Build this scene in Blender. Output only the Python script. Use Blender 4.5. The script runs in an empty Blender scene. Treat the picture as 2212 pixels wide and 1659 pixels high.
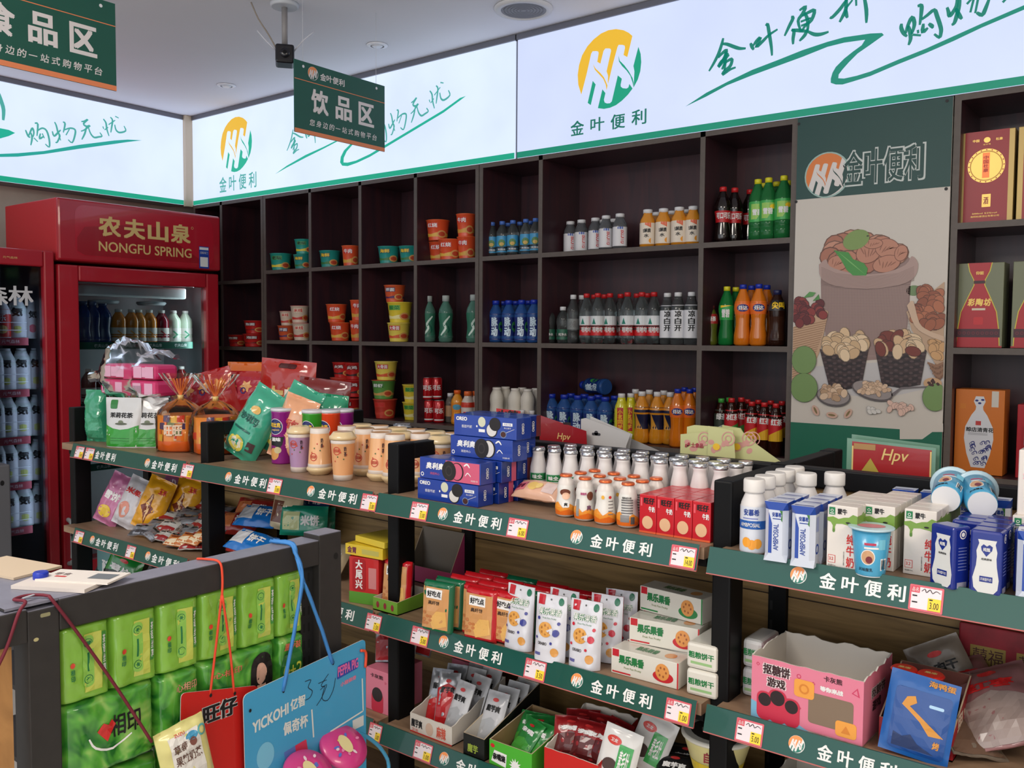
import bpy, bmesh, math, random
from mathutils import Vector, Matrix, noise
random.seed(7)
SC = bpy.context.scene
# ------------------------------------------------------------------ camera
F, YAW, PIT, ROL = 1940.0, .662, .055, .0065
CX, CY, CZ = 1106.0, 829.5, 1.5
def _basis():
    f = Vector((-math.sin(YAW)*math.cos(PIT), math.cos(YAW)*math.cos(PIT), -math.sin(PIT)))
    rt = Vector((math.cos(YAW), math.sin(YAW), 0)); up = rt.cross(f)
    return rt*math.cos(ROL)+up*math.sin(ROL), up*math.cos(ROL)-rt*math.sin(ROL), f
BR, BU, BF = _basis()
cam = bpy.data.objects.new('camera', bpy.data.cameras.new('camera'))
SC.collection.objects.link(cam); SC.camera = cam
cam.data.sensor_width = 36; cam.data.lens = F/2212*36; cam.data.clip_start = .02
cam.matrix_world = Matrix(((BR.x, BU.x, -BF.x, 0), (BR.y, BU.y, -BF.y, 0), (BR.z, BU.z, -BF.z, CZ), (0, 0, 0, 1)))
# ------------------------------------------------------------------ light
SC.view_settings.view_transform = 'Standard'; SC.view_settings.look = 'None'
SC.view_settings.exposure = 0.0; SC.view_settings.gamma = 1; SC.view_settings.use_curve_mapping = False
SC.cycles.use_denoising = True; SC.cycles.max_bounces = 8; SC.cycles.transparent_max_bounces = 16
SC.cycles.caustics_refractive = False; SC.cycles.caustics_reflective = False; SC.cycles.sample_clamp_indirect = 4
W = bpy.data.worlds.new('world'); SC.world = W; W.use_nodes = True
W.node_tree.nodes['Background'].inputs[0].default_value = (.84, .91, 1, 1)
W.node_tree.nodes['Background'].inputs[1].default_value = 1.35
def area(name, loc, target, sx, sy, power, col):
    l = bpy.data.lights.new(name, 'AREA'); l.shape = 'RECTANGLE'; l.size = sx; l.size_y = sy; l.energy = power; l.color = col
    o = bpy.data.objects.new(name, l); SC.collection.objects.link(o); o.location = loc
    o.rotation_euler = (Vector(target)-Vector(loc)).to_track_quat('-Z', 'Y').to_euler(); return o
area('shopfront_fill', (0.6, -2.6, 1.7), (-1.0, 2.0, 1.2), 4.0, 2.2, 33, (1, .91, .78))  # unseen warm area light added in place of the shop front window
area('ceiling_lamp_light', (1.5, .2, 2.86), (.9, .5, 0), 1.2, .6, 40, (1, .88, .72))
area('ceiling_lamp_light', (-1.6, -.4, 2.86), (-1.8, .2, 0), 1.2, .6, 38, (1, .93, .84))

# ------------------------------------------------------------------ helpers
def P(ax, v, x, y):
    """point of the plane (axis ax = v) seen at photo pixel x, y"""
    d = BR*((x-CX)/F) - BU*((y-CY)/F) + BF
    o = Vector((0, 0, CZ)); k = (v-o[ax])/d[ax]
    return o + d*k
def lin(c):
    c = c/255.0
    return c/12.92 if c <= .04045 else ((c+.055)/1.055)**2.4
def L3(c): return (lin(c[0]), lin(c[1]), lin(c[2]), 1)
MATS = {}
def m(col, rough=.5, metal=0, trans=0, emit=0, alpha=1, noise_amt=0, coat=0, key=None, scale=40):
    k = key or (tuple(col), rough, metal, trans, emit, alpha, noise_amt, coat)
    if k in MATS: return MATS[k]
    M = bpy.data.materials.new('mat_%d' % len(MATS)); M.use_nodes = True
    nt = M.node_tree; b = nt.nodes['Principled BSDF']
    b.inputs['Base Color'].default_value = tuple(x*(.22 if emit else 1) for x in L3(col)[:3])+(1,); b.inputs['Roughness'].default_value = rough
    b.inputs['Metallic'].default_value = metal
    b.inputs['Transmission Weight'].default_value = trans
    b.inputs['Coat Weight'].default_value = coat
    if trans: b.inputs['IOR'].default_value = 1.33
    if alpha < 1: b.inputs['Alpha'].default_value = alpha
    if emit:
        b.inputs['Emission Color'].default_value = L3(col); b.inputs['Emission Strength'].default_value = emit
    if noise_amt:
        tc = nt.nodes.new('ShaderNodeTexCoord'); n = nt.nodes.new('ShaderNodeTexNoise'); n.inputs['Scale'].default_value = scale
        n.inputs['Detail'].default_value = 3
        r = nt.nodes.new('ShaderNodeValToRGB'); c = L3(col)
        r.color_ramp.elements[0].position = .3; r.color_ramp.elements[1].position = .7
        r.color_ramp.elements[0].color = tuple(x*(1-noise_amt) for x in c[:3])+(1,)
        r.color_ramp.elements[1].color = tuple(min(1, x*(1+noise_amt)) for x in c[:3])+(1,)
        nt.links.new(tc.outputs['Object'], n.inputs['Vector']); nt.links.new(n.outputs['Fac'], r.inputs['Fac'])
        if not emit: nt.links.new(r.outputs['Color'], b.inputs['Base Color'])
        if emit: nt.links.new(r.outputs['Color'], b.inputs['Emission Color'])
    MATS[k] = M; return M
def wood(key, c1, c2, scale=(3, 30, 30), rough=.5, axis='X'):
    if key in MATS: return MATS[key]
    M = bpy.data.materials.new(key); M.use_nodes = True; nt = M.node_tree; b = nt.nodes['Principled BSDF']
    tc = nt.nodes.new('ShaderNodeTexCoord'); mp = nt.nodes.new('ShaderNodeMapping'); n = nt.nodes.new('ShaderNodeTexNoise')
    mp.inputs['Scale'].default_value = scale; n.inputs['Scale'].default_value = 1.6; n.inputs['Detail'].default_value = 6; n.inputs['Distortion'].default_value = 1.2
    r = nt.nodes.new('ShaderNodeValToRGB'); r.color_ramp.elements[0].position = .35; r.color_ramp.elements[1].position = .62
    r.color_ramp.elements[0].color = L3(c1); r.color_ramp.elements[1].color = L3(c2)
    nt.links.new(tc.outputs['Object'], mp.inputs['Vector']); nt.links.new(mp.outputs['Vector'], n.inputs['Vector'])
    nt.links.new(n.outputs['Fac'], r.inputs['Fac']); nt.links.new(r.outputs['Color'], b.inputs['Base Color'])
    b.inputs['Roughness'].default_value = rough; MATS[key] = M; return M
def film(key='film', col=(255, 255, 255), gl=.18, rough=.08, tint=1.0):
    """thin clear packaging film"""
    if key in MATS: return MATS[key]
    M = bpy.data.materials.new(key); M.use_nodes = True; nt = M.node_tree
    for n in list(nt.nodes): nt.nodes.remove(n)
    o = nt.nodes.new('ShaderNodeOutputMaterial'); mx = nt.nodes.new('ShaderNodeMixShader')
    t = nt.nodes.new('ShaderNodeBsdfTransparent'); g = nt.nodes.new('ShaderNodeBsdfGlossy')
    c = L3(col); t.inputs[0].default_value = c; g.inputs['Roughness'].default_value = rough; g.inputs[0].default_value = (1, 1, 1, 1)
    lw = nt.nodes.new('ShaderNodeLayerWeight'); lw.inputs[0].default_value = gl
    nt.links.new(lw.outputs['Fresnel'], mx.inputs[0]); nt.links.new(t.outputs[0], mx.inputs[1]); nt.links.new(g.outputs[0], mx.inputs[2])
    nt.links.new(mx.outputs[0], o.inputs[0]); MATS[key] = M; return M

# 2-D shapes: (verts, faces)
def rect(x0, x1, y0, y1): return ([(x0, y0), (x1, y0), (x1, y1), (x0, y1)], [(0, 1, 2, 3)])
def poly(p): return (list(p), [tuple(range(len(p)))])
def rrect(x0, x1, y0, y1, r, n=4):
    p = []
    for cx, cy, a in ((x1-r, y0+r, -90), (x1-r, y1-r, 0), (x0+r, y1-r, 90), (x0+r, y0+r, 180)):
        for i in range(n+1):
            t = math.radians(a+90*i/n); p.append((cx+r*math.cos(t), cy+r*math.sin(t)))
    return poly(p)
def ell(cx, cy, rx, ry, n=20, rot=0):
    c, s = math.cos(rot), math.sin(rot)
    return poly([(cx+rx*math.cos(a)*c-ry*math.sin(a)*s, cy+rx*math.cos(a)*s+ry*math.sin(a)*c) for a in [2*math.pi*i/n for i in range(n)]])
def ring(cx, cy, r0, r1, n=24, ry=1.0):
    v = []; f = []
    for i in range(n):
        a = 2*math.pi*i/n; v += [(cx+r0*math.cos(a), cy+r0*ry*math.sin(a)), (cx+r1*math.cos(a), cy+r1*ry*math.sin(a))]
    for i in range(n): j = (i+1) % n; f.append((2*i, 2*i+1, 2*j+1, 2*j))
    return (v, f)
def star(cx, cy, r0, r1, n, rot=0): return poly([(cx+(r1 if i % 2 else r0)*math.cos(rot+math.pi*i/n), cy+(r1 if i % 2 else r0)*math.sin(rot+math.pi*i/n)) for i in range(2*n)])
def smooth_pts(p, k=4):
    if len(p) < 3: return p
    q = [p[0]]+list(p)+[p[-1]]; out = []
    for i in range(1, len(q)-2):
        for j in range(k):
            t = j/k; a, b, c, d = q[i-1], q[i], q[i+1], q[i+2]
            out.append(tuple(.5*((2*b[n])+(-a[n]+c[n])*t+(2*a[n]-5*b[n]+4*c[n]-d[n])*t*t+(-a[n]+3*b[n]-3*c[n]+d[n])*t**3) for n in range(len(b))))
    out.append(tuple(p[-1])); return out
def stroke(p, w, taper=.45, sm=3):
    p = smooth_pts(p, sm); n = len(p); v = []; f = []
    for i in range(n):
        a = p[max(i-1, 0)]; b = p[min(i+1, n-1)]; dx, dy = b[0]-a[0], b[1]-a[1]; l = math.hypot(dx, dy) or 1
        ww = w/2*(taper+(1-taper)*math.sin(math.pi*min(.999, max(.001, .12+.8*i/(n-1)))))
        v += [(p[i][0]-dy/l*ww, p[i][1]+dx/l*ww), (p[i][0]+dy/l*ww, p[i][1]-dx/l*ww)]
    for i in range(n-1): f.append((2*i, 2*i+1, 2*i+3, 2*i+2))
    return (v, f)
def xf(s, a=1, b=0, c=0, d=1, tx=0, ty=0): return ([(a*p[0]+b*p[1]+tx, c*p[0]+d*p[1]+ty)+tuple(p[2:]) for p in s[0]], s[1])
def merge(*ss):
    v = []; f = []
    for s in ss:
        o = len(v); v += list(s[0]); f += [tuple(i+o for i in q) for q in s[1]]
    return (v, f)
_T = {}
def glyphs(s, bold=0):
    k = (s, bold)
    if k not in _T:
        c = bpy.data.curves.new('tmp', 'FONT'); c.body = s; c.resolution_u = 3 if s.isascii() else (1 if len(s) > 3 else 2); c.offset = bold; c.fill_mode = 'FRONT' if hasattr(c, 'fill_mode') else c.fill_mode
        o = bpy.data.objects.new('tmp', c); SC.collection.objects.link(o)
        dg = bpy.context.evaluated_depsgraph_get(); me = o.evaluated_get(dg).to_mesh()
        _T[k] = ([(v.co.x, v.co.y) for v in me.vertices], [tuple(p.vertices) for p in me.polygons])
        bpy.data.objects.remove(o); bpy.data.curves.remove(c)
    return _T[k]
def text(s, x0, x1, y0, y1, bold=0, slant=0, mirror=False):
    if bold:
        v, f = glyphs(s, 0); W_ = max(p[0] for p in v)-min(p[0] for p in v); k = bold*.68*(x1-x0)/max(W_, .3); ky = bold*.55*(y1-y0); out = []
        for i, (a, b) in enumerate(((-1, -1), (1, -1), (1, 1), (-1, 1), (0, 0))):
            t = text(s, x0+k, x1-k, y0+ky, y1-ky, 0, slant, mirror); out.append(([(p[0]+a*k, p[1]+b*ky, i*.00006) for p in t[0]], t[1]))
        return merge(*out)
    v, f = glyphs(s, bold)
    if not v: return ([], [])
    ax, bx = min(p[0] for p in v), max(p[0] for p in v); ay, by = min(p[1] for p in v), max(p[1] for p in v)
    sx, sy = (x1-x0)/max(bx-ax, 1e-6), (y1-y0)/max(by-ay, 1e-6)
    if s in ('一', '-', '—'): sy = sx
    q = []
    for px, py in v:
        u = (px-ax)*sx; w = (py-ay)*sy
        if mirror: u = (x1-x0)-u
        q.append((x0+u+slant*w, y0+w+((y1-y0)*.45 if s in ('一', '-') else 0)))
    return (q, f)
def spaced(s, x0, x1, y0, y1, gap=.25, bold=0, slant=0, rise=0):
    n = len(s); w = (x1-x0)/(n+(n-1)*gap); out = []
    for i, ch in enumerate(s):
        if ch == ' ': continue
        a = x0+i*w*(1+gap); out.append(xf(text(ch, a, a+w, y0, y1, bold, slant), ty=rise*i))
    return merge(*out)
def vtext(s, x0, x1, y0, y1, gap=.15, bold=0):
    n = len(s); h = (y1-y0)/(n+(n-1)*gap)
    return merge(*[text(ch, x0, x1, y1-i*h*(1+gap)-h, y1-i*h*(1+gap), bold) for i, ch in enumerate(s)])

def plane(o, U, V):
    o, U, V = Vector(o), Vector(U).normalized(), Vector(V).normalized(); N = U.cross(V)
    return lambda u, v, d=0: o+U*u+V*v+N*d
def cyl(rf):
    return lambda u, v, d=0: (lambda r: Vector(((r+d)*math.sin(u/max(r, .004)), -(r+d)*math.cos(u/max(r, .004)), v)))(rf(v))
LAY = .00035
class MB:
    def __init__(s): s.v = []; s.f = []; s.mi = []; s.sm = []; s.mats = []
    def ix(s, mt):
        if mt not in s.mats: s.mats.append(mt)
        return s.mats.index(mt)
    def add(s, v, f, mt, smooth=False):
        o = len(s.v); s.v += [tuple(p) for p in v]; k = s.ix(mt)
        for q in f: s.f.append(tuple(i+o for i in q)); s.mi.append(k); s.sm.append(smooth)
        return s
    def box(s, x0, x1, y0, y1, z0, z1, mt, b=0):
        if b:
            bm = bmesh.new(); bmesh.ops.create_cube(bm, size=1)
            for q in bm.verts: q.co = Vector(((x0+x1)/2+q.co.x*(x1-x0), (y0+y1)/2+q.co.y*(y1-y0), (z0+z1)/2+q.co.z*(z1-z0)))
            bmesh.ops.bevel(bm, geom=bm.edges[:], offset=b, segments=2, profile=.5, affect='EDGES', clamp_overlap=True)
            bm.verts.index_update(); s.add([q.co[:] for q in bm.verts], [[q.index for q in f.verts] for f in bm.faces], mt); bm.free(); return s
        v = [(x, y, z) for z in (z0, z1) for x, y in ((x0, y0), (x1, y0), (x1, y1), (x0, y1))]
        return s.add(v, [(3, 2, 1, 0), (4, 5, 6, 7), (0, 1, 5, 4), (1, 2, 6, 5), (2, 3, 7, 6), (3, 0, 4, 7)], mt)
    def lathe(s, prof, mt, n=24, sq=0, smooth=True, cap0=True, cap1=True, cx=0, cy=0):
        """prof: (r, z[, material]) bottom to top; sq squares the section"""
        v = []
        for q in prof:
            for i in range(n):
                a = 2*math.pi*(i+.5)/n; r = q[0]
                if sq: r = r/max(abs(math.cos(a)), abs(math.sin(a)))*sq+r*(1-sq)
                v.append((cx+r*math.cos(a), cy+r*math.sin(a), q[1]))
        o = len(s.v); s.v += v
        for j in range(len(prof)-1):
            mm = prof[j][2] if len(prof[j]) > 2 and prof[j][2] else mt; k = s.ix(mm)
            for i in range(n):
                i2 = (i+1) % n; s.f.append((o+j*n+i, o+j*n+i2, o+(j+1)*n+i2, o+(j+1)*n+i)); s.mi.append(k); s.sm.append(smooth)
        k = s.ix(mt)
        if cap0: s.f.append(tuple(o+i for i in range(n-1, -1, -1))); s.mi.append(k); s.sm.append(False)
        if cap1:
            k = s.ix(prof[-1][2] if len(prof[-1]) > 2 and prof[-1][2] else mt)
            s.f.append(tuple(o+(len(prof)-1)*n+i for i in range(n))); s.mi.append(k); s.sm.append(False)
        return s
    def tube(s, pts, r, mt, n=8, sm=4, twist=False):
        pts = [Vector(p) for p in smooth_pts([tuple(p) for p in pts], sm)]; v = []; up = Vector((0, 0, 1))
        for i, p in enumerate(pts):
            t = (pts[min(i+1, len(pts)-1)]-pts[max(i-1, 0)]).normalized()
            a = t.cross(up if abs(t.z) < .95 else Vector((1, 0, 0))).normalized(); b = t.cross(a)
            for j in range(n):
                th = 2*math.pi*j/n; rr = r
                if twist: rr = r*(1+.22*math.cos(3*(th+i*.55)))
                v.append(p+a*rr*math.cos(th)+b*rr*math.sin(th))
        f = [(i*n+j, i*n+(j+1) % n, (i+1)*n+(j+1) % n, (i+1)*n+j) for i in range(len(pts)-1) for j in range(n)]
        f += [tuple(range(n-1, -1, -1)), tuple((len(pts)-1)*n+j for j in range(n))]
        return s.add(v, f, mt, True)
    def prism(s, pts, y0, y1, mt, side=None):
        """polygon in x,z extruded over y"""
        n = len(pts); v = [(x, y0, z) for x, z in pts]+[(x, y1, z) for x, z in pts]
        ar = sum(pts[i][0]*pts[(i+1) % n][1]-pts[(i+1) % n][0]*pts[i][1] for i in range(n))
        a, b = tuple(range(n)), tuple(range(2*n-1, n-1, -1))
        if ar < 0: a, b = a[::-1], b[::-1]
        s.add(v, [a, b], mt)
        return s.add(v, [(i, i+n, (i+1) % n+n, (i+1) % n) for i in range(n)], side or mt)
    def put(s, shape, fn, mt, lay=1, step=0, lift=0):
        """a print laid on a surface: fn(u, v, off)"""
        v, f = shape
        if not v: return s
        d = LAY*lay+lift
        if step:
            bm = bmesh.new(); bv = [bm.verts.new((p[0], p[1], p[2] if len(p) > 2 else 0)) for p in v]
            for q in f:
                try: bm.faces.new([bv[i] for i in q])
                except ValueError: pass
            for ax in (0, 1):
                lo, hi = min(p[ax] for p in v), max(p[ax] for p in v)
                if ax and step < 0: continue
                k = math.ceil(lo/abs(step))
                while k*abs(step) < hi:
                    co = Vector((0, 0, 0)); co[ax] = k*abs(step); no = Vector((0, 0, 0)); no[ax] = 1
                    bmesh.ops.bisect_plane(bm, geom=bm.verts[:]+bm.edges[:]+bm.faces[:], plane_co=co, plane_no=no, dist=1e-6); k += 1
            bm.verts.index_update()
            v = [(q.co.x, q.co.y, q.co.z) for q in bm.verts]; f = [[q.index for q in w.verts] for w in bm.faces]; bm.free()
        return s.add([fn(p[0], p[1], d+(p[2] if len(p) > 2 else 0)) for p in v], f, mt)
    def mesh(s, name):
        me = bpy.data.meshes.new(name); me.from_pydata(s.v, [], s.f)
        for mt in s.mats: me.materials.append(mt)
        me.polygons.foreach_set('material_index', s.mi); me.polygons.foreach_set('use_smooth', s.sm); me.update(); return me
def tag(o, label=None, cat=None, group=None, kind=None):
    if label: o['label'] = label
    if cat: o['category'] = cat
    if group: o['group'] = group
    if kind: o['kind'] = kind
    return o
def link(name, data, parent=None):
    o = bpy.data.objects.new(name, data); SC.collection.objects.link(o)
    if parent: o.parent = parent
    return o
def struct(name, mb, label=None, parent=None):
    o = link(name, mb.mesh(name), parent)
    if not parent: tag(o, label, None, None, 'structure')
    return o
def proto(*parts):
    """parts: (name, MB[, label[, subparts]]) -> shared meshes"""
    out = []
    for p in parts:
        out.append((p[0], p[1].mesh(p[0]), p[2] if len(p) > 2 else None, proto(*p[3]) if len(p) > 3 else []))
    return out
def place(name, pr, loc, label, cat, group=None, rz=0, rot=None, sc=1):
    if len(pr) == 1 and not pr[0][3]:
        o = link(name, pr[0][1])
    else:
        o = link(name, None); o.empty_display_size = .02
        for pn, me, lb, subs in pr:
            c = link(pn, me, o)
            if lb: c['label'] = lb
            for sn, sm_, sl, _ in subs:
                d = link(sn, sm_, c)
                if sl: d['label'] = sl
    o.location = loc; o.rotation_euler = rot if rot else (0, 0, rz)
    if sc != 1: o.scale = (sc, sc, sc) if not isinstance(sc, tuple) else sc
    return tag(o, label, cat, group)
ORD = ['leftmost', 'second from left', 'third from left', 'fourth from left', 'fifth from left', 'sixth from left', 'seventh from left', 'eighth from left',
       'ninth from left', 'tenth from left', 'eleventh from left', 'twelfth from left', 'thirteenth from left', 'fourteenth from left', 'fifteenth from left', 'sixteenth from left']
def mx(px, Y, z=1.4): return P(1, Y, px, CY-F*((z-CZ)/Y)*.8).x if False else _x_at(px, Y, z)
def _x_at(px, Y, z):
    # x of the point on plane y=Y, height z, seen in photo column px
    y = 800
    for _ in range(6):
        q = P(1, Y, px, y); 
        y += (q.z-z)*F/ (q-Vector((0, 0, CZ))).dot(BF)
    return P(1, Y, px, y).x
def row(name, pr, pxs, Y, z, label, cat, group, rz=.5, ymid=None, jit=0):
    out = []
    for i, px in enumerate(pxs):
        YY = Y if not isinstance(Y, (list, tuple)) else Y[i]
        x = _x_at(px, YY, z+.08)
        out.append(place(name, pr, (x, YY, z), label.replace('{o}', ORD[i] if len(pxs) > 1 else 'single'), cat, group, rz+random.uniform(-jit, jit)))
    return out
# ------------------------------------------------------------------ palette
WHITE = (236, 234, 232); GREEN = (30, 96, 82); ORG = (240, 140, 60); DGRN = (24, 112, 96)
black = m((10, 10, 12), .5); steel = m((44, 41, 40), .6, 0, noise_amt=.12); white = m(WHITE, .45); red = m((190, 24, 30), .35)
ink = m((18, 16, 18), .5); blueink = m((20, 60, 150), .5); redink = m((205, 35, 35), .5); yel = m((250, 205, 40), .45); greenink = m((20, 120, 60), .5)
strip_green = m((18, 76, 66), .3, coat=.25); logo_org = m((246, 150, 84), .4); logo_grn = m((40, 120, 104), .4)
for _b in (black,): _b.node_tree.nodes['Principled BSDF'].inputs['Specular IOR Level'].default_value = .2
whitep = m((240, 240, 238), .3, coat=.3)
shelfwood = wood('shelf_laminate', (128, 102, 80), (150, 122, 98), (2, 14, 14), .45)
panelwood = wood('oak_panel', (118, 92, 54), (160, 128, 80), (1.6, 9, 22), .5)
edge = m((92, 82, 76), .5, noise_amt=.08); mahog = wood('dark_mahogany', (52, 34, 42), (68, 38, 44), (10, 10, 1.2), .35)
cardboard = m((196, 176, 148), .8); greyc = m((160, 158, 158), .6)

# ------------------------------------------------------------------ room
ZC = 2.93
struct('floor', MB().box(-5.7, 3, -3.2, 4.0, -.1, 0, m((205, 200, 192), .35, noise_amt=.06, scale=6)), 'pale tiled shop floor')
struct('ceiling', MB().box(-5.7, 3, -3.2, 4.0, ZC, ZC+.1, m((244, 244, 250), .8, noise_amt=.015, scale=1.5)), 'plain white plastered ceiling')
struct('wall_back', MB().box(-5.7, 3, 3.80, 3.9, 0, ZC, m((196, 186, 172), .8)), 'wall behind the dark shelving')
struct('wall_left', MB().box(-5.7, -5.6, -3.2, 3.8, 0, ZC, m((196, 184, 168), .75, noise_amt=.05, scale=8)), 'beige wall behind the drinks fridges')
struct('wall_right', MB().box(2.9, 3.0, -3.2, 3.8, 0, ZC, m((200, 196, 190), .8)), 'right wall of the shop')

# ------------------------------------------------------------------ logo and handwriting, traced once in sign units
YB = 3.45
def XZ(px, py): q = P(1, YB, px, py); return (q.x, q.z)
def LG(pts): return [XZ(1220+a/6.145, 40+b/6.145) for a, b in pts]
yA = LG([(220,1010),(180,880),(172,750),(190,620),(230,490),(300,370),(380,280),(480,200),(580,155),(680,140),(780,155),(850,190),(898,232),(865,370),(830,512),(780,485),(800,390),(795,360),(765,350),(715,350),(700,380),(640,600),(575,870),(572,830),(575,760),(555,700),(560,680),(615,430),(610,405),(590,397),(540,397),(515,430),(480,570),(475,600),(432,575),(450,460),(445,440),(420,432),(370,435),(350,470),(290,740)])
yB = LG([(375,605),(410,665),(470,720),(520,780),(552,850),(568,890),(555,955),(545,880),(510,800),(460,745),(400,680)])
gA = LG([(978,375),(1008,470),(1016,580),(1003,700),(970,810),(915,915),(920,790),(925,700),(912,630),(935,540)])
gB = LG([(712,490),(730,560),(790,620),(850,700),(900,790),(915,850),(912,920),(900,850),(870,760),(820,690),(760,630),(720,570)])
gC = LG([(705,755),(758,800),(742,880),(745,905),(770,925),(820,930),(845,915),(858,868),(900,930),(840,1010),(760,1090),(680,1150),(600,1185),(520,1200),(440,1190),(500,940),(540,990),(520,1080),(530,1115),(560,1128),(600,1125),(625,1100)])
gD = LG([(372,828),(410,875),(345,1150),(305,1120)])
_c = XZ(1220+598/6.145, 40+672/6.145); _r = (max(q[0] for q in gA)-min(q[0] for q in yA))/2
def nrm(p): return [((x-_c[0])/_r, (z-_c[1])/_r) for x, z in p]
LOGO_Y = [poly(nrm(yA)), poly(nrm(yB))]; LOGO_G = [poly(nrm(q)) for q in (gA, gB, gC, gD)]
def logo(mb, fn, cx, cy, r, my, mg, lay=2, disc=None, rng=None, ry=1.0, step=0):
    if disc:
        mb.put(ell(cx, cy, r*1.06, r*1.06*ry, 28), fn, disc, lay, step)
        if rng: mb.put(ring(cx, cy, r*1.04, r*1.12, 28, ry), fn, rng, lay+1, step)
    for s in LOGO_Y: mb.put(xf(s, r, 0, 0, r*ry, cx, cy), fn, my, lay+2, step)
    for s in LOGO_G: mb.put(xf(s, r, 0, 0, r*ry, cx, cy), fn, mg, lay+2, step)
def A(p): return [XZ(1480+x/5.53, y/5.53) for x, y in p]
def B(p): return [XZ(1880+x/6.663, y/6.663) for x, y in p]
HW2 = [A(s) for s in ([(455,455),(440,520),(400,640),(340,760),(285,850)],[(445,525),(500,528),(600,565),(660,580),(725,578)],[(395,690),(440,640),(495,600),(470,680),(400,800)],[(470,640),(515,660),(430,740),(400,800),(500,690)],[(440,830),(480,750),(555,705),(555,750),(530,800),(470,850),(450,890),(540,830),(605,805)],[(490,620),(480,720),(470,850)],
    [(780,515),(800,560),(820,595)],[(815,545),(850,490),(900,450),(850,560),(930,490),(1000,420),(1105,350)],[(965,310),(985,290),(1005,400),(1030,560),(1038,665)],
    [(1265,205),(1290,215),(1240,320),(1188,430)],[(1270,355),(1300,375),(1290,460),(1290,530)],[(1270,358),(1370,365),(1465,375)],[(1365,125),(1440,80),(1400,170),(1350,250),(1385,380)],[(1400,190),(1470,150),(1545,125),(1510,240),(1440,300),(1390,380)],[(1430,150),(1465,250),(1465,370)],[(1380,260),(1500,215)],[(1385,310),(1490,265)],[(1465,340),(1430,420),(1365,490)],[(1465,375),(1540,410),(1620,410),(1715,380)],
    [(1730,205),(1760,205),(1850,110),(1900,40),(1960,-40)],[(1845,265),(1880,200),(1920,110),(1925,0),(1935,-80)],[(1920,110),(1925,170),(1940,215)],[(1920,100),(2000,0)],[(2040,-60),(2045,70)],[(2135,-60),(2165,120),(2165,275)])]
HW2 += [B(s) for s in ([(450,340),(445,400),(480,480),(530,525)],[(510,480),(540,370),(600,250),(635,330),(620,420),(595,490)],[(545,370),(570,450),(580,560),(550,650)],[(685,430),(690,480)],[(610,500),(730,510)],[(680,90),(735,80),(735,180),(712,360)],[(740,280),(820,220),(920,145),(960,230),(1015,400),(1015,480),(995,540),(920,490)],[(765,340),(755,460),(830,400)],[(840,340),(890,380),(875,405)],
    [(1105,105),(1125,170),(1140,225),(1180,190),(1240,80),(1250,-60)],[(1290,-60),(1280,80),(1240,240),(1210,330),(1170,360)],[(1230,120),(1280,220),(1320,275)],[(1390,60),(1480,-40)],[(1500,-60),(1440,180)],[(1560,-60),(1510,190)],[(1530,180),(1610,215),(1660,120),(1720,-40)],[(1905,35),(1950,-10)])]
SW2 = A([(0,1275),(250,1110),(500,980),(800,835),(1100,720),(1400,600),(1700,500),(1900,445),(2212,400),(2352,394),(2374,419),(2212,535),(2060,640),(1960,740),(1880,830),(1835,890),(1830,935),(1900,938),(2050,905)])+B([(0,1030),(400,860),(800,700),(1200,520),(1600,340),(2212,75),(3400,-560),(3250,-430),(2212,140),(1600,400),(1200,590),(800,765),(400,925),(0,1095)])+A([(2000,975),(1880,1010),(1800,1010),(1740,990),(1740,940),(1760,870),(1800,800),(1900,700),(2000,620),(2110,540),(2150,475),(1900,510),(1700,560),(1400,680),(1100,790),(800,900),(500,1020),(250,1155)])
# the second half of the sentence, traced on the left-hand light box (plane x = XL, u = y)
XL = -5.42
def CL(p):
    out = []
    for x, y in p: q = P(0, XL, x/5.267, 180+y/5.267); out.append((q.y, q.z))
    return out
HWL = [CL(s) for s in ([(290,530),(320,600),(345,615)],[(325,600),(350,540),(370,510),(385,560),(375,610)],[(350,560),(365,620),(350,705)],[(385,620),(430,665)],[(395,455),(430,465),(420,600)],[(425,540),(480,510),(530,540),(560,640),(560,725),(515,690)],[(460,570),(450,630),(500,600)],[(480,570),(505,625)],
    [(595,545),(615,600),(660,560),(690,530)],[(620,440),(640,480),(660,560),(680,600),(650,670),(630,670)],[(670,590),(690,650)],[(715,440),(740,460),(720,560)],[(730,530),(800,510),(855,530),(850,600),(820,675),(775,640)],[(750,590),(790,520)],
    [(925,435),(960,430),(1000,410),(950,460),(985,490),(1025,480),(960,530),(920,545)],[(985,490),(965,570),(930,640)],[(1005,500),(1030,570),(1070,615),(1120,610),(1160,600),(1135,560)],
    [(1170,490),(1180,520)],[(1175,405),(1205,450),(1215,520),(1240,600)],[(1190,530),(1230,500)],[(1255,385),(1280,420),(1270,500),(1260,560)],[(1235,470),(1310,420)],[(1305,470),(1320,530),(1360,560),(1430,540),(1410,485)],[(1310,375),(1350,395)])]
SWL = CL([(-60,800),(0,803),(200,795),(500,770),(900,700),(1300,650),(1450,640),(1615,648),(1450,668),(1300,690),(900,745),(500,805),(200,835),(0,838),(-60,836)])
TIPL = [CL([(-40,500),(0,510),(100,530),(172,565),(100,600),(0,628),(-40,640)])]
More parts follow.
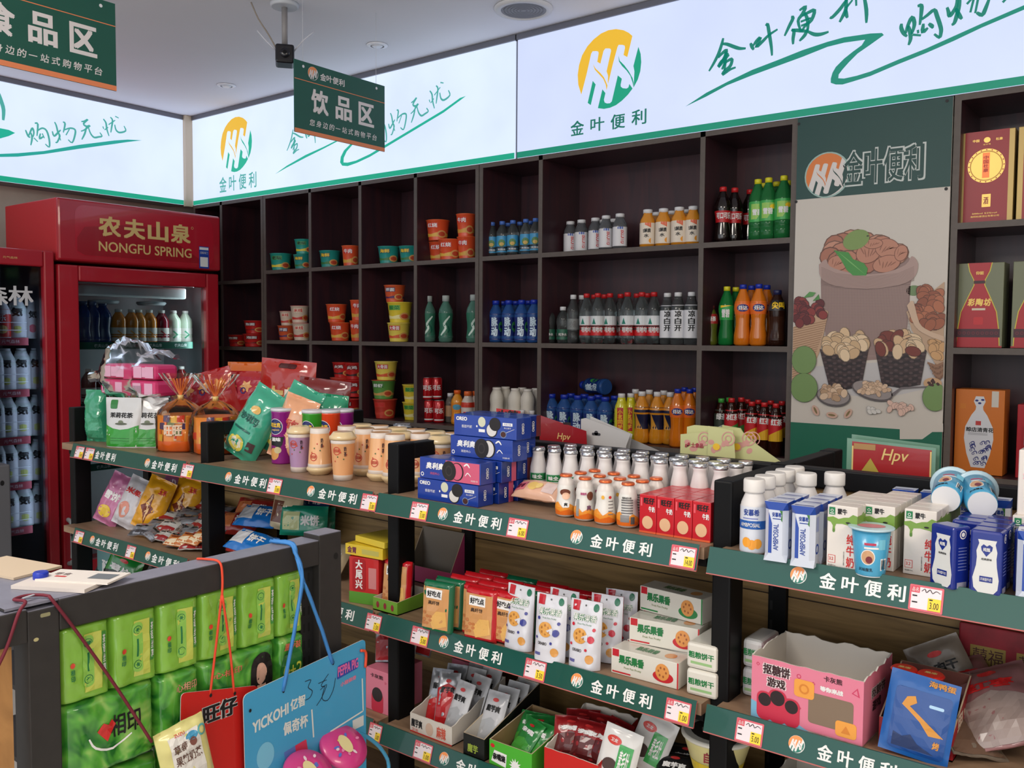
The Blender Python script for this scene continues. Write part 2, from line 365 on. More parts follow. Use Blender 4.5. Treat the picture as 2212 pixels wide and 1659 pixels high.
# ------------------------------------------------------------------ light boxes
glow = m((214, 228, 255), .5, emit=1.02, noise_amt=.07, key='glow', scale=2.1)
glow2 = m((206, 217, 246), .5, emit=.97, noise_amt=.05, key='glow2', scale=1.9)
pg = m((20, 175, 140), .5, emit=.75); pg2 = m((22, 150, 120), .5, emit=.7); py_ = m((242, 190, 50), .5, emit=.85); pgd = m((24, 128, 110), .5, emit=.65); pteal = m((80, 178, 168), .5, emit=.8)
trimg = m((120, 120, 128), .4, .5)
ZB = 2.345
def lightbox(name, x0, x1, gm, lg, label):
    o = link(name, None); tag(o, label, 'light box sign', 'light box signs')
    o.location = (0, 0, 0)
    link('housing', MB().box(x0, x1, YB+.012, 3.79, ZB, ZC-.002, trimg).mesh('housing'), o)
    link('top_trim', MB().box(x0, x1, YB-.006, YB+.012, ZC-.028, ZC-.002, trimg).mesh('top_trim'), o)
    f = MB().box(x0+.004, x1-.004, YB, YB+.01, ZB, ZC-.03, gm)
    fn = plane((0, YB, 0), (1, 0, 0), (0, 0, 1))
    f.put(rect(x0+.004, x1-.004, ZB, ZB+.028), fn, lg, 1)
    return o, f, fn
o, f, fn = lightbox('light_box_sign', -2.671, 1.9, glow2, pg2, 'large glowing white light box with green handwriting, nearest on the back wall')
for s in LOGO_Y: f.put(xf(s, _r, 0, 0, _r, *_c), fn, py_, 1)
for s in LOGO_G: f.put(xf(s, _r, 0, 0, _r, *_c), fn, m((20, 165, 130), .5, emit=.8), 1)
def chars(f, fn, quads, mt, bold=.025):
    for ch, (a, b, c, d) in quads: f.put(text(ch, a, b, c, d, bold), fn, mt, 1)
q = []
for ch, a, b, y0, y1 in (('金', 78, 255, 1580, 1345), ('叶', 340, 525, 1525, 1300), ('便', 608, 800, 1495, 1255), ('利', 885, 1082, 1440, 1195)):
    u0, u1 = XZ(1220+a/6.145, 280)[0], XZ(1220+b/6.145, 280)[0]; z1 = XZ(1220+(a+b)/2/6.145, 40+y1/6.145)[1]; z0 = XZ(1220+(a+b)/2/6.145, 40+y0/6.145)[1]
    q.append((ch, (u0, u1, z0+.01, z1-.004)))
chars(f, fn, q, pgd)
for s in HW2: f.put(stroke(s, .0145, .35), fn, m((24, 140, 122), .5, emit=.7), 1)
f.put(poly(SW2), fn, m((22, 150, 128), .5, emit=.7), 1)
link('face_panel', f.mesh('face_panel'), o)
# second box: the same artwork, a little smaller and further left
o, f, fn = lightbox('light_box_sign', -5.39, -2.679, glow, pg, 'glowing white light box on back wall behind the hanging sign, left of the larger one')
c1 = XZ(511, 312); r1 = (XZ(546, 312)[0]-XZ(478, 312)[0])/2
for s in LOGO_Y: f.put(xf(s, r1, 0, 0, r1*1.0, *c1), fn, py_, 1)
for s in LOGO_G: f.put(xf(s, r1, 0, 0, r1, *c1), fn, m((20, 185, 150), .5, emit=.8), 1)
zt = XZ(514, 393)[1]; f.put(spaced('金叶便利', XZ(474, 395)[0], XZ(554, 395)[0], zt-.05, zt+.047, .35, .02), fn, pteal, 1)
a0, a1 = SW2[0], XZ(1795, 180); b0, b1 = XZ(597, 375), XZ(738, 352)
sx = (b1[0]-b0[0])/(a1[0]-a0[0])
end2 = XZ(1005, 208); sp = XZ(1255/5.027+580, 150+830/5.027)
for s in HW2[:25]: f.put(stroke([(b0[0]+(x-a0[0])*sx, b0[1]+(z-a0[1])*sx) for x, z in s], .0105, .35), fn, pteal, 1)
def G5(p): return [XZ(580+x/5.027, 150+y/5.027) for x, y in p]
f.put(poly(G5([(70,1138),(200,1045),(400,930),(600,840),(760,760),(1000,670),(1150,640),(1160,660),(1050,720),(920,810),(850,890),(818,960),(815,1010),(860,1012),(950,990),(1100,920),(1300,800),(1600,620),(1900,440),(2080,310),(2145,288),(2090,330),(1900,470),(1600,650),(1300,830),(1100,950),(960,1015),(860,1050),(800,1045),(778,1010),(785,950),(820,880),(900,800),(980,720),(940,715),(770,770),(600,860),(400,960),(200,1065)])), fn, m((30, 190, 160), .5, emit=.75), 1)
# handwriting mapped from the left-hand box: u = along swoosh
def fit(p, s0, s1, d0, d1):
    k = (d1[0]-d0[0])/(s1[0]-s0[0]); return [(d0[0]+(x-s0[0])*k, d0[1]+(z-s0[1])*k) for x, z in p]
s0 = CL([(595, 545)])[0]; s1 = CL([(1430, 540)])[0]; d0 = G5([(1305, 590)])[0]; d1 = G5([(1970, 240)])[0]
for s in HWL: 
    f.put(stroke(fit(s, s0, s1, d0, d1), .0105, .4), fn, pteal, 1)
link('face_panel', f.mesh('face_panel'), o)
# left-hand box
o = link('light_box_sign', None); tag(o, 'glowing white light box on left wall above the drinks fridges', 'light box sign', 'light box signs')
link('housing', MB().box(-5.59, XL-.012, -1.5, YB-.05, ZB, ZC-.002, trimg).mesh('housing'), o)
link('top_trim', MB().box(XL-.012, XL+.006, -1.5, YB-.05, ZC-.028, ZC-.002, trimg).mesh('top_trim'), o)
f = MB().box(XL-.01, XL, -1.49, YB-.05, ZB, ZC-.03, glow); fn = plane((XL, 0, 0), (0, 1, 0), (0, 0, 1))
f.put(rect(-1.49, YB-.05, ZB, ZB+.03), fn, pg, 1)
for s in HWL: f.put(stroke(s, .0115, .4), fn, pteal, 1)
f.put(poly(SWL), fn, m((40, 182, 168), .5, emit=.7), 1); f.put(poly(TIPL[0]), fn, m((30, 190, 160), .5, emit=.75), 1)
f.put(stroke(CL([(-20, 100), (10, 190), (40, 300), (36, 420)]), .022), fn, pteal, 1)
link('face_panel', f.mesh('face_panel'), o)
struct('trim_1', MB().box(XL-.004, -5.392, YB-.048, YB+.01, ZB-.01, ZC-.002, m((214, 196, 172), .5)), 'cream corner post between the light boxes')

# ------------------------------------------------------------------ ceiling fittings
def downlight(px, py, label):
    q = P(2, ZC, px, py)
    pr = proto(('trim_ring', MB().lathe([(.034, -.006), (.05, -.004), (.053, 0), (.053, .0)], m((250, 250, 255), .4), 32, cap0=False, cap1=False).lathe([(.034, -.006), (.032, 0)], greyc, 32, cap0=False, cap1=False)),
               ('lamp_lens', MB().lathe([(.02, -.010), (.033, -.002)], m((236, 238, 245), .3), 28)))
    place('downlight', pr, (q.x, q.y, ZC-.0015), label, 'downlight', 'recessed ceiling downlights')
downlight(815, 97, 'small round recessed downlight, switched off, above the larger hanging sign'); downlight(489, 184, 'small round recessed downlight nearest the room corner')
q = P(2, ZC, 1131, 18)
g = m((150, 150, 156), .6)
spk = MB().lathe([(.0, -.010), (.10, -.008)], g, 40, cap0=False, cap1=False)
for k in range(6): spk.put(ring(0, 0, .014+.014*k, .018+.014*k, 36), lambda u, v, d: Vector((u, v, -.0105-d)), m((120, 120, 126), .6), 1)
spk.add([(0, 0, -.011)], [], g)
place('ceiling_speaker', proto(('rim', MB().lathe([(.10, -.008), (.104, -.014), (.125, -.010), (.13, 0)], m((225, 224, 226), .5), 40, cap0=False, cap1=False)), ('grille', spk)), (q.x, q.y, ZC-.0015), 'large round grey-grilled speaker set in the white ceiling', 'ceiling speaker')

# surveillance camera on its rod
cx, cy, cz = -3.2, 2.5, 1.5+1.205
face = Vector((3.2, -2.5, 0)).normalized(); rz = math.atan2(face.y, face.x)+math.pi/2
body = MB().box(-.040, .040, 0, .10, -.040, .040, m((20, 20, 28), .3), .010)
len_ = MB().lathe([(.020, 0), (.021, .012), (.014, .016), (.0, .015)], m((30, 30, 38), .15), 24, cap1=False)
len_.lathe([(.0, .0165), (.008, .0162)], m((6, 6, 10), .1), 16, cap0=False, cap1=False)
for i in range(len(len_.v)): x, y, z = len_.v[i]; len_.v[i] = (x, -z, y)
rod = MB().tube([(0, .05, .05), (0, .05, ZC-cz-.01)], .013, m((150, 146, 146), .45), 14, 1).tube([(0, .05, .036), (0, .05, .056)], .005, steel, 8, 1)
base = MB().lathe([(.055, ZC-cz-.018), (.06, ZC-cz-.014), (.062, ZC-cz-.001)], m((205, 208, 214), .5), 28, cy=.05)
wl = MB().tube([(.036, .05, .02), (.075, .05, .07), (.125, .05, .115)], .003, m((215, 215, 225), .5), 6, 2).tube([(-.036, .05, .02), (-.08, .05, .06), (-.115, .05, .10)], .003, m((215, 215, 225), .5), 6, 2)
wl.tube([(-.036, .05, .03), (-.07, .05, .09), (-.11, .05, .15), (-.14, .06, ZC-cz-.004)], .0035, m((150, 140, 128), .6), 6, 3)
place('security_camera', proto(('camera_body', body), ('lens', len_), ('ceiling_rod', rod), ('mounting_plate', base), ('antenna', wl)), (cx, cy, cz), 'black square security camera hanging from the ceiling on a grey rod', 'security camera', rz=rz)

# hanging signs (facing +x)
sg = m((26, 88, 74), .5, noise_amt=.04, scale=10); sgw = m((232, 226, 226), .5); so = m((236, 140, 92), .5)
def hang_sign(y0, word, label):
    X = -3.0; y1 = y0+.507; z0, z1 = 2.325, 2.618; W_, H = y1-y0, z1-z0
    b = MB().box(X-.005, X, y0, y1, z0, z1, sg); fn = plane((X, y0, z0), (0, 1, 0), (0, 0, 1))
    b.put(rect(0, W_, 0, .017), fn, so, 1); b.put(rect(0, W_, H*.735, H*.745), fn, so, 1.5)
    logo(b, fn, W_*.19, H*.87, .026, m((240, 150, 90), .5), sg, 2, sgw)
    b.put(spaced('金叶便利', W_*.265, W_*.53, H*.81, H*.91, .06, .03), fn, sgw, 1)
    b.put(spaced(word, W_*.17, W_*.87, H*.32, H*.66, .42, .045), fn, sgw, 1)
    b.put(spaced('您身边的一站式购物平台', W_*.15, W_*.9, H*.135, H*.225, .32, .015, .12), fn, sgw, 1)
    for u in (.09, .9): b.put(ell(W_*u, H*.93, .006, .006, 12), fn, m((235, 235, 240), .3), 2)
    o = link('hanging_sign', None); tag(o, label, 'hanging sign', 'green hanging signs'); link('sign_board', b.mesh('sign_board'), o); [link('hanging_wire', MB().tube([(X-.0025, y0+W_*u, z1-.02), (X-.0025, y0+W_*u, ZC-.001)], .0008, m((210, 210, 215), .5), 5, 1).mesh('hanging_wire'), o) for u in (.09, .9)]
hang_sign(2.391, '饮品区', 'green hanging aisle sign for drinks, right of the security camera')
hang_sign(1.125, '食品区', 'green hanging aisle sign for food, cut by the top left corner')

# ------------------------------------------------------------------ dark shelving on the back wall
def XB(px, z=1.5): return _x_at(px, YB, z)
T = .022
def shelving(name, xs, zs, label, full=None, ztop=2.343, zlow=.08):
    """xs: divider centre positions, zs: heights of the shelf tops"""
    o = link(name, None); tag(o, label, 'shelving unit', 'dark shelving units along the back wall')
    bk = MB().box(xs[0], xs[-1], 3.765, 3.785, zlow, ztop, mahog); link('back_panel', bk.mesh('back_panel'), o)
    def board(x0, x1, z0, z1, nm):
        b = MB().box(x0, x1, YB+.004, 3.765, z0, z1, mahog).box(x0, x1, YB, YB+.004, z0, z1, edge); link(nm, b.mesh(nm), o)
    for x in xs: board(x-T/2, x+T/2, zlow, ztop, 'upright_panel')
    for a, b in zip(xs[:-1], xs[1:]):
        for z in zs: board(a+T/2, b-T/2, z-T, z, 'shelf_board')
    board(xs[0]+T/2, xs[-1]-T/2, ztop-T, ztop, 'top_board'); 
    return o
x1033 = XB(1033.5)
sA = [XB(573), XB(670.5), XB(778), XB(897), x1033-.013]
shelving('shelving_unit', [-5.38, XB(480), XB(573)-.026], [1.833, 1.411, .98, .55], 'narrow dark shelving unit beside the red fridge holding red noodle bowls')
shelving('shelving_unit', sA, [1.884, 1.456, 1.026, .6], 'dark shelving unit of four columns holding instant noodle cups')
sB = [x1033+.013, XB(1165), XB(1511), XB(1707)]
shelving('shelving_unit', sB, [1.886, 1.460, 1.017, .6], 'dark shelving unit with drinks bottles, left of the nut poster')
xC0 = _x_at(2049, YB, 1.7); shelving('shelving_unit', [xC0+.012, xC0+.58, xC0+1.15], [1.899, 1.464, 1.016, .58], 'dark shelving unit with boxed liquor, right of the nut poster')

# ------------------------------------------------------------------ poster
YP = 3.44
def EP(pts, z=6): # photo zoom coordinates -> poster plane
    out = []
    for x, y in pts: q = P(1, YP, 1472+x/2.989, 540+y/2.989); out.append((q.x, q.z))
    return out
pb = MB(); xp0, xp1 = sB[-1]+.014, xC0-.002; zp0, zp1 = .3, 2.338
pgreen = m((22, 68, 64), .45); pbg = m((208, 200, 190), .45)
pb.box(xp0, xp1, YP, YP+.008, zp0, zp1, pbg)
fn = plane((0, YP, 0), (1, 0, 0), (0, 0, 1))
zz = P(1, YP, 1800, 425).z; pb.put(rect(xp0, xp1, zz, zp1), fn, pgreen, 1)
zz = EP([(1000, 1130)])[0][1]; pb.put(rect(xp0, xp1, zp0, zz), fn, m((24, 104, 80), .45), 1)
pb.put(poly(EP([(1410, 1120), (1690, 1120), (1690, 1175), (1620, 1175), (1555, 1222), (1410, 1222)])), fn, pbg, 2)
cl = P(1, YP, 1787, 378); logo(pb, fn, cl.x, cl.z, .078, m((226, 128, 62), .5), pgreen, 2, m((224, 218, 214), .5), None)
pb.put(ring(cl.x, cl.z, .080, .086, 32), fn, m((160, 190, 182), .5), 3.5)
u0, u1 = P(1, YP, 1823, 370).x, P(1, YP, 1998, 350).x; wch = (u1-u0)/4.1
for i, ch in enumerate('金叶便利'):
    a = u0+i*wch*1.03; z = cl.z-.048
    pb.put(text(ch, a-.004, a+wch+.004, z-.004, z+.127+.004, .05), fn, m((206, 212, 208), .5), 2); pb.put(text(ch, a+.002, a+wch-.002, z+.002, z+.125, .012), fn, pgreen, 4)
rb = random.Random(3)
def clipx(s_):
    q_ = [(min(xp1-.002, max(xp0+.002, x_)), z_) for x_, z_ in s_[0]]; a_ = sum(q_[i][0]*q_[(i+1) % len(q_)][1]-q_[(i+1) % len(q_)][0]*q_[i][1] for i in range(len(q_)))
    return (q_, s_[1]) if abs(a_) > 1e-6 else ([], [])
def EL(x, y, rx, ry, col, lay, rot=0, n=18, ro=.45):
    c = EP([(x, y)])[0]; k = .00053*2.989/2.989*1.0
    w_ = abs(EP([(x+rx, y)])[0][0]-c[0]); h_ = abs(EP([(x, y+ry)])[0][1]-c[1])
    pb.put(clipx(ell(c[0], c[1], w_, h_, n, -rot)), fn, m(col, ro), .4+lay*.2)
def PG(p, col, lay, sm=0, **k): pb.put(clipx(poly(EP(smooth_pts(p+[p[0]], 3)[:-1] if sm else p))), fn, m(col, .45, **k), .4+lay*.2)
def heap(cx, cy, rx, ry, n, s, cols, lay, el=1.5, outline=None):
    pts = []
    for i in range(n):
        a = rb.random()*6.28; r = math.sqrt(rb.random()); pts.append((cx+rx*r*math.cos(a), cy+ry*r*math.sin(a)))
    pts.sort(key=lambda q: q[1])
    for i, (x, y) in enumerate(pts):
        t = rb.random()*3.14; c = cols[i % len(cols)]
        EL(x, y, s*el*1.1, s*1.12, outline or tuple(int(v*.62) for v in c), lay+i*.6, t, 12); EL(x, y, s*el, s, c, lay+.3+i*.6, t, 12)
def basket(top, bot, y0, y1, c1, c2, lay, n=12):
    for i in range(n):
        a, b = i/n, (i+1)/n; f0 = lambda t: (top[0]+(bot[0]-top[0])*t, top[1]+(bot[1]-top[1])*t, y0+(y1-y0)*t)
        p, q = f0(a), f0(b); bend = 22
        PG([(p[0], p[2]), ((p[0]+p[1])/2, p[2]+bend), (p[1], p[2]), (q[1], q[2]), ((q[0]+q[1])/2, q[2]+bend), (q[0], q[2])], c1 if i % 2 else c2, lay)
        k = 9
        for j in range(k):
            if (i+j) % 2: continue
            x = p[0]+(p[1]-p[0])*(j+.5)/k; e = 1-((j+.5)/k*2-1)**2; EL(x, (p[2]+q[2])/2+bend*e*.5, (p[1]-p[0])/k*.42, (y1-y0)/n*.42, tuple(min(255, v+22) for v in c1), lay+1, 0, 8)
PG([(700, 760), (1690, 700), (1690, 870), (1300, 960), (700, 900)], (196, 192, 192), 2)
# sack
PG([(900, 210), (905, 60), (960, 30), (1440, 20), (1510, 90), (1480, 220), (1470, 420), (1440, 620), (1380, 700), (1100, 720), (960, 650), (905, 450)], (150, 124, 118), 3)
for i in range(46): PG([(905, 225+i*10), (1475, 222+i*10), (1475, 225.5+i*10), (905, 228.5+i*10)], (128, 104, 98), 4)
for i in range(56): PG([(912+i*10, 230), (915+i*10, 230), (925+i*9.2, 690), (922+i*9.2, 690)], (166, 140, 132), 5)
heap(1180, 20, 235, 90, 26, 62, [(188, 128, 104), (172, 112, 90), (198, 142, 118)], 6, 1.15)
wi = 0
for x, y, rx, ry, t in ((1210, 15, 82, 66, -.5), (1330, -10, 78, 60, .3), (1325, 90, 88, 52, -.2), (1010, 85, 62, 46, .1), (1240, -40, 60, 30, 0), (1420, 20, 40, 50, .2)):
    wl_ = 46+wi*1.0; wi += 1; EL(x, y, rx+4, ry+4, (120, 72, 56), wl_, t, 22); EL(x, y, rx, ry, (190, 132, 108), wl_+.3, t, 22)
    for k in range(5): EL(x-rx*.5+k*rx*.25, y+((k*37) % 20)-10, rx*.05, ry*.45, (150, 98, 78), wl_+.6, t+.3*k, 8)
PG([(890, 95), (935, 60), (960, 105), (1060, 140), (1200, 158), (1340, 140), (1450, 95), (1490, 40), (1530, 90), (1510, 170), (1440, 215), (1300, 245), (1150, 250), (1000, 230), (905, 185)], (176, 148, 140), 50, 1)
for i in range(12): PG([(905, 110+i*9), (1000, 150+i*8), (1200, 172+i*7), (1400, 150+i*7), (1505, 105+i*8), (1505, 108+i*8), (1400, 153+i*7), (1200, 176+i*7), (1000, 154+i*8), (905, 114+i*9)], (150, 124, 116), 51)
EL(1130, -65, 88, 62, (126, 152, 84), 54, -.35, 24); EL(1205, -90, 8, 5, (60, 60, 40), 55)
PG([(985, 0), (1020, 10), (1080, 15), (1110, 60), (1180, 85), (1205, 120), (1195, 165), (1110, 165), (1070, 130), (1030, 60)], (70, 146, 66), 56); PG([(1010, 10), (1100, 80), (1190, 160), (1100, 90)], (120, 180, 100), 57)
# left basket of berries
PG([(712, 500), (712, 900), (800, 880), (900, 640), (950, 400), (900, 370)], (196, 160, 128), 40)
for i in range(26): PG([(712, 500+i*15), (940-i*5, 455+i*15), (940-i*5, 461+i*15), (712, 506+i*15)], (160, 122, 92), 41)
heap(810, 400, 118, 80, 34, 27, [(120, 40, 40), (140, 52, 48), (96, 30, 34)], 42, 1.1, (60, 16, 20))
PG([(790, 310), (830, 270), (870, 275), (850, 300)], (90, 150, 80), 78); PG([(850, 330), (890, 285), (895, 320)], (80, 140, 70), 78)
# dark bowls
for (a, b), (c, d), y0, y1 in (((895, 1210), (955, 1165), 640, 880), ((1250, 1590), (1295, 1545), 625, 870)): basket((a, b), (c, d), y0, y1, (58, 40, 40), (38, 26, 28), 60, 13)
heap(1060, 610, 130, 75, 30, 30, [(222, 190, 150), (206, 172, 132), (232, 204, 168)], 64, 1.4); heap(1405, 610, 140, 70, 24, 30, [(212, 176, 136), (120, 52, 40), (224, 196, 160)], 64, 1.7)
# almond basket at the right edge
PG([(1455, 400), (1700, 205), (1700, 820), (1620, 700), (1490, 520)], (190, 158, 130), 62)
heap(1600, 380, 100, 125, 34, 30, [(160, 92, 64), (178, 108, 76), (146, 82, 58)], 66, 1.5)
heap(1650, 640, 45, 50, 10, 24, [(206, 160, 110)], 66, 1.6); basket((1590, 1700), (1640, 1700), 720, 820, (120, 84, 60), (150, 110, 84), 110, 6)
PG([(1460, 360), (1500, 330), (1540, 470), (1600, 520), (1700, 560), (1700, 590), (1590, 550), (1510, 490)], (206, 176, 150), 112, 1)
for x, y, rx, ry in ((795, 710, 78, 88), (795, 888, 86, 92), (1640, 950, 80, 88)): EL(x, y, rx+3, ry+3, (84, 108, 66), 113, 0, 26); EL(x, y, rx, ry, (118, 148, 88), 114, 0, 26)
EL(1500, 262, 50, 34, (110, 136, 90), 3)
EL(1625, 860, 60, 36, (200, 160, 120), 112); heap(1625, 858, 45, 22, 8, 8, [(70, 40, 36)], 113)
for x, y, rx, ry, t in ((985, 945, 112, 66, .1), (1235, 910, 138, 60, .25)): EL(x, y, rx, ry, (92, 84, 84), 115, t, 24); EL(x, y-6, rx-8, ry-8, (150, 140, 138), 116, t, 24)
PG([(1350, 935), (1420, 885), (1590, 878), (1590, 886), (1425, 896), (1370, 945)], (110, 102, 104), 115)
heap(985, 925, 80, 45, 20, 20, [(206, 170, 140), (184, 150, 118), (220, 190, 160)], 118, 1.4); heap(1235, 895, 110, 42, 48, 13, [(222, 190, 160), (206, 172, 142)], 118, 1.4)
for x, y, t in ((870, 1035, 1.1), (975, 1065, .1), (1080, 1055, -1)): EL(x, y, 36, 20, (206, 168, 150), 118, t); EL(x, y, 24, 7, (130, 110, 70), 119, t)
heap(1410, 1010, 80, 40, 16, 15, [(222, 186, 170)], 118, 1.6); heap(1240, 1035, 50, 16, 6, 12, [(216, 212, 206)], 118, 1.6)
for px, py in ((1726, 268), (2046, 218), (1720, 436), (2044, 408)): q = P(1, YP, px, py); pb.put(ell(q.x, q.z, .006, .006, 10), fn, ink, 4)
o = link('poster', pb.mesh('poster')); tag(o, 'tall green and white wall poster picturing a sack of walnuts and bowls of nuts', 'poster')

# ------------------------------------------------------------------ drinks fridges on the left wall
fred = m((176, 30, 44), .3, coat=.4); fred2 = m((196, 40, 48), .5); fin = m((196, 200, 204), .5); gold = m((222, 190, 120), .4); frin = m((120, 122, 128), .5)
glassf = film('fridge_glass', (205, 215, 220), .25, .04)
XF = -4.8
def frame_x(mb, x0, x1, y0, y1, z0, z1, wl, wr, wt, wb, mt):
    mb.box(x0, x1, y0, y0+wl, z0, z1, mt, .008); mb.box(x0, x1, y1-wr, y1, z0, z1, mt, .008)
    mb.box(x0, x1, y0+wl, y1-wr, z1-wt, z1, mt, .008); mb.box(x0, x1, y0+wl, y1-wr, z0, z0+wb, mt, .008)
def wire_shelf(x0, x1, y0, y1, z, strip, words, wm):
    b = MB().box(x0, x1, y0, y1, z-.006, z, m((200, 204, 206), .4)); s_ = MB().box(x1, x1+.006, y0, y1, z-.034, z+.006, strip)
    fn = plane((x1+.006, y0, z-.034), (0, 1, 0), (0, 0, 1)); n = len(words); w = (y1-y0)/n
    for i, t in enumerate(words): s_.put(text(t, w*(i+.25), w*(i+.75), .010, .030), fn, wm, 1)
    return b, s_
# large red fridge
o = link('drinks_fridge', None); o.location = (0, 0, 0); tag(o, 'large red glass-door drinks fridge with gold lettering on its header', 'fridge')
y0, y1 = 2.268, 3.245
cb = MB().box(-5.4, -4.87, y0, y0+.03, .06, 1.86, fred2).box(-5.4, -4.87, y1-.03, y1, .06, 1.86, fred2).box(-5.4, -5.37, y0, y1, .06, 1.86, fin).box(-5.4, -4.87, y0, y1, .06, .14, fred2).box(-5.4, -4.87, y0, y1, 1.80, 1.86, fred2)
cb.box(-5.37, -4.90, y0+.03, y0+.034, .14, 1.8, fin).box(-5.37, -4.90, y1-.034, y1-.03, .14, 1.8, fin).box(-5.3, -4.9, y0+.1, y1-.1, 0, .06, black)
link('cabinet', cb.mesh('cabinet'), o)
hd = MB().box(-5.4, -4.80, y0, y1, 1.875, 2.203, fred2, .006).box(-4.81, -4.782, y0, y1, 1.875, 2.203, fred, .012)
fn = plane((-4.782, 0, 0), (0, 1, 0), (0, 0, 1))
hd.put(rrect(y0+.09, y1-.05, 1.905, 2.175, .05), fn, m((186, 34, 50), .2, coat=.6), 1)
hd.put(poly([(y0+.10, 1.93), (y0+.14, 1.91), (y1-.1, 1.91), (y1-.35, 2.05), (y0+.6, 2.10), (y0+.35, 2.09), (y0+.14, 2.06), (y0+.10, 2.0)]), fn, m((160, 26, 38), .25, coat=.6), 2)
a, b = P(0, -4.78, 213, 500).y, P(0, -4.78, 412, 520).y
hd.put(spaced('农夫山泉', a, b, 2.020, 2.130, .12, .05), fn, gold, 3); hd.put(text('NONGFU SPRING', a, b+.005, 1.938, 1.992, .02), fn, gold, 3)
hd.put(ring(b+.012, 2.115, .006, .008, 12), fn, gold, 3)
c = P(0, -4.78, 441, 560)
hd.put(rect(c.y-.033, c.y+.033, c.z-.055, c.z+.075), fn, m((30, 66, 160), .4), 3); hd.put(rect(c.y-.026, c.y+.026, c.z-.045, c.z+.012), fn, white, 4); hd.put(text('扫码开门', c.y-.025, c.y+.025, c.z+.03, c.z+.045), fn, white, 4); hd.put(rect(c.y-.03, c.y+.03, c.z+.055, c.z+.07), fn, white, 4)
link('header_panel', hd.mesh('header_panel'), o)
dr = MB(); frame_x(dr, -4.865, -4.80, y0+.004, y1-.004, .1, 1.855, .11, .085, .085, .15, fred); link('door_frame', dr.mesh('door_frame'), o)
gp = MB().box(-4.838, -4.834, y0+.09, y1-.07, .22, 1.80, glassf); link('glass_pane', gp.mesh('glass_pane'), o)
hb = P(0, -4.76, 140, 1135); ht = P(0, -4.76, 140, 1215); hd = MB().tube([(-4.80, y0+.03, hb.z+.02), (-4.755, y0+.028, hb.z), (-4.75, y0+.028, (hb.z+ht.z)/2), (-4.755, y0+.028, ht.z), (-4.80, y0+.03, ht.z-.02)], .012, m((190, 200, 200), .4), 10, 4); link('door_handle', hd.mesh('door_handle'), o)
lp = MB().box(-5.0, -4.9, y0+.1, y1-.16, 1.70, 1.765, m((210, 214, 214), .5), .01); link('light_cover', lp.mesh('light_cover'), o)
for px in (205, 308):
    c = P(0, -5.1, px+3, 650); fg = MB().lathe([(.075, 0), (.085, .012), (.082, .02), (.03, .024)], m((170, 176, 180), .5), 24, cy=0)
    ob = link('fan_cover', fg.mesh('fan_cover'), o); ob.location = (-5.02, c.y, 1.66)
zs1 = P(0, -4.90, 300, 741).z; zs2 = zs1-.34; zs3 = zs2-.34
for z in (zs1, zs2, zs3):
    sb, ss = wire_shelf(-5.34, -4.91, y0+.04, y1-.12, z, m((14, 84, 66), .4), ['农夫山泉']*5, white); sh = link('shelf', sb.mesh('shelf'), o); link('price_strip', ss.mesh('price_strip'), sh)
# smaller red-framed fridge nearest the camera
o = link('drinks_fridge', None); tag(o, 'red-framed glass-door drinks fridge at the left edge with pale bottles and mirrored lettering', 'fridge'); Y0, Y1 = 1.60, 2.255
cb = MB().box(-5.4, -4.87, Y0, Y0+.03, .06, 1.92, frin).box(-5.4, -4.87, Y1-.03, Y1, .06, 1.92, frin).box(-5.4, -5.37, Y0, Y1, .06, 1.92, frin).box(-5.4, -4.87, Y0, Y1, .06, .14, frin).box(-5.4, -4.87, Y0, Y1, 1.86, 1.925, fred2).box(-5.3, -4.9, Y0+.1, Y1-.1, 0, .06, black)
link('cabinet', cb.mesh('cabinet'), o)
dr = MB(); frame_x(dr, -4.865, -4.80, Y0, Y1, .1, 1.92, .06, .055, .085, .10, fred); fn = plane((XF, 0, 0), (0, 1, 0), (0, 0, 1))
c = P(0, XF, 22, 556); dr.put(text('元气森林', c.y-.035, c.y+.035, c.z-.006, c.z+.006), fn, gold, 2); link('door_frame', dr.mesh('door_frame'), o)
gp = MB().box(-4.838, -4.834, Y0+.05, Y1-.045, .2, 1.84, film('fridge_glass2', (170, 178, 190), .25, .04)); fn = plane((-4.834, 0, 0), (0, 1, 0), (0, 0, 1))
a = P(0, -4.834, -40, 640); b = P(0, -4.834, 72, 640); gp.put(text('森林', a.y, b.y, b.z-.05, b.z+.05, .03), fn, m((214, 214, 216), .5), 1)
link('glass_pane', gp.mesh('glass_pane'), o)
gz = [P(0, -4.90, 60, y).z for y in (732, 843, 945, 1043, 1140)]
for z in gz:
    sb, ss = wire_shelf(-5.34, -4.92, Y0+.035, Y1-.09, z, m((150, 36, 52), .5), ['元气森林']*3, m((220, 190, 190), .5)); sh = link('shelf', sb.mesh('shelf'), o); link('price_strip', ss.mesh('price_strip'), sh)
    gr = MB()
    for k in (.045, .085): gr.tube([(-4.93, Y0+.04, z+k), (-4.905, Y0+.05, z+k), (-4.905, Y1-.10, z+k), (-4.93, Y1-.09, z+k)], .002, fin, 5, 1)
    link('guard_rail', gr.mesh('guard_rail'), sh)
c0, c1 = P(0, -4.2, 22, 1003), P(0, -4.2, 22, 1235)
gc = MB().box(-4.74, -4.2, 1.1, c0.y, 0, c0.z, m((104, 104, 108), .45), .006); fn = plane((-4.2, 0, 0), (0, 1, 0), (0, 0, 1)); gc.put(ell(c0.y-.035, c0.z-.08, .009, .012, 14), fn, ink, 1)
place('grey_cabinet', proto(('cabinet', gc)), (0, 0, 0), 'grey metal cabinet with a keyhole at the left edge of the picture', 'cabinet')

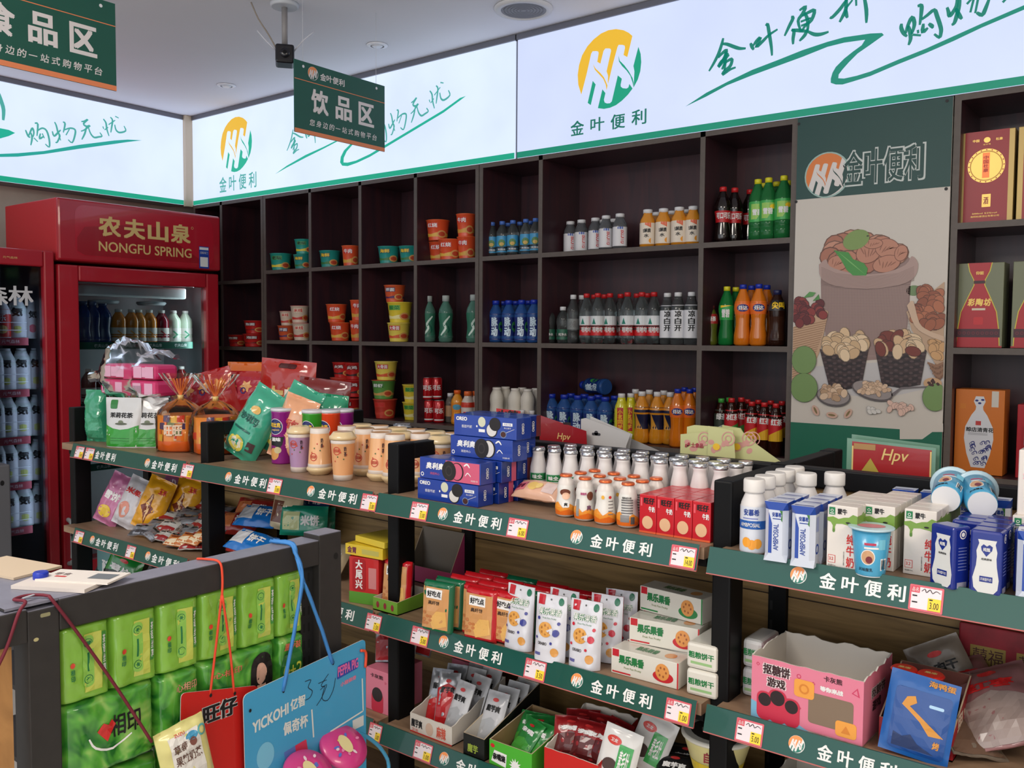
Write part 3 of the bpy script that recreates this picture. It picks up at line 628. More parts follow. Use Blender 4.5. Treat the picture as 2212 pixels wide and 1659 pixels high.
for nm, y, z, e, c_ in (('large_fridge_fill', 3.12, 1.15, 3.6, (.95, 1, .96)), ('small_fridge_fill', 2.18, 1.05, 1.7, (.88, .95, 1))):  # unseen lights added inside the fridges to brighten their interiors
    l = area(nm, (-4.88, y, z), (-5.08, y-.35, z), .03, 1.3, e, c_)
# ------------------------------------------------------------------ gondola shelving (double sided, four bays)
PXS = [-3.219, -2.401, -1.597, -.728, .15]; PW = .038; ZG = 1.231
ZS = [1.109, .814, .541, .246]
def XS(px, k=0):  # photo column -> x on the price strip plane of shelf k
    return _x_at(px, 1.495, ZS[k]-.018)
def strip_mb(x0, x1, z, units):
    H = .047; s_ = MB(); yt, yb = 1.506, 1.492; zt = z+.006
    s_.add([(x0, yt, zt), (x0, yb, zt-H), (x1, yb, zt-H), (x1, yt, zt), (x0, yt+.003, zt), (x0, yb+.003, zt-H-.001), (x1, yb+.003, zt-H-.001), (x1, yt+.003, zt)],
           [(0, 1, 2, 3)], strip_green)
    s_.add([(x0, yt, zt), (x0, yb, zt-H), (x1, yb, zt-H), (x1, yt, zt), (x0, yt+.003, zt), (x0, yb+.003, zt-H-.001), (x1, yb+.003, zt-H-.001), (x1, yt+.003, zt)],
           [(7, 6, 5, 4), (0, 3, 7, 4), (1, 5, 6, 2)], m((40, 80, 74), .4))
    s_.add([(x0, yt, zt), (x0, yb, zt-H), (x0, yb+.003, zt-H-.001), (x0, yt+.003, zt)], [(0, 3, 2, 1)], m((196, 90, 90), .5))
    s_.add([(x1, yt, zt), (x1, yb, zt-H), (x1, yb+.003, zt-H-.001), (x1, yt+.003, zt)], [(0, 1, 2, 3)], m((196, 90, 90), .5))
    fn = plane((0, yb, zt-H), (1, 0, 0), (0, yt-yb, H)); tags = []
    s_.put(rect(x0, x1, -.0005, .0015), fn, m((180, 96, 92), .5), 1)
    for u in units:
        if u[0] == 'L': logo(s_, fn, u[1], .025, .0135, logo_org, logo_grn, 1, m((236, 232, 230), .4))
        elif u[0] == 'T': s_.put(spaced('金叶便利', u[1], u[2], .011, .037, .33, .035), fn, white, 1)
        else:
            t = MB(); w = u[2]-u[1]; a = u[1]; pr_ = u[3] if len(u) > 3 else '3.00'
            t.put(rrect(a, a+w, .002, .042, .002), fn, m((214, 92, 104), .35, coat=.3), 3); t.put(rect(a+.003, a+w-.003, .005, .039), fn, m((236, 222, 226), .35, coat=.3), 4)
            t.put(rect(a+w*.56, a+w-.003, .005, .024), fn, m((250, 214, 60), .4), 5); t.put(rect(a+.003, a+w*.3, .030, .039), fn, m((214, 60, 80), .4), 5)
            t.put(text('品名', a+.004, a+w*.27, .0315, .038), fn, white, 6); t.put(text(pr_, a+w*.62, a+w-.006, .008, .018), fn, ink, 6)
            t.put(stroke([(a+w*.36, .033), (a+w*.45, .037), (a+w*.5, .032), (a+w*.6, .037), (a+w*.68, .032), (a+w*.78, .036), (a+w*.9, .033)], .0012), fn, ink, 6)
            t.put(rect(a+.005, a+.012, .024, .026), fn, ink, 6); t.put(rect(a+.005, a+.013, .014, .016), fn, ink, 6); t.put(rect(a+w*.6, a+w*.7, .0205, .0225), fn, ink, 6)
            tags.append(t)
    return s_, tags
U = {
 0: {0: [('P', XS(161), XS(179)), ('P', XS(182), XS(201)), ('T', XS(204), XS(247)), ('L', XS(316)), ('T', XS(326), XS(379)), ('P', XS(391), XS(415))],
     1: [('P', XS(160, 1), XS(178, 1)), ('L', XS(197, 1)), ('T', XS(205, 1), XS(252, 1)), ('P', XS(271, 1), XS(290, 1)), ('L', XS(317, 1)), ('T', XS(326, 1), XS(383, 1))], 2: []},
 1: {0: [('L', XS(491)), ('T', XS(505), XS(572)), ('P', XS(577), XS(606)), ('L', XS(669)), ('T', XS(686), XS(768)), ('P', XS(779), XS(812))],
     1: [('L', XS(560, 1)), ('T', XS(580, 1), XS(640, 1)), ('L', XS(655, 1)), ('T', XS(676, 1), XS(762, 1)), ('P', XS(789, 1), XS(821, 1), '1.50')], 2: [('P', XS(795, 2), XS(822, 2))]},
 2: {0: [('P', XS(886), XS(922), '3.00'), ('L', XS(954)), ('T', XS(978), XS(1080)), ('P', XS(1095), XS(1138), '6.00'), ('L', XS(1243)), ('T', XS(1274), XS(1406)), ('P', XS(1447), XS(1502), '14.00')],
     1: [('P', XS(887, 1), XS(924, 1), '5.00'), ('L', XS(956, 1)), ('T', XS(979, 1), XS(1081, 1)), ('P', XS(1132, 1), XS(1177, 1), '3.50'), ('L', XS(1244, 1)), ('T', XS(1275, 1), XS(1406, 1)), ('P', XS(1436, 1), XS(1490, 1), '1.00')],
     2: [('P', XS(893, 2), XS(931, 2), '1.00'), ('L', XS(957, 2)), ('T', XS(983, 2), XS(1085, 2)), ('L', XS(1246, 2)), ('T', XS(1280, 2), XS(1410, 2))]},
 3: {0: [('L', XS(1723)), ('T', XS(1769), XS(1955)), ('P', XS(1963), XS(2037), '3.00')],
     1: [('P', XS(1588, 1), XS(1647, 1), '5.00'), ('L', XS(1719, 1)), ('T', XS(1764, 1), XS(1935, 1))], 2: []}}
where = ['bay beside the fridges', 'second bay from left', 'bay with blue biscuit boxes', 'rightmost bay holding milk cartons']
bk1 = m((14, 14, 17), .5); bk1.node_tree.nodes['Principled BSDF'].inputs['Specular IOR Level'].default_value = .2
for i in range(4):
    x0, x1 = PXS[i], PXS[i+1]; o = link('gondola_shelf', None); tag(o, 'black gondola shelf with green price strips, '+where[i], 'gondola shelf', 'bays of the gondola row')
    def frame(x):
        f = MB().box(x, x+PW, 1.55, 1.61, 0, ZG, black, .004).box(x+.002, x+PW-.002, 1.61, 1.83, ZG-.042, ZG-.002, bk1, .003).box(x, x+PW, 1.83, 1.87, 0, ZG, black)
        f.box(x+.002, x+PW-.002, 1.87, 2.12, ZG-.042, ZG-.002, bk1, .003).box(x, x+PW, 2.12, 2.18, 0, ZG, black, .004).box(x, x+PW, 1.55, 2.18, 0, .08, black)
        fn = plane((x, 1.8295, 0), (1, 0, 0), (0, 0, 1))
        for k in range(26): f.put(rect(.004, .010, .12+k*.042, .14+k*.042), fn, m((4, 4, 5), .6), 1)
        link('side_frame', f.mesh('side_frame'), o)
    frame(x0)
    if i == 3: frame(x1)
    tr = MB().box(x0+PW, x1, 1.832, 1.868, ZG-.042, ZG-.002, bk1, .003); link('top_rail', tr.mesh('top_rail'), o)
    bp = MB(); seams = [.09, .39, .655, .949, 1.188]
    for a, b in zip(seams[:-1], seams[1:]): bp.box(x0+PW+.001, x1-.001, 1.842, 1.858, a+.0015, b-.0015, panelwood)
    bp.box(x0+PW+.001, x1-.001, 1.846, 1.854, .09, 1.188, m((50, 36, 24), .7)); link('back_panel', bp.mesh('back_panel'), o)
    for k, z in enumerate(ZS):
        sb = MB().box(x0+PW-.01, x1+.002, 1.506 if False else 1.512, 1.838, z-.022, z, shelfwood).box(x0+PW+.002, x1-.002, 1.53, 1.83, z-.04, z-.022, black)
        sh = link('shelf_board', sb.mesh('shelf_board'), o)
        sx0, sx1 = (x0+PW-.022 if i else x0-.01), x1-.004
        if i == 0: sx0 = XS(152)
        st, tg = strip_mb(sx0, sx1, z, U[i].get(k, [])); link('price_strip', st.mesh('price_strip'), sh)
        for t in tg: link('price_tag', t.mesh('price_tag'), sh)
    for z in (1.085, .79, .5): link('rear_shelf', MB().box(x0+PW, x1, 1.872, 2.17, z-.025, z, shelfwood).mesh('rear_shelf'), o)
    bs = MB().box(x0+PW, x1, 1.56, 2.17, 0, .09, black); link('base_plinth', bs.mesh('base_plinth'), o)

# ------------------------------------------------------------------ dark steel rack, front left
RX = -1.40
o = link('steel_rack', None); tag(o, 'dark steel rack of green tissue packs in the lower left foreground', 'rack')
top = m((128, 128, 142), .4, noise_amt=.06)  # upper faces of the steel, reflected light put into a paler grey
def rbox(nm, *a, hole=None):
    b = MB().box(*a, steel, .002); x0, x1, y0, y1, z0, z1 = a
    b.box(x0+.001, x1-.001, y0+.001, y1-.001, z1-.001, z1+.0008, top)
    return b
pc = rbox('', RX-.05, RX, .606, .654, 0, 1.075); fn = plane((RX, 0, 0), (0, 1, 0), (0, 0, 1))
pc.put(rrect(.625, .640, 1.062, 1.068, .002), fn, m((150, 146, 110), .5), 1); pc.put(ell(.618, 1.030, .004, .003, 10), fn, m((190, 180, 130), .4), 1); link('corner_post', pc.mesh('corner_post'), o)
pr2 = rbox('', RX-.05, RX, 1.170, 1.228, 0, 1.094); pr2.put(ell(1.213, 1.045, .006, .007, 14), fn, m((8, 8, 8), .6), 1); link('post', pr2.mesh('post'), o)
sl = MB().box(RX-.045, RX-.02, 1.138, 1.170, 0, 1.04, m((30, 30, 32), .5)); fn2 = plane((RX-.02, 0, 0), (0, 1, 0), (0, 0, 1))
for k in range(22):
    for u in (1.144, 1.156): sl.put(rrect(u, u+.005, 1.0-k*.034, 1.018-k*.034, .002), fn2, m((6, 6, 6), .7), 1)
link('slotted_strip', sl.mesh('slotted_strip'), o)
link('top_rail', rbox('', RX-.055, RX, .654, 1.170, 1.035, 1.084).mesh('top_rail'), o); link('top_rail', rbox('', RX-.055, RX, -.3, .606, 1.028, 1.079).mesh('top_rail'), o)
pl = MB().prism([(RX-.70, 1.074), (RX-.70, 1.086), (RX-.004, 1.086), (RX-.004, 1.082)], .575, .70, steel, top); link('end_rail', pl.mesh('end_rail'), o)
link('wood_panel', MB().box(RX-.030, RX-.014, -.3, .588, .05, 1.026, wood('orange_wood', (150, 106, 62), (188, 138, 84), (4, 10, 3), .5)).mesh('wood_panel'), o)
for z in (.905, .78, .64, .4): link('rack_shelf', MB().box(RX-.36, RX-.052, .66, 1.165, z-.012, z-.004, steel).mesh('rack_shelf'), o)
link('rear_post', MB().box(RX-.42, RX-.37, .61, .66, 0, 1.073, steel).mesh('rear_post'), o); link('rear_post', MB().box(RX-.42, RX-.37, 1.17, 1.22, 0, .95, steel).mesh('rear_post'), o)

# ------------------------------------------------------------------ product builders
def hz(px, Y, py=1000): return (P(1, Y, px, py)-Vector((0, 0, CZ))).dot(BF)/F
clear = m((225, 235, 236), .06, trans=.95); clearg = m((170, 214, 196), .06, trans=.9); shadow_ = m((200, 200, 200), .6)
def interp(prof, z):
    for a, b in zip(prof[:-1], prof[1:]):
        if a[1] <= z <= b[1]: return a[0]+(b[0]-a[0])*((z-a[1])/max(b[1]-a[1], 1e-6))
    return prof[-1][0] if z > prof[-1][1] else prof[0][0]
KP = {'water': [(.80, 0), (1, .02), (1, .20), (.94, .215), (1, .23), (1, .30), (.95, .315), (1, .33), (1, .64), (.93, .72), (.6, .83), (.42, .885), (.40, .91)],
      'contour': [(.8, 0), (1, .03), (1, .16), (.80, .34), (.86, .46), (1, .58), (.98, .68), (.7, .79), (.42, .88), (.40, .91)],
      'milk': [(.9, 0), (1, .03), (1, .44), (.97, .50), (.66, .72), (.56, .78), (.60, .80), (.60, .86)],
      'wave': [(.8, 0), (.98, .03), (1, .12), (.86, .26), (.84, .36), (.97, .52), (1, .62), (.92, .70), (.62, .80), (.45, .85), (.44, .88)],
      'pot': [(.86, 0), (.98, .03), (1, .14), (.90, .40), (.86, .52), (.93, .66), (.86, .78), (.62, .88), (.56, .92)],
      'square': [(.86, 0), (1, .02), (1, .60), (.94, .68), (.66, .78), (.58, .82), (.58, .85)]}
def bottle(H, R, kind, body, cap, labels=(), capr=.46, caph=.10, n=20, decor=None, sq=0, fill=None, bname='bottle_body'):
    pf = [(r*R, z*H) for r, z in KP[kind]]; b = MB()
    if fill:
        zl, fm = fill; q = []
        for r, z in pf:
            q.append((r, z, fm if z <= zl*H else None))
        b.lathe([(r, z, (fm if z < zl*H else body)) for r, z in pf], body, n, sq)
    else: b.lathe(pf, body, n, sq)
    topz = pf[-1][1]; parts = [(bname, b)]
    for k, L in enumerate(labels):
        z0, z1, mt = L[:3]; lm = MB(); zs = [z0+(z1-z0)*i/5 for i in range(6)]
        lm.lathe([(interp(pf, z*H)+.0006, z*H) for z in zs], mt, n, sq, cap0=False, cap1=False)
        if len(L) > 3: L[3](lm, cyl(lambda v, pf=pf: interp(pf, v)+.0008), R, H)
        parts.append(('label', lm))
    c = MB().lathe([(capr*R, topz-.002), (capr*R, topz+caph*H*.9), (capr*R*.9, topz+caph*H)], cap, n); parts.append(('cap', c))
    return proto(*parts)
def cup(D, H, col, lidc, decor=None, rim=white, taper=.78, lidh=.004, inv=False):
    R = D/2; b = MB().lathe([(R*taper, 0), (R*taper, .004), (R*.97, H*.94), (R, H*.95), (R*1.02, H*.965), (R, H*.98)], col, 28)
    rf = lambda v: R*taper+(R*.97-R*taper)*min(1, max(0, v/(H*.94)))
    if decor: decor(b, cyl(rf), R, H)
    l = MB().lathe([(R*1.03, H*.978), (R*1.03, H*.99), (R*.92, H)], lidc, 28)
    return proto(('cup', b), ('lid', l))
def T_(txt, u0, u1, v0, v1, mt, lay=2, bold=.04, fn=None):
    return lambda lm, f, R, H: lm.put(text(txt, u0*R, u1*R, v0*H, v1*H, bold), f, mt, lay, .012)
def multi(*fs):
    def g(*a):
        for q in fs: q(*a)
    return g
def S_(shape_fn, mt, lay=1, step=.012):
    return lambda lm, f, R, H: lm.put(shape_fn(R, H), f, mt, lay, step)
# instant noodle cups
def noodle(D, H, col, lid, c2, txt, tc=ink, ring_=None):
    return cup(D, H, m(col, .35, coat=.3), m(lid, .35), multi(
        S_(lambda R, H: poly([(-R*1.2, .02), (R*1.3, .02), (R*1.3, H*.30), (R*.4, H*.42), (-R*.5, H*.30), (-R*1.2, H*.36)]), m(c2, .4), 1),
        S_(lambda R, H: ell(R*.5, H*.30, R*.42, H*.18), m((214, 160, 90), .5), 2), S_(lambda R, H: ell(R*.5, H*.30, R*.30, H*.11), m((190, 70, 40), .5), 3),
        S_(lambda R, H: rect(-R*.9, R*.15, H*.60, H*.84), m(ring_ or (240, 240, 236), .4), 2), T_(txt, -.85, .1, .62, .82, tc, 3, .03)))
OR = (226, 84, 44); TEAL = (40, 150, 140); YE = (232, 206, 60); RD = (196, 36, 34); CR = (222, 200, 178)
Nd = {'teal': noodle(.125, .10, TEAL, (60, 170, 160), (60, 120, 60), '海鲜', yel, (20, 90, 84)), 'greenyel': noodle(.135, .105, (40, 156, 140), (50, 160, 150), (232, 208, 60), '老坛', ink, (60, 150, 90)),
      'orange': noodle(.105, .118, OR, (236, 120, 60), (214, 160, 60), '牛肉', white, (200, 40, 30)), 'orangebig': noodle(.13, .112, OR, (236, 130, 70), (226, 176, 70), '红烧', white, (206, 50, 32)),
      'yellow': noodle(.14, .112, YE, (236, 214, 90), (240, 228, 160), '酸菜', greenink, (120, 180, 60)), 'yellow2': noodle(.13, .105, (236, 212, 90), (240, 220, 120), (220, 90, 50), '大骨面', white, (200, 36, 40)),
      'red': noodle(.12, .09, RD, (210, 60, 50), (60, 30, 28), '火鸡', white, (120, 20, 20)), 'redbowl': noodle(.13, .075, RD, (214, 70, 60), (110, 30, 30), '泡面', white, (90, 20, 24)),
      'cream': noodle(.115, .105, CR, (214, 90, 96), (200, 60, 50), '米线', redink, (232, 214, 190)), 'purple': noodle(.115, .09, (214, 90, 50), (214, 110, 70), (84, 40, 90), '拌面', white, (70, 40, 90)),
      'green': noodle(.135, .105, (96, 156, 74), (206, 60, 44), (206, 160, 90), '鲜虾', white, (60, 120, 50)), 'plainred': noodle(.135, .108, (200, 60, 46), (214, 90, 70), (206, 70, 52), '香辣', redink, (206, 66, 50))}
G_N = 'instant noodle cups on the back wall shelves'
def ncup(kind, px, z, Y, label, sc=1):
    x = _x_at(px, Y, z+.05); place('noodle_cup', Nd[kind], (x, Y, z), label, 'noodle cup', G_N, math.atan2(-x, Y)+random.uniform(-.2, .2), sc=sc)
zA1, zA2, zA3 = 1.8845, 1.4565, 1.0265; z0a, z0b = 1.8335, 1.4115
ncup('greenyel', 607, zA1, 3.53, 'green and yellow noodle bowl in the top-left cell, leftmost on its shelf')
ncup('teal', 654, zA1, 3.54, 'teal noodle cup under a yellow and green one, top shelf', .9); ncup('greenyel', 657, zA1+.091, 3.54, 'yellow and green noodle cup stacked on a teal cup, top shelf', .85)
ncup('teal', 713, zA1, 3.54, 'teal noodle bowl left of a lone orange cup, top shelf'); ncup('orange', 758, zA1, 3.53, 'single orange noodle cup on the top shelf, half behind an upright')
ncup('teal', 840, zA1, 3.54, 'wide teal noodle bowl in the third column, top shelf', .98); ncup('teal', 885, zA1, 3.57, 'teal noodle bowl pushed against the upright right of another teal bowl', .95)
ncup('orangebig', 950, zA1, 3.60, 'orange noodle cup at the bottom left of the orange stacks', .97); ncup('orangebig', 946, zA1+.1105, 3.56, 'orange noodle cup on top of the left orange stack', .97); ncup('orangebig', 972, zA1, 3.53, 'orange noodle cup with gold side at the front of the orange stacks', .97)
ncup('orange', 1009, zA1, 3.55, 'orange noodle cup at the bottom of the right-hand orange stack'); ncup('orange', 1007, zA1+.1185, 3.56, 'orange noodle cup on top of the right-hand orange stack')
ncup('redbowl', 511, z0b, 3.55, 'low red noodle bowl standing alone at the far left'); ncup('redbowl', 549, z0b, 3.54, 'low red noodle bowl at the bottom of the leftmost stack', 1.1); ncup('redbowl', 551, z0b+.084, 3.54, 'red noodle bowl on top of the leftmost stack', 1.1)
ncup('purple', 620, zA2, 3.56, 'small orange and purple noodle cup, middle shelf at left'); ncup('cream', 652, zA2, 3.54, 'cream noodle cup with red lid, lower of two'); ncup('cream', 648, zA2+.1055, 3.54, 'cream noodle cup with pink-red lid stacked on another')
ncup('cream', 621, zA2+.091, 3.57, 'cream noodle cup at left on top of the purple one', .85)
ncup('orangebig', 735, zA2, 3.54, 'orange noodle cup at the bottom of a stack, middle shelf second column', .96); ncup('orangebig', 727, zA2+.1085, 3.53, 'orange noodle cup on top of a stack, middle shelf second column', .94); ncup('orange', 775, zA2, 3.56, 'orange noodle cup mostly behind an upright, middle shelf, lower'); ncup('orange', 776, zA2+.1185, 3.56, 'orange noodle cup mostly behind an upright, middle shelf, upper')
ncup('yellow2', 862, zA2, 3.54, 'yellow and red noodle bowl at the bottom of the middle shelf stack of three'); ncup('yellow', 864, zA2+.1055, 3.54, 'yellow-green noodle bowl in the middle of the stack of three'); ncup('purple', 853, zA2+.218, 3.55, 'orange and purple cup on top of the stack of three, middle shelf', 1.05)
ncup('red', 740, zA3+.215, 3.56, 'dark red noodle cup on top of the lowest visible left stack'); ncup('plainred', 738, zA3+.107, 3.56, 'plain orange-red tub below a dark red noodle cup'); ncup('plainred', 722, zA3, 3.57, 'plain red tub at the bottom behind the tall red bag')
ncup('red', 768, zA3+.205, 3.58, 'pink-red noodle cup beside the upright, lowest visible shelf', 1.1); ncup('red', 768, zA3+.105, 3.58, 'dark red noodle cup below a pink-red one beside the upright', 1.1); ncup('redbowl', 756, zA3, 3.53, 'red bowl with white lettering, lowest on its shelf', 1.3)
ncup('yellow2', 834, zA3+.215, 3.54, 'yellow noodle cup with a red title on top of the lower stack'); ncup('green', 829, zA3+.109, 3.54, 'green noodle cup in the middle of the lower stack'); ncup('plainred', 832, zA3, 3.54, 'red noodle tub at the bottom of the lower stack')
for k in (0, 1): ncup('yellow', 893, zA3+.0975*k, 3.58, 'yellow and blue noodle cup beside the upright, '+('lower' if k == 0 else 'upper')+' of two', .87)

wcap = m((224, 224, 226), .4); bcap = m((70, 110, 190), .4); rcap = m((200, 36, 40), .35); ycap = m((222, 214, 40), .4); dbcap = m((24, 50, 170), .35); gcap = m((70, 170, 70), .4)
h = hz(1108, 3.54)
b_small = bottle(76*h, 12.5*h, 'water', clear, bcap, [(.12, .58, m((64, 150, 196), .4), multi(S_(lambda R, H: ell(0, H*.38, R*.62, H*.10), m((90, 130, 70), .5)), S_(lambda R, H: ell(0, H*.35, R*.4, H*.05), m((206, 170, 90), .5), 2), T_('天然水', -.7, .7, .17, .23, white, 2, .03)))], .5, .09)
zB1, zB2, zB3 = 1.8865, 1.4605, 1.0175; rzB = .6
row('water_bottle', b_small, [1063, 1085, 1108, 1136, 1157], 3.53, zB1, 'small clear water bottle with blue label and cap, {o} of the front five', 'bottle', 'small blue-label water bottles', .55)
row('water_bottle', b_small, [1074, 1098, 1123, 1145], 3.60, zB1, 'small blue-label water bottle in the back row, {o}', 'bottle', 'small blue-label water bottles', .5)
h = hz(1300, 3.56)
glu = bottle(79*h, 15*h, 'square', m((196, 200, 206), .06, trans=.85), wcap, [(.08, .58, m((220, 218, 220), .4), multi(S_(lambda R, H: rect(-R*.9, R*1.0, H*.52, H*.58), m((60, 90, 170), .4)), lambda lm, f, R, H: lm.put(([(R*.35-(p[1]-.0)*1, H*.14+(p[0])*1)+tuple(p[2:]) for p in text('GLUCOSE', 0, H*.36, -R*.28, R*.28, .04)[0]], text('GLUCOSE', 0, H*.36, -R*.28, R*.28, .04)[1]), f, redink, 2, .012)))], .62, .085, sq=.25)
row('drink_bottle', glu, [1232, 1256, 1286, 1309, 1339], [3.62, 3.60, 3.58, 3.54, 3.52], zB1, 'clear bottle with white label and red sideways lettering, {o}', 'bottle', 'clear bottles with red sideways lettering', .6)
row('drink_bottle', glu, [1304, 1326], 3.66, zB1, 'clear white-label bottle standing behind the others, {o}', 'bottle', 'clear bottles with red sideways lettering', .6)
oj = bottle(82*h, 16*h, 'square', m((214, 140, 40), .15, coat=.4), wcap, [(.08, .60, m((228, 214, 196), .4), multi(S_(lambda R, H: poly([(-R, H*.60), (R*1.2, H*.60), (R*1.2, H*.40), (R*.2, H*.5)]), m((226, 100, 60), .4)), S_(lambda R, H: ell(R*.6, H*.16, R*.5, H*.07), m((240, 160, 50), .4)), T_('电解质', -.85, .35, .36, .46, ink, 3, .05), T_('水', -.5, .1, .24, .33, ink, 3, .04)))], .6, .09, sq=.2)
row('juice_bottle', oj, [1399, 1433, 1467, 1497], [3.52, 3.53, 3.53, 3.54], zB1, 'orange juice bottle with white cap, {o} in the front row', 'bottle', 'orange drinks on the top shelf', .55)
row('juice_bottle', oj, [1418, 1451, 1483], 3.62, zB1, 'orange juice bottle with white cap in the back row, {o}', 'bottle', 'orange drinks on the top shelf', .55)
h = hz(1600, 3.56)
dark = m((22, 10, 10), .08, coat=.5); cola = bottle(122*h, 18*h, 'contour', m((40, 30, 30), .05, trans=.35), rcap, [(.36, .56, m((190, 26, 34), .35), T_('可口可乐', -.9, .9, .42, .53, white, 2, .05))], .42, .075, fill=(.78, dark))
row('cola_bottle', cola, [1561, 1586, 1619], [3.53, 3.58, 3.66], zB1, 'dark cola bottle with red label and red cap, {o}', 'bottle', 'cola bottles', .55)
spr = bottle(132*h, 18*h, 'water', m((50, 150, 80), .06, trans=.55), ycap, [(.30, .62, m((60, 170, 80), .35), multi(S_(lambda R, H: poly([(-R*.9, H*.34), (-R*.2, H*.34), (R*.9, H*.58), (-R*.9, H*.58)]), m((150, 200, 90), .4)), S_(lambda R, H: ell(R*.4, H*.52, R*.35, H*.035), yel, 2), T_('雪碧', -.7, .4, .40, .50, white, 3, .05)))], .42, .07)
row('soda_bottle', spr, [1636, 1659, 1692], [3.54, 3.53, 3.52], zB1, 'tall green soda bottle with yellow cap, {o} of the front three', 'bottle', 'green soda bottles', .5); row('soda_bottle', spr, [1649, 1676, 1700], 3.64, zB1, 'tall green soda bottle in the back row, {o}', 'bottle', 'green soda bottles', .5)
# middle shelf
h = hz(960, 3.55)
spt = bottle(100*h, 15.5*h, 'wave', m((120, 180, 160), .06, trans=.6), m((200, 210, 206), .3, trans=.3), [(.10, .62, m((60, 130, 104), .3, trans=.25), multi(S_(lambda R, H: stroke([(-R*.7, H*.15), (0, H*.3), (-R*.2, H*.4), (R*.6, H*.56)], R*.3), m((206, 226, 214), .3), 2), S_(lambda R, H: stroke([(-R*.2, H*.12), (R*.5, H*.26), (R*.1, H*.4)], R*.2), m((20, 90, 70), .3), 2)))], .50, .12)
row('sports_drink_bottle', spt, [926, 963, 1023], 3.55, zA2, 'clear green sports drink bottle with push cap, {o}', 'bottle', 'green sports drink bottles', .7)
h = hz(1110, 3.55)
def viz(cap_, c1, c2, H=93, R=16):
    return bottle(H*h, R*h, 'wave', m((60, 110, 190), .06, trans=.5), cap_, [(.06, .66, m(c1, .3), multi(S_(lambda R, H: ell(R*.9, H*.36, R*.4, H*.12), m((60, 150, 70), .4), 1), lambda lm, f, R, H: lm.put(vtext('脉动', -R*.55, R*.35, H*.14, H*.58, .05, .06), f, m((206, 226, 240), .3), 2, .012)))], .50, .09)
vb = viz(dbcap, (22, 40, 110), 0)
row('vitamin_drink_bottle', vb, [1071, 1099, 1127, 1154], 3.54, zB2, 'blue vitamin drink bottle with blue cap, {o}, in the narrow middle cell', 'bottle', 'blue vitamin drink bottles', .55); row('vitamin_drink_bottle', vb, [1086, 1114, 1142], 3.62, zB2, 'blue vitamin drink bottle in the back row of the narrow middle cell, {o}', 'bottle', 'blue vitamin drink bottles', .5)
h = hz(1300, 3.56)
w_s = bottle(80*h, 13.5*h, 'water', clear, wcap, [(.10, .38, m((34, 96, 74), .4), T_('纯净水', -.7, .7, .2, .28, white, 2, .02))], .5, .09)
row('water_bottle', w_s, [1187, 1203, 1216], [3.54, 3.60, 3.54], zB2, 'short clear water bottle with green label and white cap, {o}', 'bottle', 'short green-label water bottles', .55)
w_t = bottle(107*h, 14*h, 'water', clear, wcap, [(.28, .50, m((170, 176, 176), .3, trans=.5), T_('小泉', -.5, .5, .33, .46, m((120, 120, 120), .4), 2, .02))], .48, .08)
row('water_bottle', w_t, [1238, 1256], [3.56, 3.62], zB2, 'tall plain clear water bottle with white cap, {o}', 'bottle', 'tall plain water bottles', .55)
w_r = bottle(109*h, 15*h, 'water', clear, rcap, [(.16, .54, m((206, 34, 40), .35), multi(S_(lambda R, H: rect(-R*1.5, R*1.5, H*.36, H*.54), m((220, 224, 226), .35), 1), S_(lambda R, H: poly([(-R*.8, H*.38), (-R*.2, H*.38), (-R*.5, H*.5)]), m((30, 130, 110), .4), 2), T_('哇哈哈', -.7, .8, .22, .33, white, 2, .04)))], .46, .075)
row('water_bottle', w_r, [1267, 1291, 1317, 1355, 1386, 1412], [3.54, 3.53, 3.57, 3.53, 3.55, 3.57], zB2, 'red-capped clear water bottle with red and white label, {o} in front', 'bottle', 'red-capped water bottles', .5)
row('water_bottle', w_r, [1283, 1305, 1340, 1375, 1398], 3.65, zB2, 'red-capped water bottle in the back row, {o}', 'bottle', 'red-capped water bottles', .5)
w_w = bottle(113*h, 15*h, 'square', clear, wcap, [(.12, .70, m((222, 222, 226), .35), lambda lm, f, R, H: lm.put(vtext('凉白开', -R*.45, R*.45, H*.24, H*.60, .12, .05), f, ink, 2, .012))], .5, .075, sq=.2)
row('water_bottle', w_w, [1441, 1464, 1493], [3.56, 3.53, 3.53], zB2, 'clear bottle with tall white label and black vertical characters, {o}', 'bottle', 'white-label boiled water bottles', .5)
h = hz(1610, 3.56)
gt = bottle(90*h, 15*h, 'wave', m((110, 120, 40), .1, trans=.3), m((90, 40, 36), .4), [(.52, .76, m((176, 44, 40), .35), T_('绿茶', -.6, .6, .58, .7, white, 2, .04))], .45, .08)
row('tea_bottle', gt, [1537], 3.56, zB2, 'olive green tea bottle with a red label beside the green soda', 'bottle', None, .5)
spr2 = bottle(130*h, 17*h, 'contour', m((30, 140, 66), .08, trans=.4), ycap, [(.42, .66, m((40, 160, 70), .35), multi(S_(lambda R, H: poly([(-R*.9, H*.62), (R*.6, H*.66), (-R*.9, H*.66)]), yel, 1), T_('雪碧', -.7, .3, .46, .60, white, 3, .05)))], .42, .065)
row('soda_bottle', spr2, [1569, 1588], [3.54, 3.61], zB2, 'green soda bottle with yellow cap on the middle shelf, {o}', 'bottle', 'green soda bottles', .5)
fan = bottle(133*h, 18*h, 'contour', m((214, 116, 22), .12, coat=.4), dbcap, [(.50, .70, m((238, 112, 40), .35), multi(S_(lambda R, H: ell(-R*.1, H*.60, R*.72, H*.06), m((30, 40, 120), .4), 1), T_('芬达', -.65, .45, .565, .635, white, 3, .05)))], .42, .065)
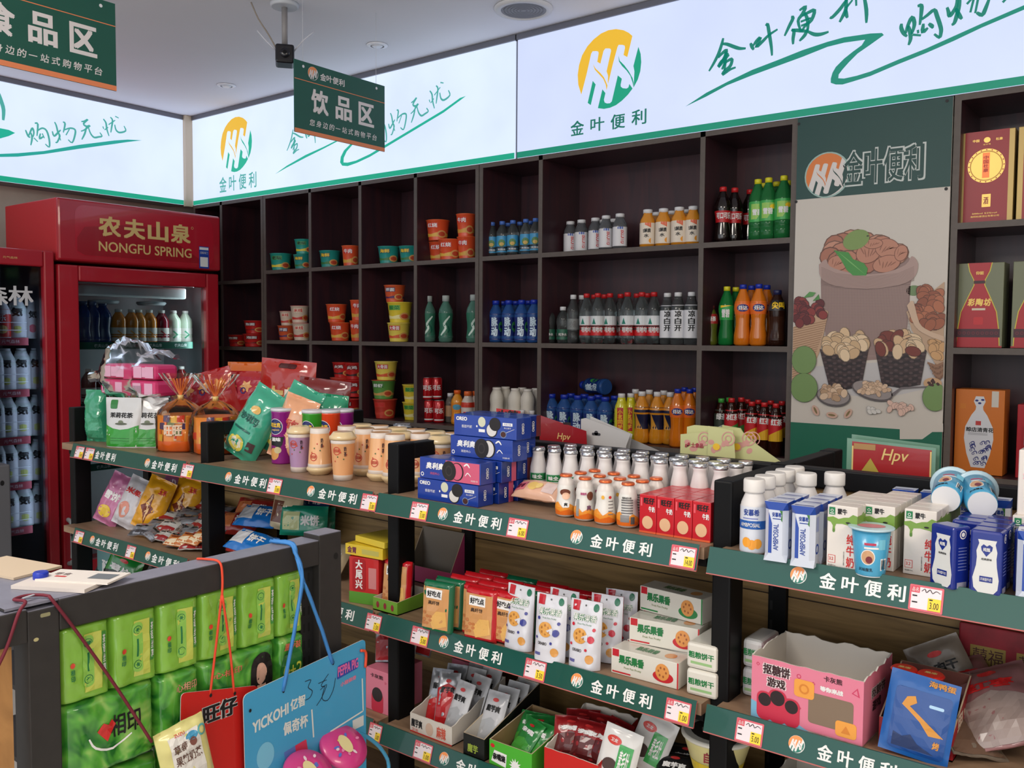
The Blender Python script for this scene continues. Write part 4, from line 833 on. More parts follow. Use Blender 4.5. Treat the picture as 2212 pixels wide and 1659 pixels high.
row('orange_soda_bottle', fan, [1604, 1638], 3.53, zB2, 'orange soda bottle with dark blue cap, {o}, middle shelf', 'bottle', 'orange soda bottles', .5); row('orange_soda_bottle', fan, [1622, 1655], 3.62, zB2, 'orange soda bottle in the back row, {o}, middle shelf', 'bottle', 'orange soda bottles', .5)
dk = bottle(122*h, 19*h, 'wave', m((50, 26, 18), .08, trans=.2), m((30, 36, 80), .4), [(.60, .78, m((34, 32, 34), .3), T_('尖叫', -.7, .7, .63, .75, yel, 2, .06)), (.1, .5, m((70, 40, 28), .15, trans=.3))], .45, .07)
row('energy_drink_bottle', dk, [1678], 3.53, zB2, 'dark amber drink bottle with black and yellow label beside the orange sodas', 'bottle', None, .5)
# lowest visible shelf
h = hz(940, 3.56)
can = lambda c, c2, txt, HH=47, RR=12.5: proto(('can_body', (lambda b: (b.lathe([(RR*h*.86, 0), (RR*h, .006), (RR*h, HH*h-.010), (RR*h*.84, HH*h-.001)], m(c, .25, .2, coat=.4), 24, cap1=False), b.put(text(txt, -RR*h*.8, RR*h*.8, HH*h*.42, HH*h*.66, .05), cyl(lambda v: RR*h), white, 2, .01), b.put(rect(-RR*h*.9, RR*h*.9, HH*h*.1, HH*h*.16), cyl(lambda v: RR*h), m(c2, .3), 1, .01), b)[-1])(MB())), ('can_lid', MB().lathe([(RR*h*.84, HH*h-.001), (RR*h*.86, HH*h+.001), (RR*h*.80, HH*h+.0015), (RR*h*.78, HH*h-.002)], m((190, 192, 196), .3, .9), 24)))
cc = can((190, 20, 30), (230, 230, 230), '可乐')
for k, (px, Y) in enumerate(((923, 3.53), (943, 3.58), (926, 3.54), (948, 3.55))):
    z = zA3+(0 if k > 1 else 48.5*h); x = _x_at(px, Y, z); place('cola_can', cc, (x, Y, z), 'red cola can, '+['upper left', 'upper right', 'lower left', 'lower right'][k]+' of the stack on the lowest visible shelf', 'can', 'red cola cans', .75)
ob = bottle(74*h, 13.5*h, 'wave', m((226, 150, 40), .15, coat=.4), m((236, 100, 30), .4), [(.08, .62, m((232, 140, 40), .35), multi(S_(lambda R, H: ell(0, H*.5, R*.7, H*.08), m((90, 160, 190), .4), 1), S_(lambda R, H: ell(0, H*.28, R*.5, H*.07), m((240, 200, 60), .4), 1)))], .55, .09)
row('juice_bottle', ob, [988], 3.54, zA3, 'orange juice bottle with orange cap beside the cola cans', 'bottle', None, .6)
ob2 = bottle(73*h, 14*h, 'square', m((214, 200, 190), .2), m((236, 110, 50), .4), [(.06, .50, m((226, 214, 208), .35), T_('果汁', -.7, .7, .28, .40, redink, 2, .05)), (.52, .66, m((214, 60, 40), .35))], .6, .12)
row('juice_bottle', ob2, [1011, 1029], [3.54, 3.58], zA3, 'white-label bottle with orange cap on the lowest visible shelf, {o}', 'bottle', 'orange-capped bottles', .6)
gy = bottle(66*h, 11*h, 'square', m((150, 140, 130), .1, trans=.5), wcap, [(.2, .55, m((190, 150, 110), .4))], .6, .1)
row('drink_bottle', gy, [973], 3.60, zA3, 'pale clear bottle between the cola cans and the orange juice', 'bottle', None, .6)
h = hz(1110, 3.56)
yg = bottle(80*h, 17*h, 'pot', m((226, 220, 208), .4), m((228, 222, 214), .4), [(.1, .32, m((206, 206, 200), .4), T_('酸奶', -.6, .6, .14, .27, m((150, 150, 150), .4), 2, .03))], .56, .07)
row('yogurt_bottle', yg, [1073, 1113, 1140], [3.54, 3.54, 3.54], zB3+.03, 'cream-white yogurt bottle, {o} of the front row in the narrow cell', 'bottle', 'white yogurt bottles', .5); row('yogurt_bottle', yg, [1092, 1128, 1158], 3.62, zB3+.03, 'cream-white yogurt bottle in the back row, {o}', 'bottle', 'white yogurt bottles', .5)
struct_tray = MB().box(-.19, .19, -.13, .11, 0, .028, cardboard); place('cardboard_tray', proto(('tray', struct_tray)), (_x_at(1114, 3.6, zB3), 3.61, zB3+.0005), 'flat cardboard tray under the white yogurt bottles', 'tray')
rb_ = bottle(50*h, 10*h, 'square', m((180, 36, 40), .3), wcap, (), .6, .14)
row('drink_bottle', rb_, [1128, 1149], 3.475, zB3, 'small red bottle with white cap in front of the yogurts, {o}', 'bottle', 'small red bottles', .5)
h = hz(1250, 3.56)
vb2 = viz(dbcap, (26, 50, 120), 0, 92, 18)
row('vitamin_drink_bottle', vb2, [1191, 1219, 1248, 1277, 1307], 3.54, zB3, 'blue-capped blue drink bottle on the lowest visible shelf, {o} in front', 'bottle', 'blue drinks on the lowest shelf', .5); row('vitamin_drink_bottle', vb2, [1204, 1233, 1262, 1292, 1328], 3.64, zB3, 'blue-capped drink bottle in the back row of the lowest visible shelf, {o}', 'bottle', 'blue drinks on the lowest shelf', .5)
x = _x_at(1208, 3.55, zB3+.23); place('vitamin_drink_bottle', vb2, (x+.20, 3.66, zB3+.235), 'blue drink bottle lying on its side on top of the blue bottles', 'bottle', None, rot=(0, -math.pi/2, -.35+0))
h = hz(1400, 3.56)
yb_ = bottle(112*h, 15*h, 'square', m((214, 206, 40), .15, coat=.3), wcap, [(.12, .72, m((220, 212, 50), .35), multi(S_(lambda R, H: rect(-R*.6, R*.3, H*.2, H*.66), m((190, 40, 40), .4), 1), lambda lm, f, R, H: lm.put(vtext('小茗同学', -R*.5, R*.2, H*.24, H*.62, .08, .03), f, yel, 2, .012)))], .52, .08)
row('lemon_tea_bottle', yb_, [1342, 1362], [3.53, 3.57], zB3, 'bright yellow tea bottle with white cap, {o}', 'bottle', 'yellow tea bottles', .5)
am = bottle(112*h, 17*h, 'contour', m((214, 140, 34), .12, coat=.4), wcap, [(.28, .70, m((24, 26, 60), .35), multi(S_(lambda R, H: poly([(-R*.9, H*.28), (R*.1, H*.28), (-R*.9, H*.6)]), m((214, 150, 50), .4), 1)))], .46, .08)
row('amber_drink_bottle', am, [1386, 1419, 1447], [3.53, 3.55, 3.57], zB3, 'amber drink bottle with dark blue label and white cap, {o} in front', 'bottle', 'amber drinks with dark labels', .5); row('amber_drink_bottle', am, [1372, 1402, 1433], 3.66, zB3, 'amber drink bottle with white cap in the back row, {o}', 'bottle', 'amber drinks with dark labels', .5)
row('orange_soda_bottle', fan, [1463, 1489], [3.51, 3.54], zB3, 'orange soda bottle with blue cap on the lowest visible shelf, {o}', 'bottle', 'orange soda bottles', .5, ) ; row('orange_soda_bottle', fan, [1478, 1500], 3.64, zB3, 'orange soda bottle in the back of the lowest visible shelf, {o}', 'bottle', 'orange soda bottles', .5)
h = hz(1620, 3.56)
def tea(capm, c1, c2, txt, H=118): return bottle(H*h, 15*h, 'square', m((50, 20, 12), .1, trans=.2), capm, [(.26, .72, m(c1, .35), multi(S_(lambda R, H: poly([(-R*1.2, H*.26), (R*1.2, H*.26), (R*1.2, H*.50), (0, H*.44), (-R*1.2, H*.36)]), m(c2, .35), 1), T_(txt, -.8, .8, .54, .66, white, 3, .05)))], .46, .075)
ta, tb, tg_ = tea(rcap, (196, 32, 40), (226, 176, 40), '红茶'), tea(rcap, (190, 30, 40), (60, 140, 60), '冰红茶', 124), tea(gcap, (60, 70, 60), (200, 206, 196), '绿茶', 120)
row('tea_bottle', tg_, [1557, 1574], [3.58, 3.66], zB3, 'bottled tea with green cap beside the red-capped teas, {o}', 'bottle', 'green-capped tea bottles', .5)
row('iced_tea_bottle', tb, [1579, 1600], [3.54, 3.60], zB3, 'red-capped iced tea bottle with red and green label, {o}', 'bottle', 'iced tea bottles', .5)
row('iced_tea_bottle', ta, [1623, 1650, 1675], [3.54, 3.53, 3.51], zB3, 'red-capped tea bottle with red and yellow label, {o} of the front three', 'bottle', 'iced tea bottles', .5); row('iced_tea_bottle', ta, [1613, 1637, 1664, 1688], 3.66, zB3, 'red-capped tea bottle in the back row, {o}', 'bottle', 'iced tea bottles', .5)

# ------------------------------------------------------------------ liquor gift boxes, right of the poster
gold_ = m((206, 170, 90), .3, .6); gbx = m((186, 158, 96), .35, .3)
def facebox(px0, px1, y, z0, ztop, dep, side, decor, name, label, cat, gl=None, front=None):
    x0, x1 = _x_at(px0, y, z0+.15), _x_at(px1, y, z0+.15); w = x1-x0
    b = MB().box(0, w, 0, dep, 0, ztop-z0, side, .002); fn = plane((0, 0, 0), (1, 0, 0), (0, 0, 1)); decor(b, fn, w, ztop-z0)
    return place(name, proto(('carton', b)), (x0, y, z0+.0005), label, cat, gl)
zc1, zc2, zc3 = 1.9, 1.465, 1.017
mr = m((158, 28, 36), .35)
def d1(b, fn, w, h):
    b.put(rect(w*.1, w*.9, 0, h), fn, mr, 1)
    b.put(ell(w*.5, h*.62, w*.34, w*.34, 40), fn, gold_, 2); b.put(ring(w*.5, h*.62, w*.28, w*.30, 40), fn, m((160, 120, 60), .35, .5), 3)
    for k in range(20): a = k*math.pi/10; b.put(star(w*.5+w*.32*math.cos(a), h*.62+w*.32*math.sin(a), w*.018, w*.01, 4), fn, mr, 3)
    b.put(rect(w*.43, w*.56, h*.62-w*.24, h*.62+w*.26), fn, m((206, 110, 60), .3, .5), 4); b.put(vtext('中国杜康', w*.45, w*.54, h*.55, h*.73, .1, .03), fn, m((190, 40, 40), .4), 5)
    b.put(ell(w*.5, h*.90, w*.06, w*.055, 20), fn, gold_, 2); b.put(text('中国', w*.24, w*.36, h*.885, h*.915, .03), fn, gold_, 2); b.put(text('杜康', w*.66, w*.78, h*.885, h*.915, .03), fn, gold_, 2); b.put(text('老字号', w*.43, w*.57, h*.845, h*.86), fn, gold_, 2)
    b.put(rect(w*.44, w*.60, h*.17, h*.31), fn, gold_, 2); b.put(vtext('酒', w*.47, w*.56, h*.2, h*.28, .1, .03), fn, mr, 3); b.put(text('洛阳杜康酒业有限公司', w*.24, w*.76, h*.06, h*.08), fn, gold_, 2); b.put(text('500ml 52%vol', w*.27, w*.72, h*.095, h*.11), fn, gold_, 2)
def d2(b, fn, w, h):
    rdm = m((176, 24, 34), .35); b.put(poly([(w*.04, 0), (w*.96, 0), (w*.94, h*.2), (w*.88, h*.42), (w*.72, h*.62), (w*.62, h*.74), (w*.63, h*.8), (w*.72, h*.9), (w*.76, h), (w*.24, h), (w*.28, h*.9), (w*.37, h*.8), (w*.38, h*.74), (w*.28, h*.62), (w*.12, h*.42), (w*.06, h*.2)]), fn, m((214, 196, 60), .35), 1)
    b.put(poly([(w*.06, 0), (w*.94, 0), (w*.92, h*.2), (w*.86, h*.42), (w*.70, h*.62), (w*.60, h*.74), (w*.61, h*.8), (w*.70, h*.9), (w*.74, h), (w*.26, h), (w*.30, h*.9), (w*.39, h*.8), (w*.40, h*.74), (w*.30, h*.62), (w*.14, h*.42), (w*.08, h*.2)]), fn, rdm, 2)
    b.put(rect(w*.05, w*.95, h*.12, h*.22), fn, m((70, 22, 34), .4), 3); b.put(rect(0, w, 0, h*.02), fn, rdm, 3)
    for k in range(9): b.put(ring(w*(.12+k*.095), h*.17, w*.022, w*.035, 12), fn, m((120, 30, 44), .4), 4)
    b.put(spaced('彩陶坊', w*.26, w*.74, h*.49, h*.58, .15, .05, .15), fn, gold_, 3); b.put(rect(w*.36, w*.64, h*.44, h*.465), fn, m((220, 206, 180), .4), 3); b.put(rect(w*.38, w*.62, h*.755, h*.79), fn, m((60, 20, 24), .4), 3); b.put(text('仰韶', w*.42, w*.58, h*.86, h*.90, .03), fn, gold_, 3); b.put(rrect(w*.40, w*.60, h*.27, h*.36, w*.03), fn, m((200, 30, 34), .35), 3)
def d3(b, fn, w, h):
    wh = m((214, 214, 220), .35); bl = m((34, 44, 120), .4)
    pts = [(.36, .08), (.64, .08), (.74, .24), (.80, .42), (.78, .56), (.66, .70), (.58, .76), (.57, .80), (.62, .86), (.58, .92), (.42, .92), (.38, .86), (.43, .80), (.42, .76), (.34, .70), (.22, .56), (.20, .42), (.26, .24)]
    b.put(poly([(w*x, h*y) for x, y in pts]), fn, wh, 1)
    b.put(text('赊店清青花', w*.24, w*.80, h*.50, h*.555, .04), fn, ink, 2); b.put(rect(w*.43, w*.54, h*.58, h*.63), fn, m((190, 60, 60), .4), 2)
    for y in (.485, .475, .465): b.put(rect(w*.28, w*.68, h*y, h*(y+.004)), fn, m((150, 150, 156), .4), 2)
    r = random.Random(5)
    for k in range(20):
        yy = .12+r.random()*.26; hw = (.12 if yy < .2 else .2); xx = .5+(r.random()*2-1)*hw
        b.put(ring(w*xx, h*yy, w*.018, w*.030, 12), fn, bl, 2+k*.05); b.put(stroke([(w*xx, h*(yy+.02)), (w*(xx+.06), h*(yy+.03)), (w*(xx+.08), h*yy)], w*.02), fn, bl, 4+k*.05)
    for x, y in ((.44, .87), (.56, .88), (.5, .84)): b.put(ell(w*x, h*y, w*.035, h*.012), fn, bl, 2)
    b.put(rect(w*.74, w*.88, h*.80, h*.985), fn, m((206, 200, 190), .4), 1); b.put(rect(w*.1, w*.22, h*.77, h*.83), fn, m((206, 120, 30), .4), 1); b.put(text('赊店老酒', w*.32, w*.66, h*.03, h*.045), fn, m((120, 70, 20), .4), 1)
facebox(2071, 2190, 3.50, zc1, P(1, 3.5, 2130, 283).z, .10, gbx, d1, 'liquor_gift_box', 'red and gold liquor gift box with a round gold medallion, top shelf', 'gift box', 'liquor gift boxes')
facebox(2197, 2330, 3.50, zc1, P(1, 3.5, 2130, 283).z, .10, gbx, d1, 'liquor_gift_box', 'red and gold liquor gift box cut by the right picture edge, top shelf', 'gift box', 'liquor gift boxes')
ol = m((120, 124, 96), .4)
facebox(2063, 2167, 3.50, zc2, P(1, 3.5, 2120, 568).z, .10, ol, d2, 'liquor_gift_box', 'olive and red liquor box with a bottle-shaped print, middle shelf', 'gift box', 'liquor gift boxes'); facebox(2186, 2300, 3.50, zc2, P(1, 3.5, 2120, 568).z, .10, ol, d2, 'liquor_gift_box', 'olive and red liquor box cut by the right picture edge, middle shelf', 'gift box', 'liquor gift boxes')
facebox(2062, 2168, 3.50, zc3, P(1, 3.5, 2120, 842).z, .10, m((204, 112, 32), .4), d3, 'liquor_gift_box', 'orange liquor box printed with a blue and white porcelain bottle', 'gift box', 'liquor gift boxes')
facebox(2196, 2300, 3.50, zc3, P(1, 3.5, 2120, 870).z, .10, m((170, 24, 36), .4), lambda b, fn, w, h: b.put(rect(w*.1, w*.9, h*.3, h*.7), fn, mr, 1), 'liquor_gift_box', 'plain red box at the right edge below the olive boxes', 'gift box', 'liquor gift boxes')

# ------------------------------------------------------------------ bottles inside the fridges
h = hz(300, 2.7)*1.02; h = (P(0, -5.0, 300, 700)-Vector((0, 0, CZ))).dot(BF)/F
def frow(pr, pxs, X, z, label, grp, rz=1.2):
    for i, px in enumerate(pxs):
        q = P(0, X, px, 700); place('chilled_bottle', pr, (X, q.y, z+.0005), label.replace('{o}', ORD[i]), 'bottle', grp, rz)
jc = lambda c, lc, n='A': bottle(72*h, 15.5*h, 'water', m(c, .15, coat=.2), m((200, 196, 190), .4), [(.05, .45, m((206, 200, 192), .4), lambda lm, f, R, H: lm.put(stroke([(-R*.25, H*.14), (R*.35, H*.25), (-R*.25, H*.36)], R*.22, .9, 1), f, m(lc, .4), 2, .012))], .45, .08)
frow(jc((200, 120, 40), (226, 150, 60)), [256, 284, 300, 323], -4.99, zs1, 'orange tea bottle with white label inside the large red fridge, {o}', 'chilled teas'); frow(jc((120, 24, 40), (190, 50, 60)), [349], -4.99, zs1, 'dark red tea bottle among the orange ones in the large fridge', None); frow(jc((190, 200, 180), (50, 150, 110)), [375, 400], -4.99, zs1, 'pale bottle with green arrow label in the large fridge, {o}', 'chilled pale teas')
vbf = bottle(88*h, 17*h, 'wave', m((34, 60, 120), .1, trans=.3), m((60, 80, 120), .4), [(.06, .6, m((24, 40, 90), .3))], .5, .09)
frow(vbf, [180, 200, 222], -4.99, zs1, 'blue drink bottle at the left inside the large red fridge, {o}', 'chilled blue drinks'); 
frow(jc((110, 30, 30), (190, 50, 60)), [190, 220, 262, 294, 326, 358, 390], -4.99, zs2, 'dark red bottle on the lower shelf of the large fridge, {o}', 'chilled bottles on the lower shelf')
qb = bottle(88*h, 17.5*h, 'square', m((190, 200, 196), .3), m((196, 196, 196), .4), [(.04, .80, m((206, 206, 208), .4), multi(lambda lm, f, R, H: lm.put(text('気', -R*.7, R*.7, H*.48, H*.68, .05), f, ink, 2, .012), S_(lambda R, H: ell(0, H*.2, R*.5, H*.08), m((206, 210, 120), .5), 1)))], .5, .06, sq=.2)
for k, z in enumerate(gz[1:]):
    frow(qb, [-14, 10, 44, 76], -4.985, z, 'pale bottle with a black character, small fridge row %s from top, {o}' % ['two', 'three', 'four', 'five'][k], 'pale bottles in the small fridge', 1.2)
frow(qb, [37], -4.985, gz[0], 'pale bottle in the middle of the top row of the small fridge', None)
pk = bottle(80*h, 15*h, 'square', m((226, 222, 222), .3), wcap, [(.04, .7, m((214, 60, 50), .4), multi(S_(lambda R, H: ell(0, H*.22, R*.6, H*.10), m((226, 190, 120), .4), 1), T_('乐', -.4, .4, .42, .58, white, 2, .04)))], .5, .08)
frow(pk, [5], -4.985, gz[0], 'red and white bottle at the left of the top row of the small fridge', None); frow(bottle(80*h, 14*h, 'square', m((214, 214, 214), .3), wcap, [(.04, .8, m((210, 206, 206), .4), multi(T_('気', -.5, .5, .5, .68, ink, 2, .05), S_(lambda R, H: ell(0, H*.25, R*.5, H*.1), m((214, 90, 110), .5), 1)))], .5, .08, sq=.2), [70], -4.985, gz[0], 'white bottle with a pink dot, right end of the small fridge top row', None)

# ------------------------------------------------------------------ gondola goods: builders
def soft(w, h, t, front, back=None, kind='pillow', seed=1, wr=.0016, nu=22, nv=24, seal=.06):
    """a filled packet standing on its lower edge, front towards -y; returns MB and print map (u from centre, v from bottom)"""
    back = back or front; hasfront = True
    def th(u, v):
        a = min(1, abs(2*u/w)); b = v/h
        e = max(0, 1-a**3)**.6
        if kind == 'pillow':
            bb = (b-seal)/(1-2*seal); g = max(0, 1-abs(2*bb-1)**3)**.55 if 0 < bb < 1 else 0
        elif kind == 'stand': g = max(0, 1-(max(0, b)/(1-seal))**1.7)**.75 if b < 1-seal else 0
        else: g = 1 if seal < b < 1-seal else .0; e = max(0, 1-a**8)**.5
        return max(.0012, t/2*e*g)
    def wv(u, v, s):
        n = noise.noise(Vector((u*38+seed*7.3, v*38, s*5)))*wr*1.5+noise.noise(Vector((u*95+seed, v*95, s*3)))*wr*.6
        ed = min(1, 6*(1-abs(2*u/w)))
        return n*ed
    def F_(u, v, d=0): return Vector((u, -th(u, v)-wv(u, v, 1)-d-(.0007 if d else 0), v))
    def B_(u, v): return Vector((u, th(u, v)+wv(u, v, 2), v))
    b = MB(); us = [-w/2+w*i/nu for i in range(nu+1)]; vs = [h*j/nv for j in range(nv+1)]
    f = [(j*(nu+1)+i, j*(nu+1)+i+1, (j+1)*(nu+1)+i+1, (j+1)*(nu+1)+i) for j in range(nv) for i in range(nu)]
    b.add([F_(u, v) for v in vs for u in us], f, front, True); b.add([B_(u, v) for v in vs for u in us], [q[::-1] for q in f], back, True)
    n1 = (nu+1)
    for fn_, idx in (((lambda i: (us[i], 0)), range(nu)), ((lambda i: (us[i], h)), range(nu))):
        for i in idx:
            a, c = fn_(i), fn_(i+1); v = [F_(*a), F_(*c), B_(*c), B_(*a)]; b.add(v, [(0, 1, 2, 3)] if a[1] else [(3, 2, 1, 0)], back)
    for j in range(nv):
        for u in (-w/2, w/2):
            v = [F_(u, vs[j]), F_(u, vs[j+1]), B_(u, vs[j+1]), B_(u, vs[j])]; b.add(v, [(0, 1, 2, 3)] if u > 0 else [(3, 2, 1, 0)], back)
    return b, F_
def pm(c, r=.28, coat=.3): return m(c, r, coat=coat)
def carton(w, d, h, col, decor=None, side=None, topd=None, bev=.0012):
    """box standing at origin, front at y=0 facing -y, x from 0"""
    b = MB().box(0, w, 0, d, 0, h, col, bev)
    if decor: decor(b, plane((0, 0, 0), (1, 0, 0), (0, 0, 1)), w, h)
    if side: side(b, plane((w, 0, 0), (0, 1, 0), (0, 0, 1)), d, h)
    if topd: topd(b, plane((0, 0, h), (1, 0, 0), (0, 1, 0)), w, d)
    return b
def on(px, py, z): return P(2, z, px, py)
Z1, Z2, Z3 = 1.1095, .8145, .5415
g12 = lambda i: ORD[i]

# ---- bay three, top shelf: blue biscuit boxes
ob = m((18, 56, 150), .3, coat=.35); ob2 = m((14, 46, 130), .3, coat=.35); cook = m((30, 26, 28), .6); crm = m((214, 210, 206), .5); pkb = m((206, 90, 120), .4)
def oreoA(b, fn, w, h):
    b.put(text('OREO', w*.04, w*.22, h*.72, h*.9, .06), fn, white, 1); b.put(text('香甜不腻', w*.13, w*.30, h*.38, h*.52), fn, white, 1)
    b.put(ell(w*.46, h*.72, w*.06, h*.24), fn, m((206, 206, 180), .4), 1); b.put(rect(w*.41, w*.51, h*.24, h*.38), fn, white, 1); b.put(ell(w*.38, h*.5, w*.012, h*.05), fn, white, 1)
    b.put(ell(w*.62, h*.36, w*.088, h*.33, 28), fn, cook, 1); b.put(ell(w*.617, h*.37, w*.078, h*.29, 28), fn, crm, 2); b.put(ell(w*.67, h*.66, w*.088, h*.31, 28), fn, cook, 3)
    b.put(rect(w*.79, w*.94, h*.62, h*.76), fn, white, 1); b.put(text('巧克力味', w*.81, w*.92, h*.65, h*.73), fn, ob, 2); b.put(text('夹心饼干', w*.81, w*.92, h*.48, h*.56), fn, white, 1)
    b.put(ell(w*.80, h*.22, w*.05, h*.17), fn, m((110, 130, 170), .4), 1); b.put(ell(w*.80, h*.22, w*.04, h*.13), fn, m((70, 34, 30), .5), 2); b.put(stroke([(w*.84, h*.3), (w*.97, h*.5)], h*.03), fn, crm, 1)
def oreoB(b, fn, w, h, pink=False):
    if pink: b.put(rect(w*.44, w*.985, h*.02, h*.97), fn, pkb, 1)
    b.put(spaced('奥利奥', w*.11, w*.41, h*.48, h*.80, .05, .06, .15), fn, white, 2); b.put(text('清甜夹心', w*.18, w*.34, h*.22, h*.34), fn, white if not pink else pkb, 2); b.put(ring(w*.05, h*.2, h*.06, h*.10, 14), fn, white, 2)
    b.put(ell(w*.63, h*.5, w*.105, h*.42, 30), fn, cook, 2); b.put(ell(w*.625, h*.5, w*.09, h*.38, 30), fn, pkb if pink else crm, 3); b.put(ell(w*.52 if not pink else w*.50, h*.5, w*.115, h*.46, 30), fn, cook, 4)
    b.put(ring(w*.52 if not pink else w*.5, h*.5, w*.04, w*.055, 24, 1.2), fn, m((52, 46, 46), .6), 5)
    b.put(stroke([(w*.74, h*.8), (w*.79, h*.9), (w*.83, h*.75)], h*.08), fn, white, 2); b.put(stroke([(w*.76, h*.35), (w*.8, h*.5), (w*.85, h*.35)], h*.05), fn, white, 2); b.put(text('净含量97克', w*.85, w*.96, h*.12, h*.2), fn, white, 2)
def oside(col=None):
    def f(b, fn, d, h):
        if col: b.put(rect(d*.66, d*.98, 0, h), fn, col, 1)
        b.put(([(d*.35+p[1], p[0])+tuple(p[2:]) for p in text('OREO', h*.25, h*.75, -d*.0, d*.16, .05)[0]], text('OREO', h*.25, h*.75, -d*.0, d*.16, .05)[1]), fn, white, 2)
    return f
ow, od, oh = .188, .055, .0495
OA = proto(('carton', carton(ow, od, oh, ob, oreoA, oside()))); OB = proto(('carton', carton(ow, od, oh, ob, oreoB, oside()))); OC = proto(('carton', carton(ow, od, oh, ob, lambda *a: oreoB(*a, pink=True), oside()))); OD = proto(('carton', carton(ow, od, oh, ob2, oreoA, oside(m((110, 40, 44), .4))))); OE = proto(('carton', carton(ow, od, oh, ob2, oreoA, oside(pkb))))
xo = on(892, 1078, Z1).x; yo = 1.536; GB = 'blue sandwich biscuit boxes'
def obx(pr, dx, r, lv, label): place('biscuit_box', pr, (xo+dx, yo+r*.0565, Z1+lv*.0505), label, 'biscuit box', GB)
obx(OA, 0, 0, 0, 'blue biscuit box at the bottom front of the stack beside the black post'); obx(OC, .006, .02, 1, 'blue biscuit box with a pink right half'); 
obx(OB, .05, 1.08, 2, 'blue biscuit box with large black and white cookie, third layer'); obx(OA, .060, 1.10, 3, 'blue biscuit box with black cookie on top of the stack, front')
obx(OE, .01, 1.1, 0, 'blue biscuit box in the second row, bottom'); obx(OE, .02, 1.06, 1, 'blue biscuit box in the second row with a pink end stripe')
obx(OD, .02, 2.15, 0, 'blue biscuit box in the third row, bottom layer'); obx(OD, .02, 2.13, 1, 'blue biscuit box in the third row, second layer'); obx(OA, .03, 2.14, 2, 'blue biscuit box in the third row, third layer'); obx(OD, .045, 2.15, 3, 'blue biscuit box in the third row with a brown end stripe, top'); 
# pale pink biscuit packet lying on the shelf
b, F_ = soft(.125, .058, .034, pm((226, 178, 150)), kind='pillow', seed=4, seal=.02); b.put(rect(-.06, -.028, .012, .040), F_, pm((214, 120, 130)), 1, .01); b.put(text('蛋卷', -.058, -.032, .018, .034, .05), F_, m((110, 30, 60), .4), 2, .01); b.put(ell(-.008, .026, .014, .013), F_, pm((226, 190, 110)), 1, .01); b.put(ell(.008, .028, .009, .009), F_, pm((236, 206, 130)), 2, .01); b.put(rect(.02, .05, .012, .044), F_, pm((220, 196, 190)), 1, .01)
q = on(1135, 1098, Z1); place('biscuit_packet', proto(('packet', b)), (q.x, q.y+.028, Z1+.017), 'pale orange biscuit packet lying between the blue boxes and orange-capped bottles', 'biscuit packet', rot=(math.radians(-58), 0, 0))

# white milk bottles with foil tops
h = 1.0
foil = m((206, 208, 212), .22, .85); mw = m((226, 220, 218), .35)
def milkb(lbl):
    pf = [(.0165, 0), (.0192, .004), (.0196, .064), (.0190, .080), (.0142, .103), (.0132, .110), (.0142, .113), (.0142, .119)]
    b = MB().lathe(pf, mw, 20); c = MB().lathe([(.0158, .1175), (.0163, .120), (.0150, .124), (.0144, .126)], foil, 20)
    if lbl:
        l = MB().lathe([(.0196, .006), (.0196, .068)], m((206, 214, 208), .35) , 20, cap0=False, cap1=False); fn = cyl(lambda v: .0198)
        l.put(rect(-.020, .026, .050, .066), fn, greenink, 1, .008); l.put(text('味全', -.012, .012, .053, .063, .04), fn, white, 2, .008); l.put(text('ST', -.014, .006, .026, .042, .05), fn, greenink, 1, .008); l.put(ell(.014, .014, .006, .007), fn, m((210, 90, 130), .4), 1)
        return proto(('bottle_body', b), ('foil_cap', c), ('label', l))
    return proto(('bottle_body', b), ('foil_cap', c))
ML, MP = milkb(True), milkb(False)
def grid_row(name, pr, px0, px1, n, Y, z, label, cat, grp, rz=.5, yoff=0, prl=None, lbl_i=()):
    x0, x1 = _x_at(px0, Y, z+.09), _x_at(px1, Y, z+.09)
    for i in range(n):
        place(name, prl if i in lbl_i else pr, (x0+(x1-x0)*i/max(1, n-1), Y, z), label.replace('{o}', ORD[i] if i < len(ORD) else 'last'), cat, grp, rz)
grid_row('milk_bottle', MP, 1163, 1556, 11, 1.705, Z1, 'white milk bottle with silver foil top, {o} in the front row', 'milk bottle', 'foil-topped milk bottles', .5, prl=ML, lbl_i=(0, 1, 2, 7))
grid_row('milk_bottle', MP, 1196, 1590, 11, 1.752, Z1, 'white milk bottle with silver foil top, {o} in the middle row', 'milk bottle', 'foil-topped milk bottles', .5)
grid_row('milk_bottle', MP, 1232, 1610, 10, 1.799, Z1, 'white milk bottle with silver foil top, {o} in the back row', 'milk bottle', 'foil-topped milk bottles', .5)
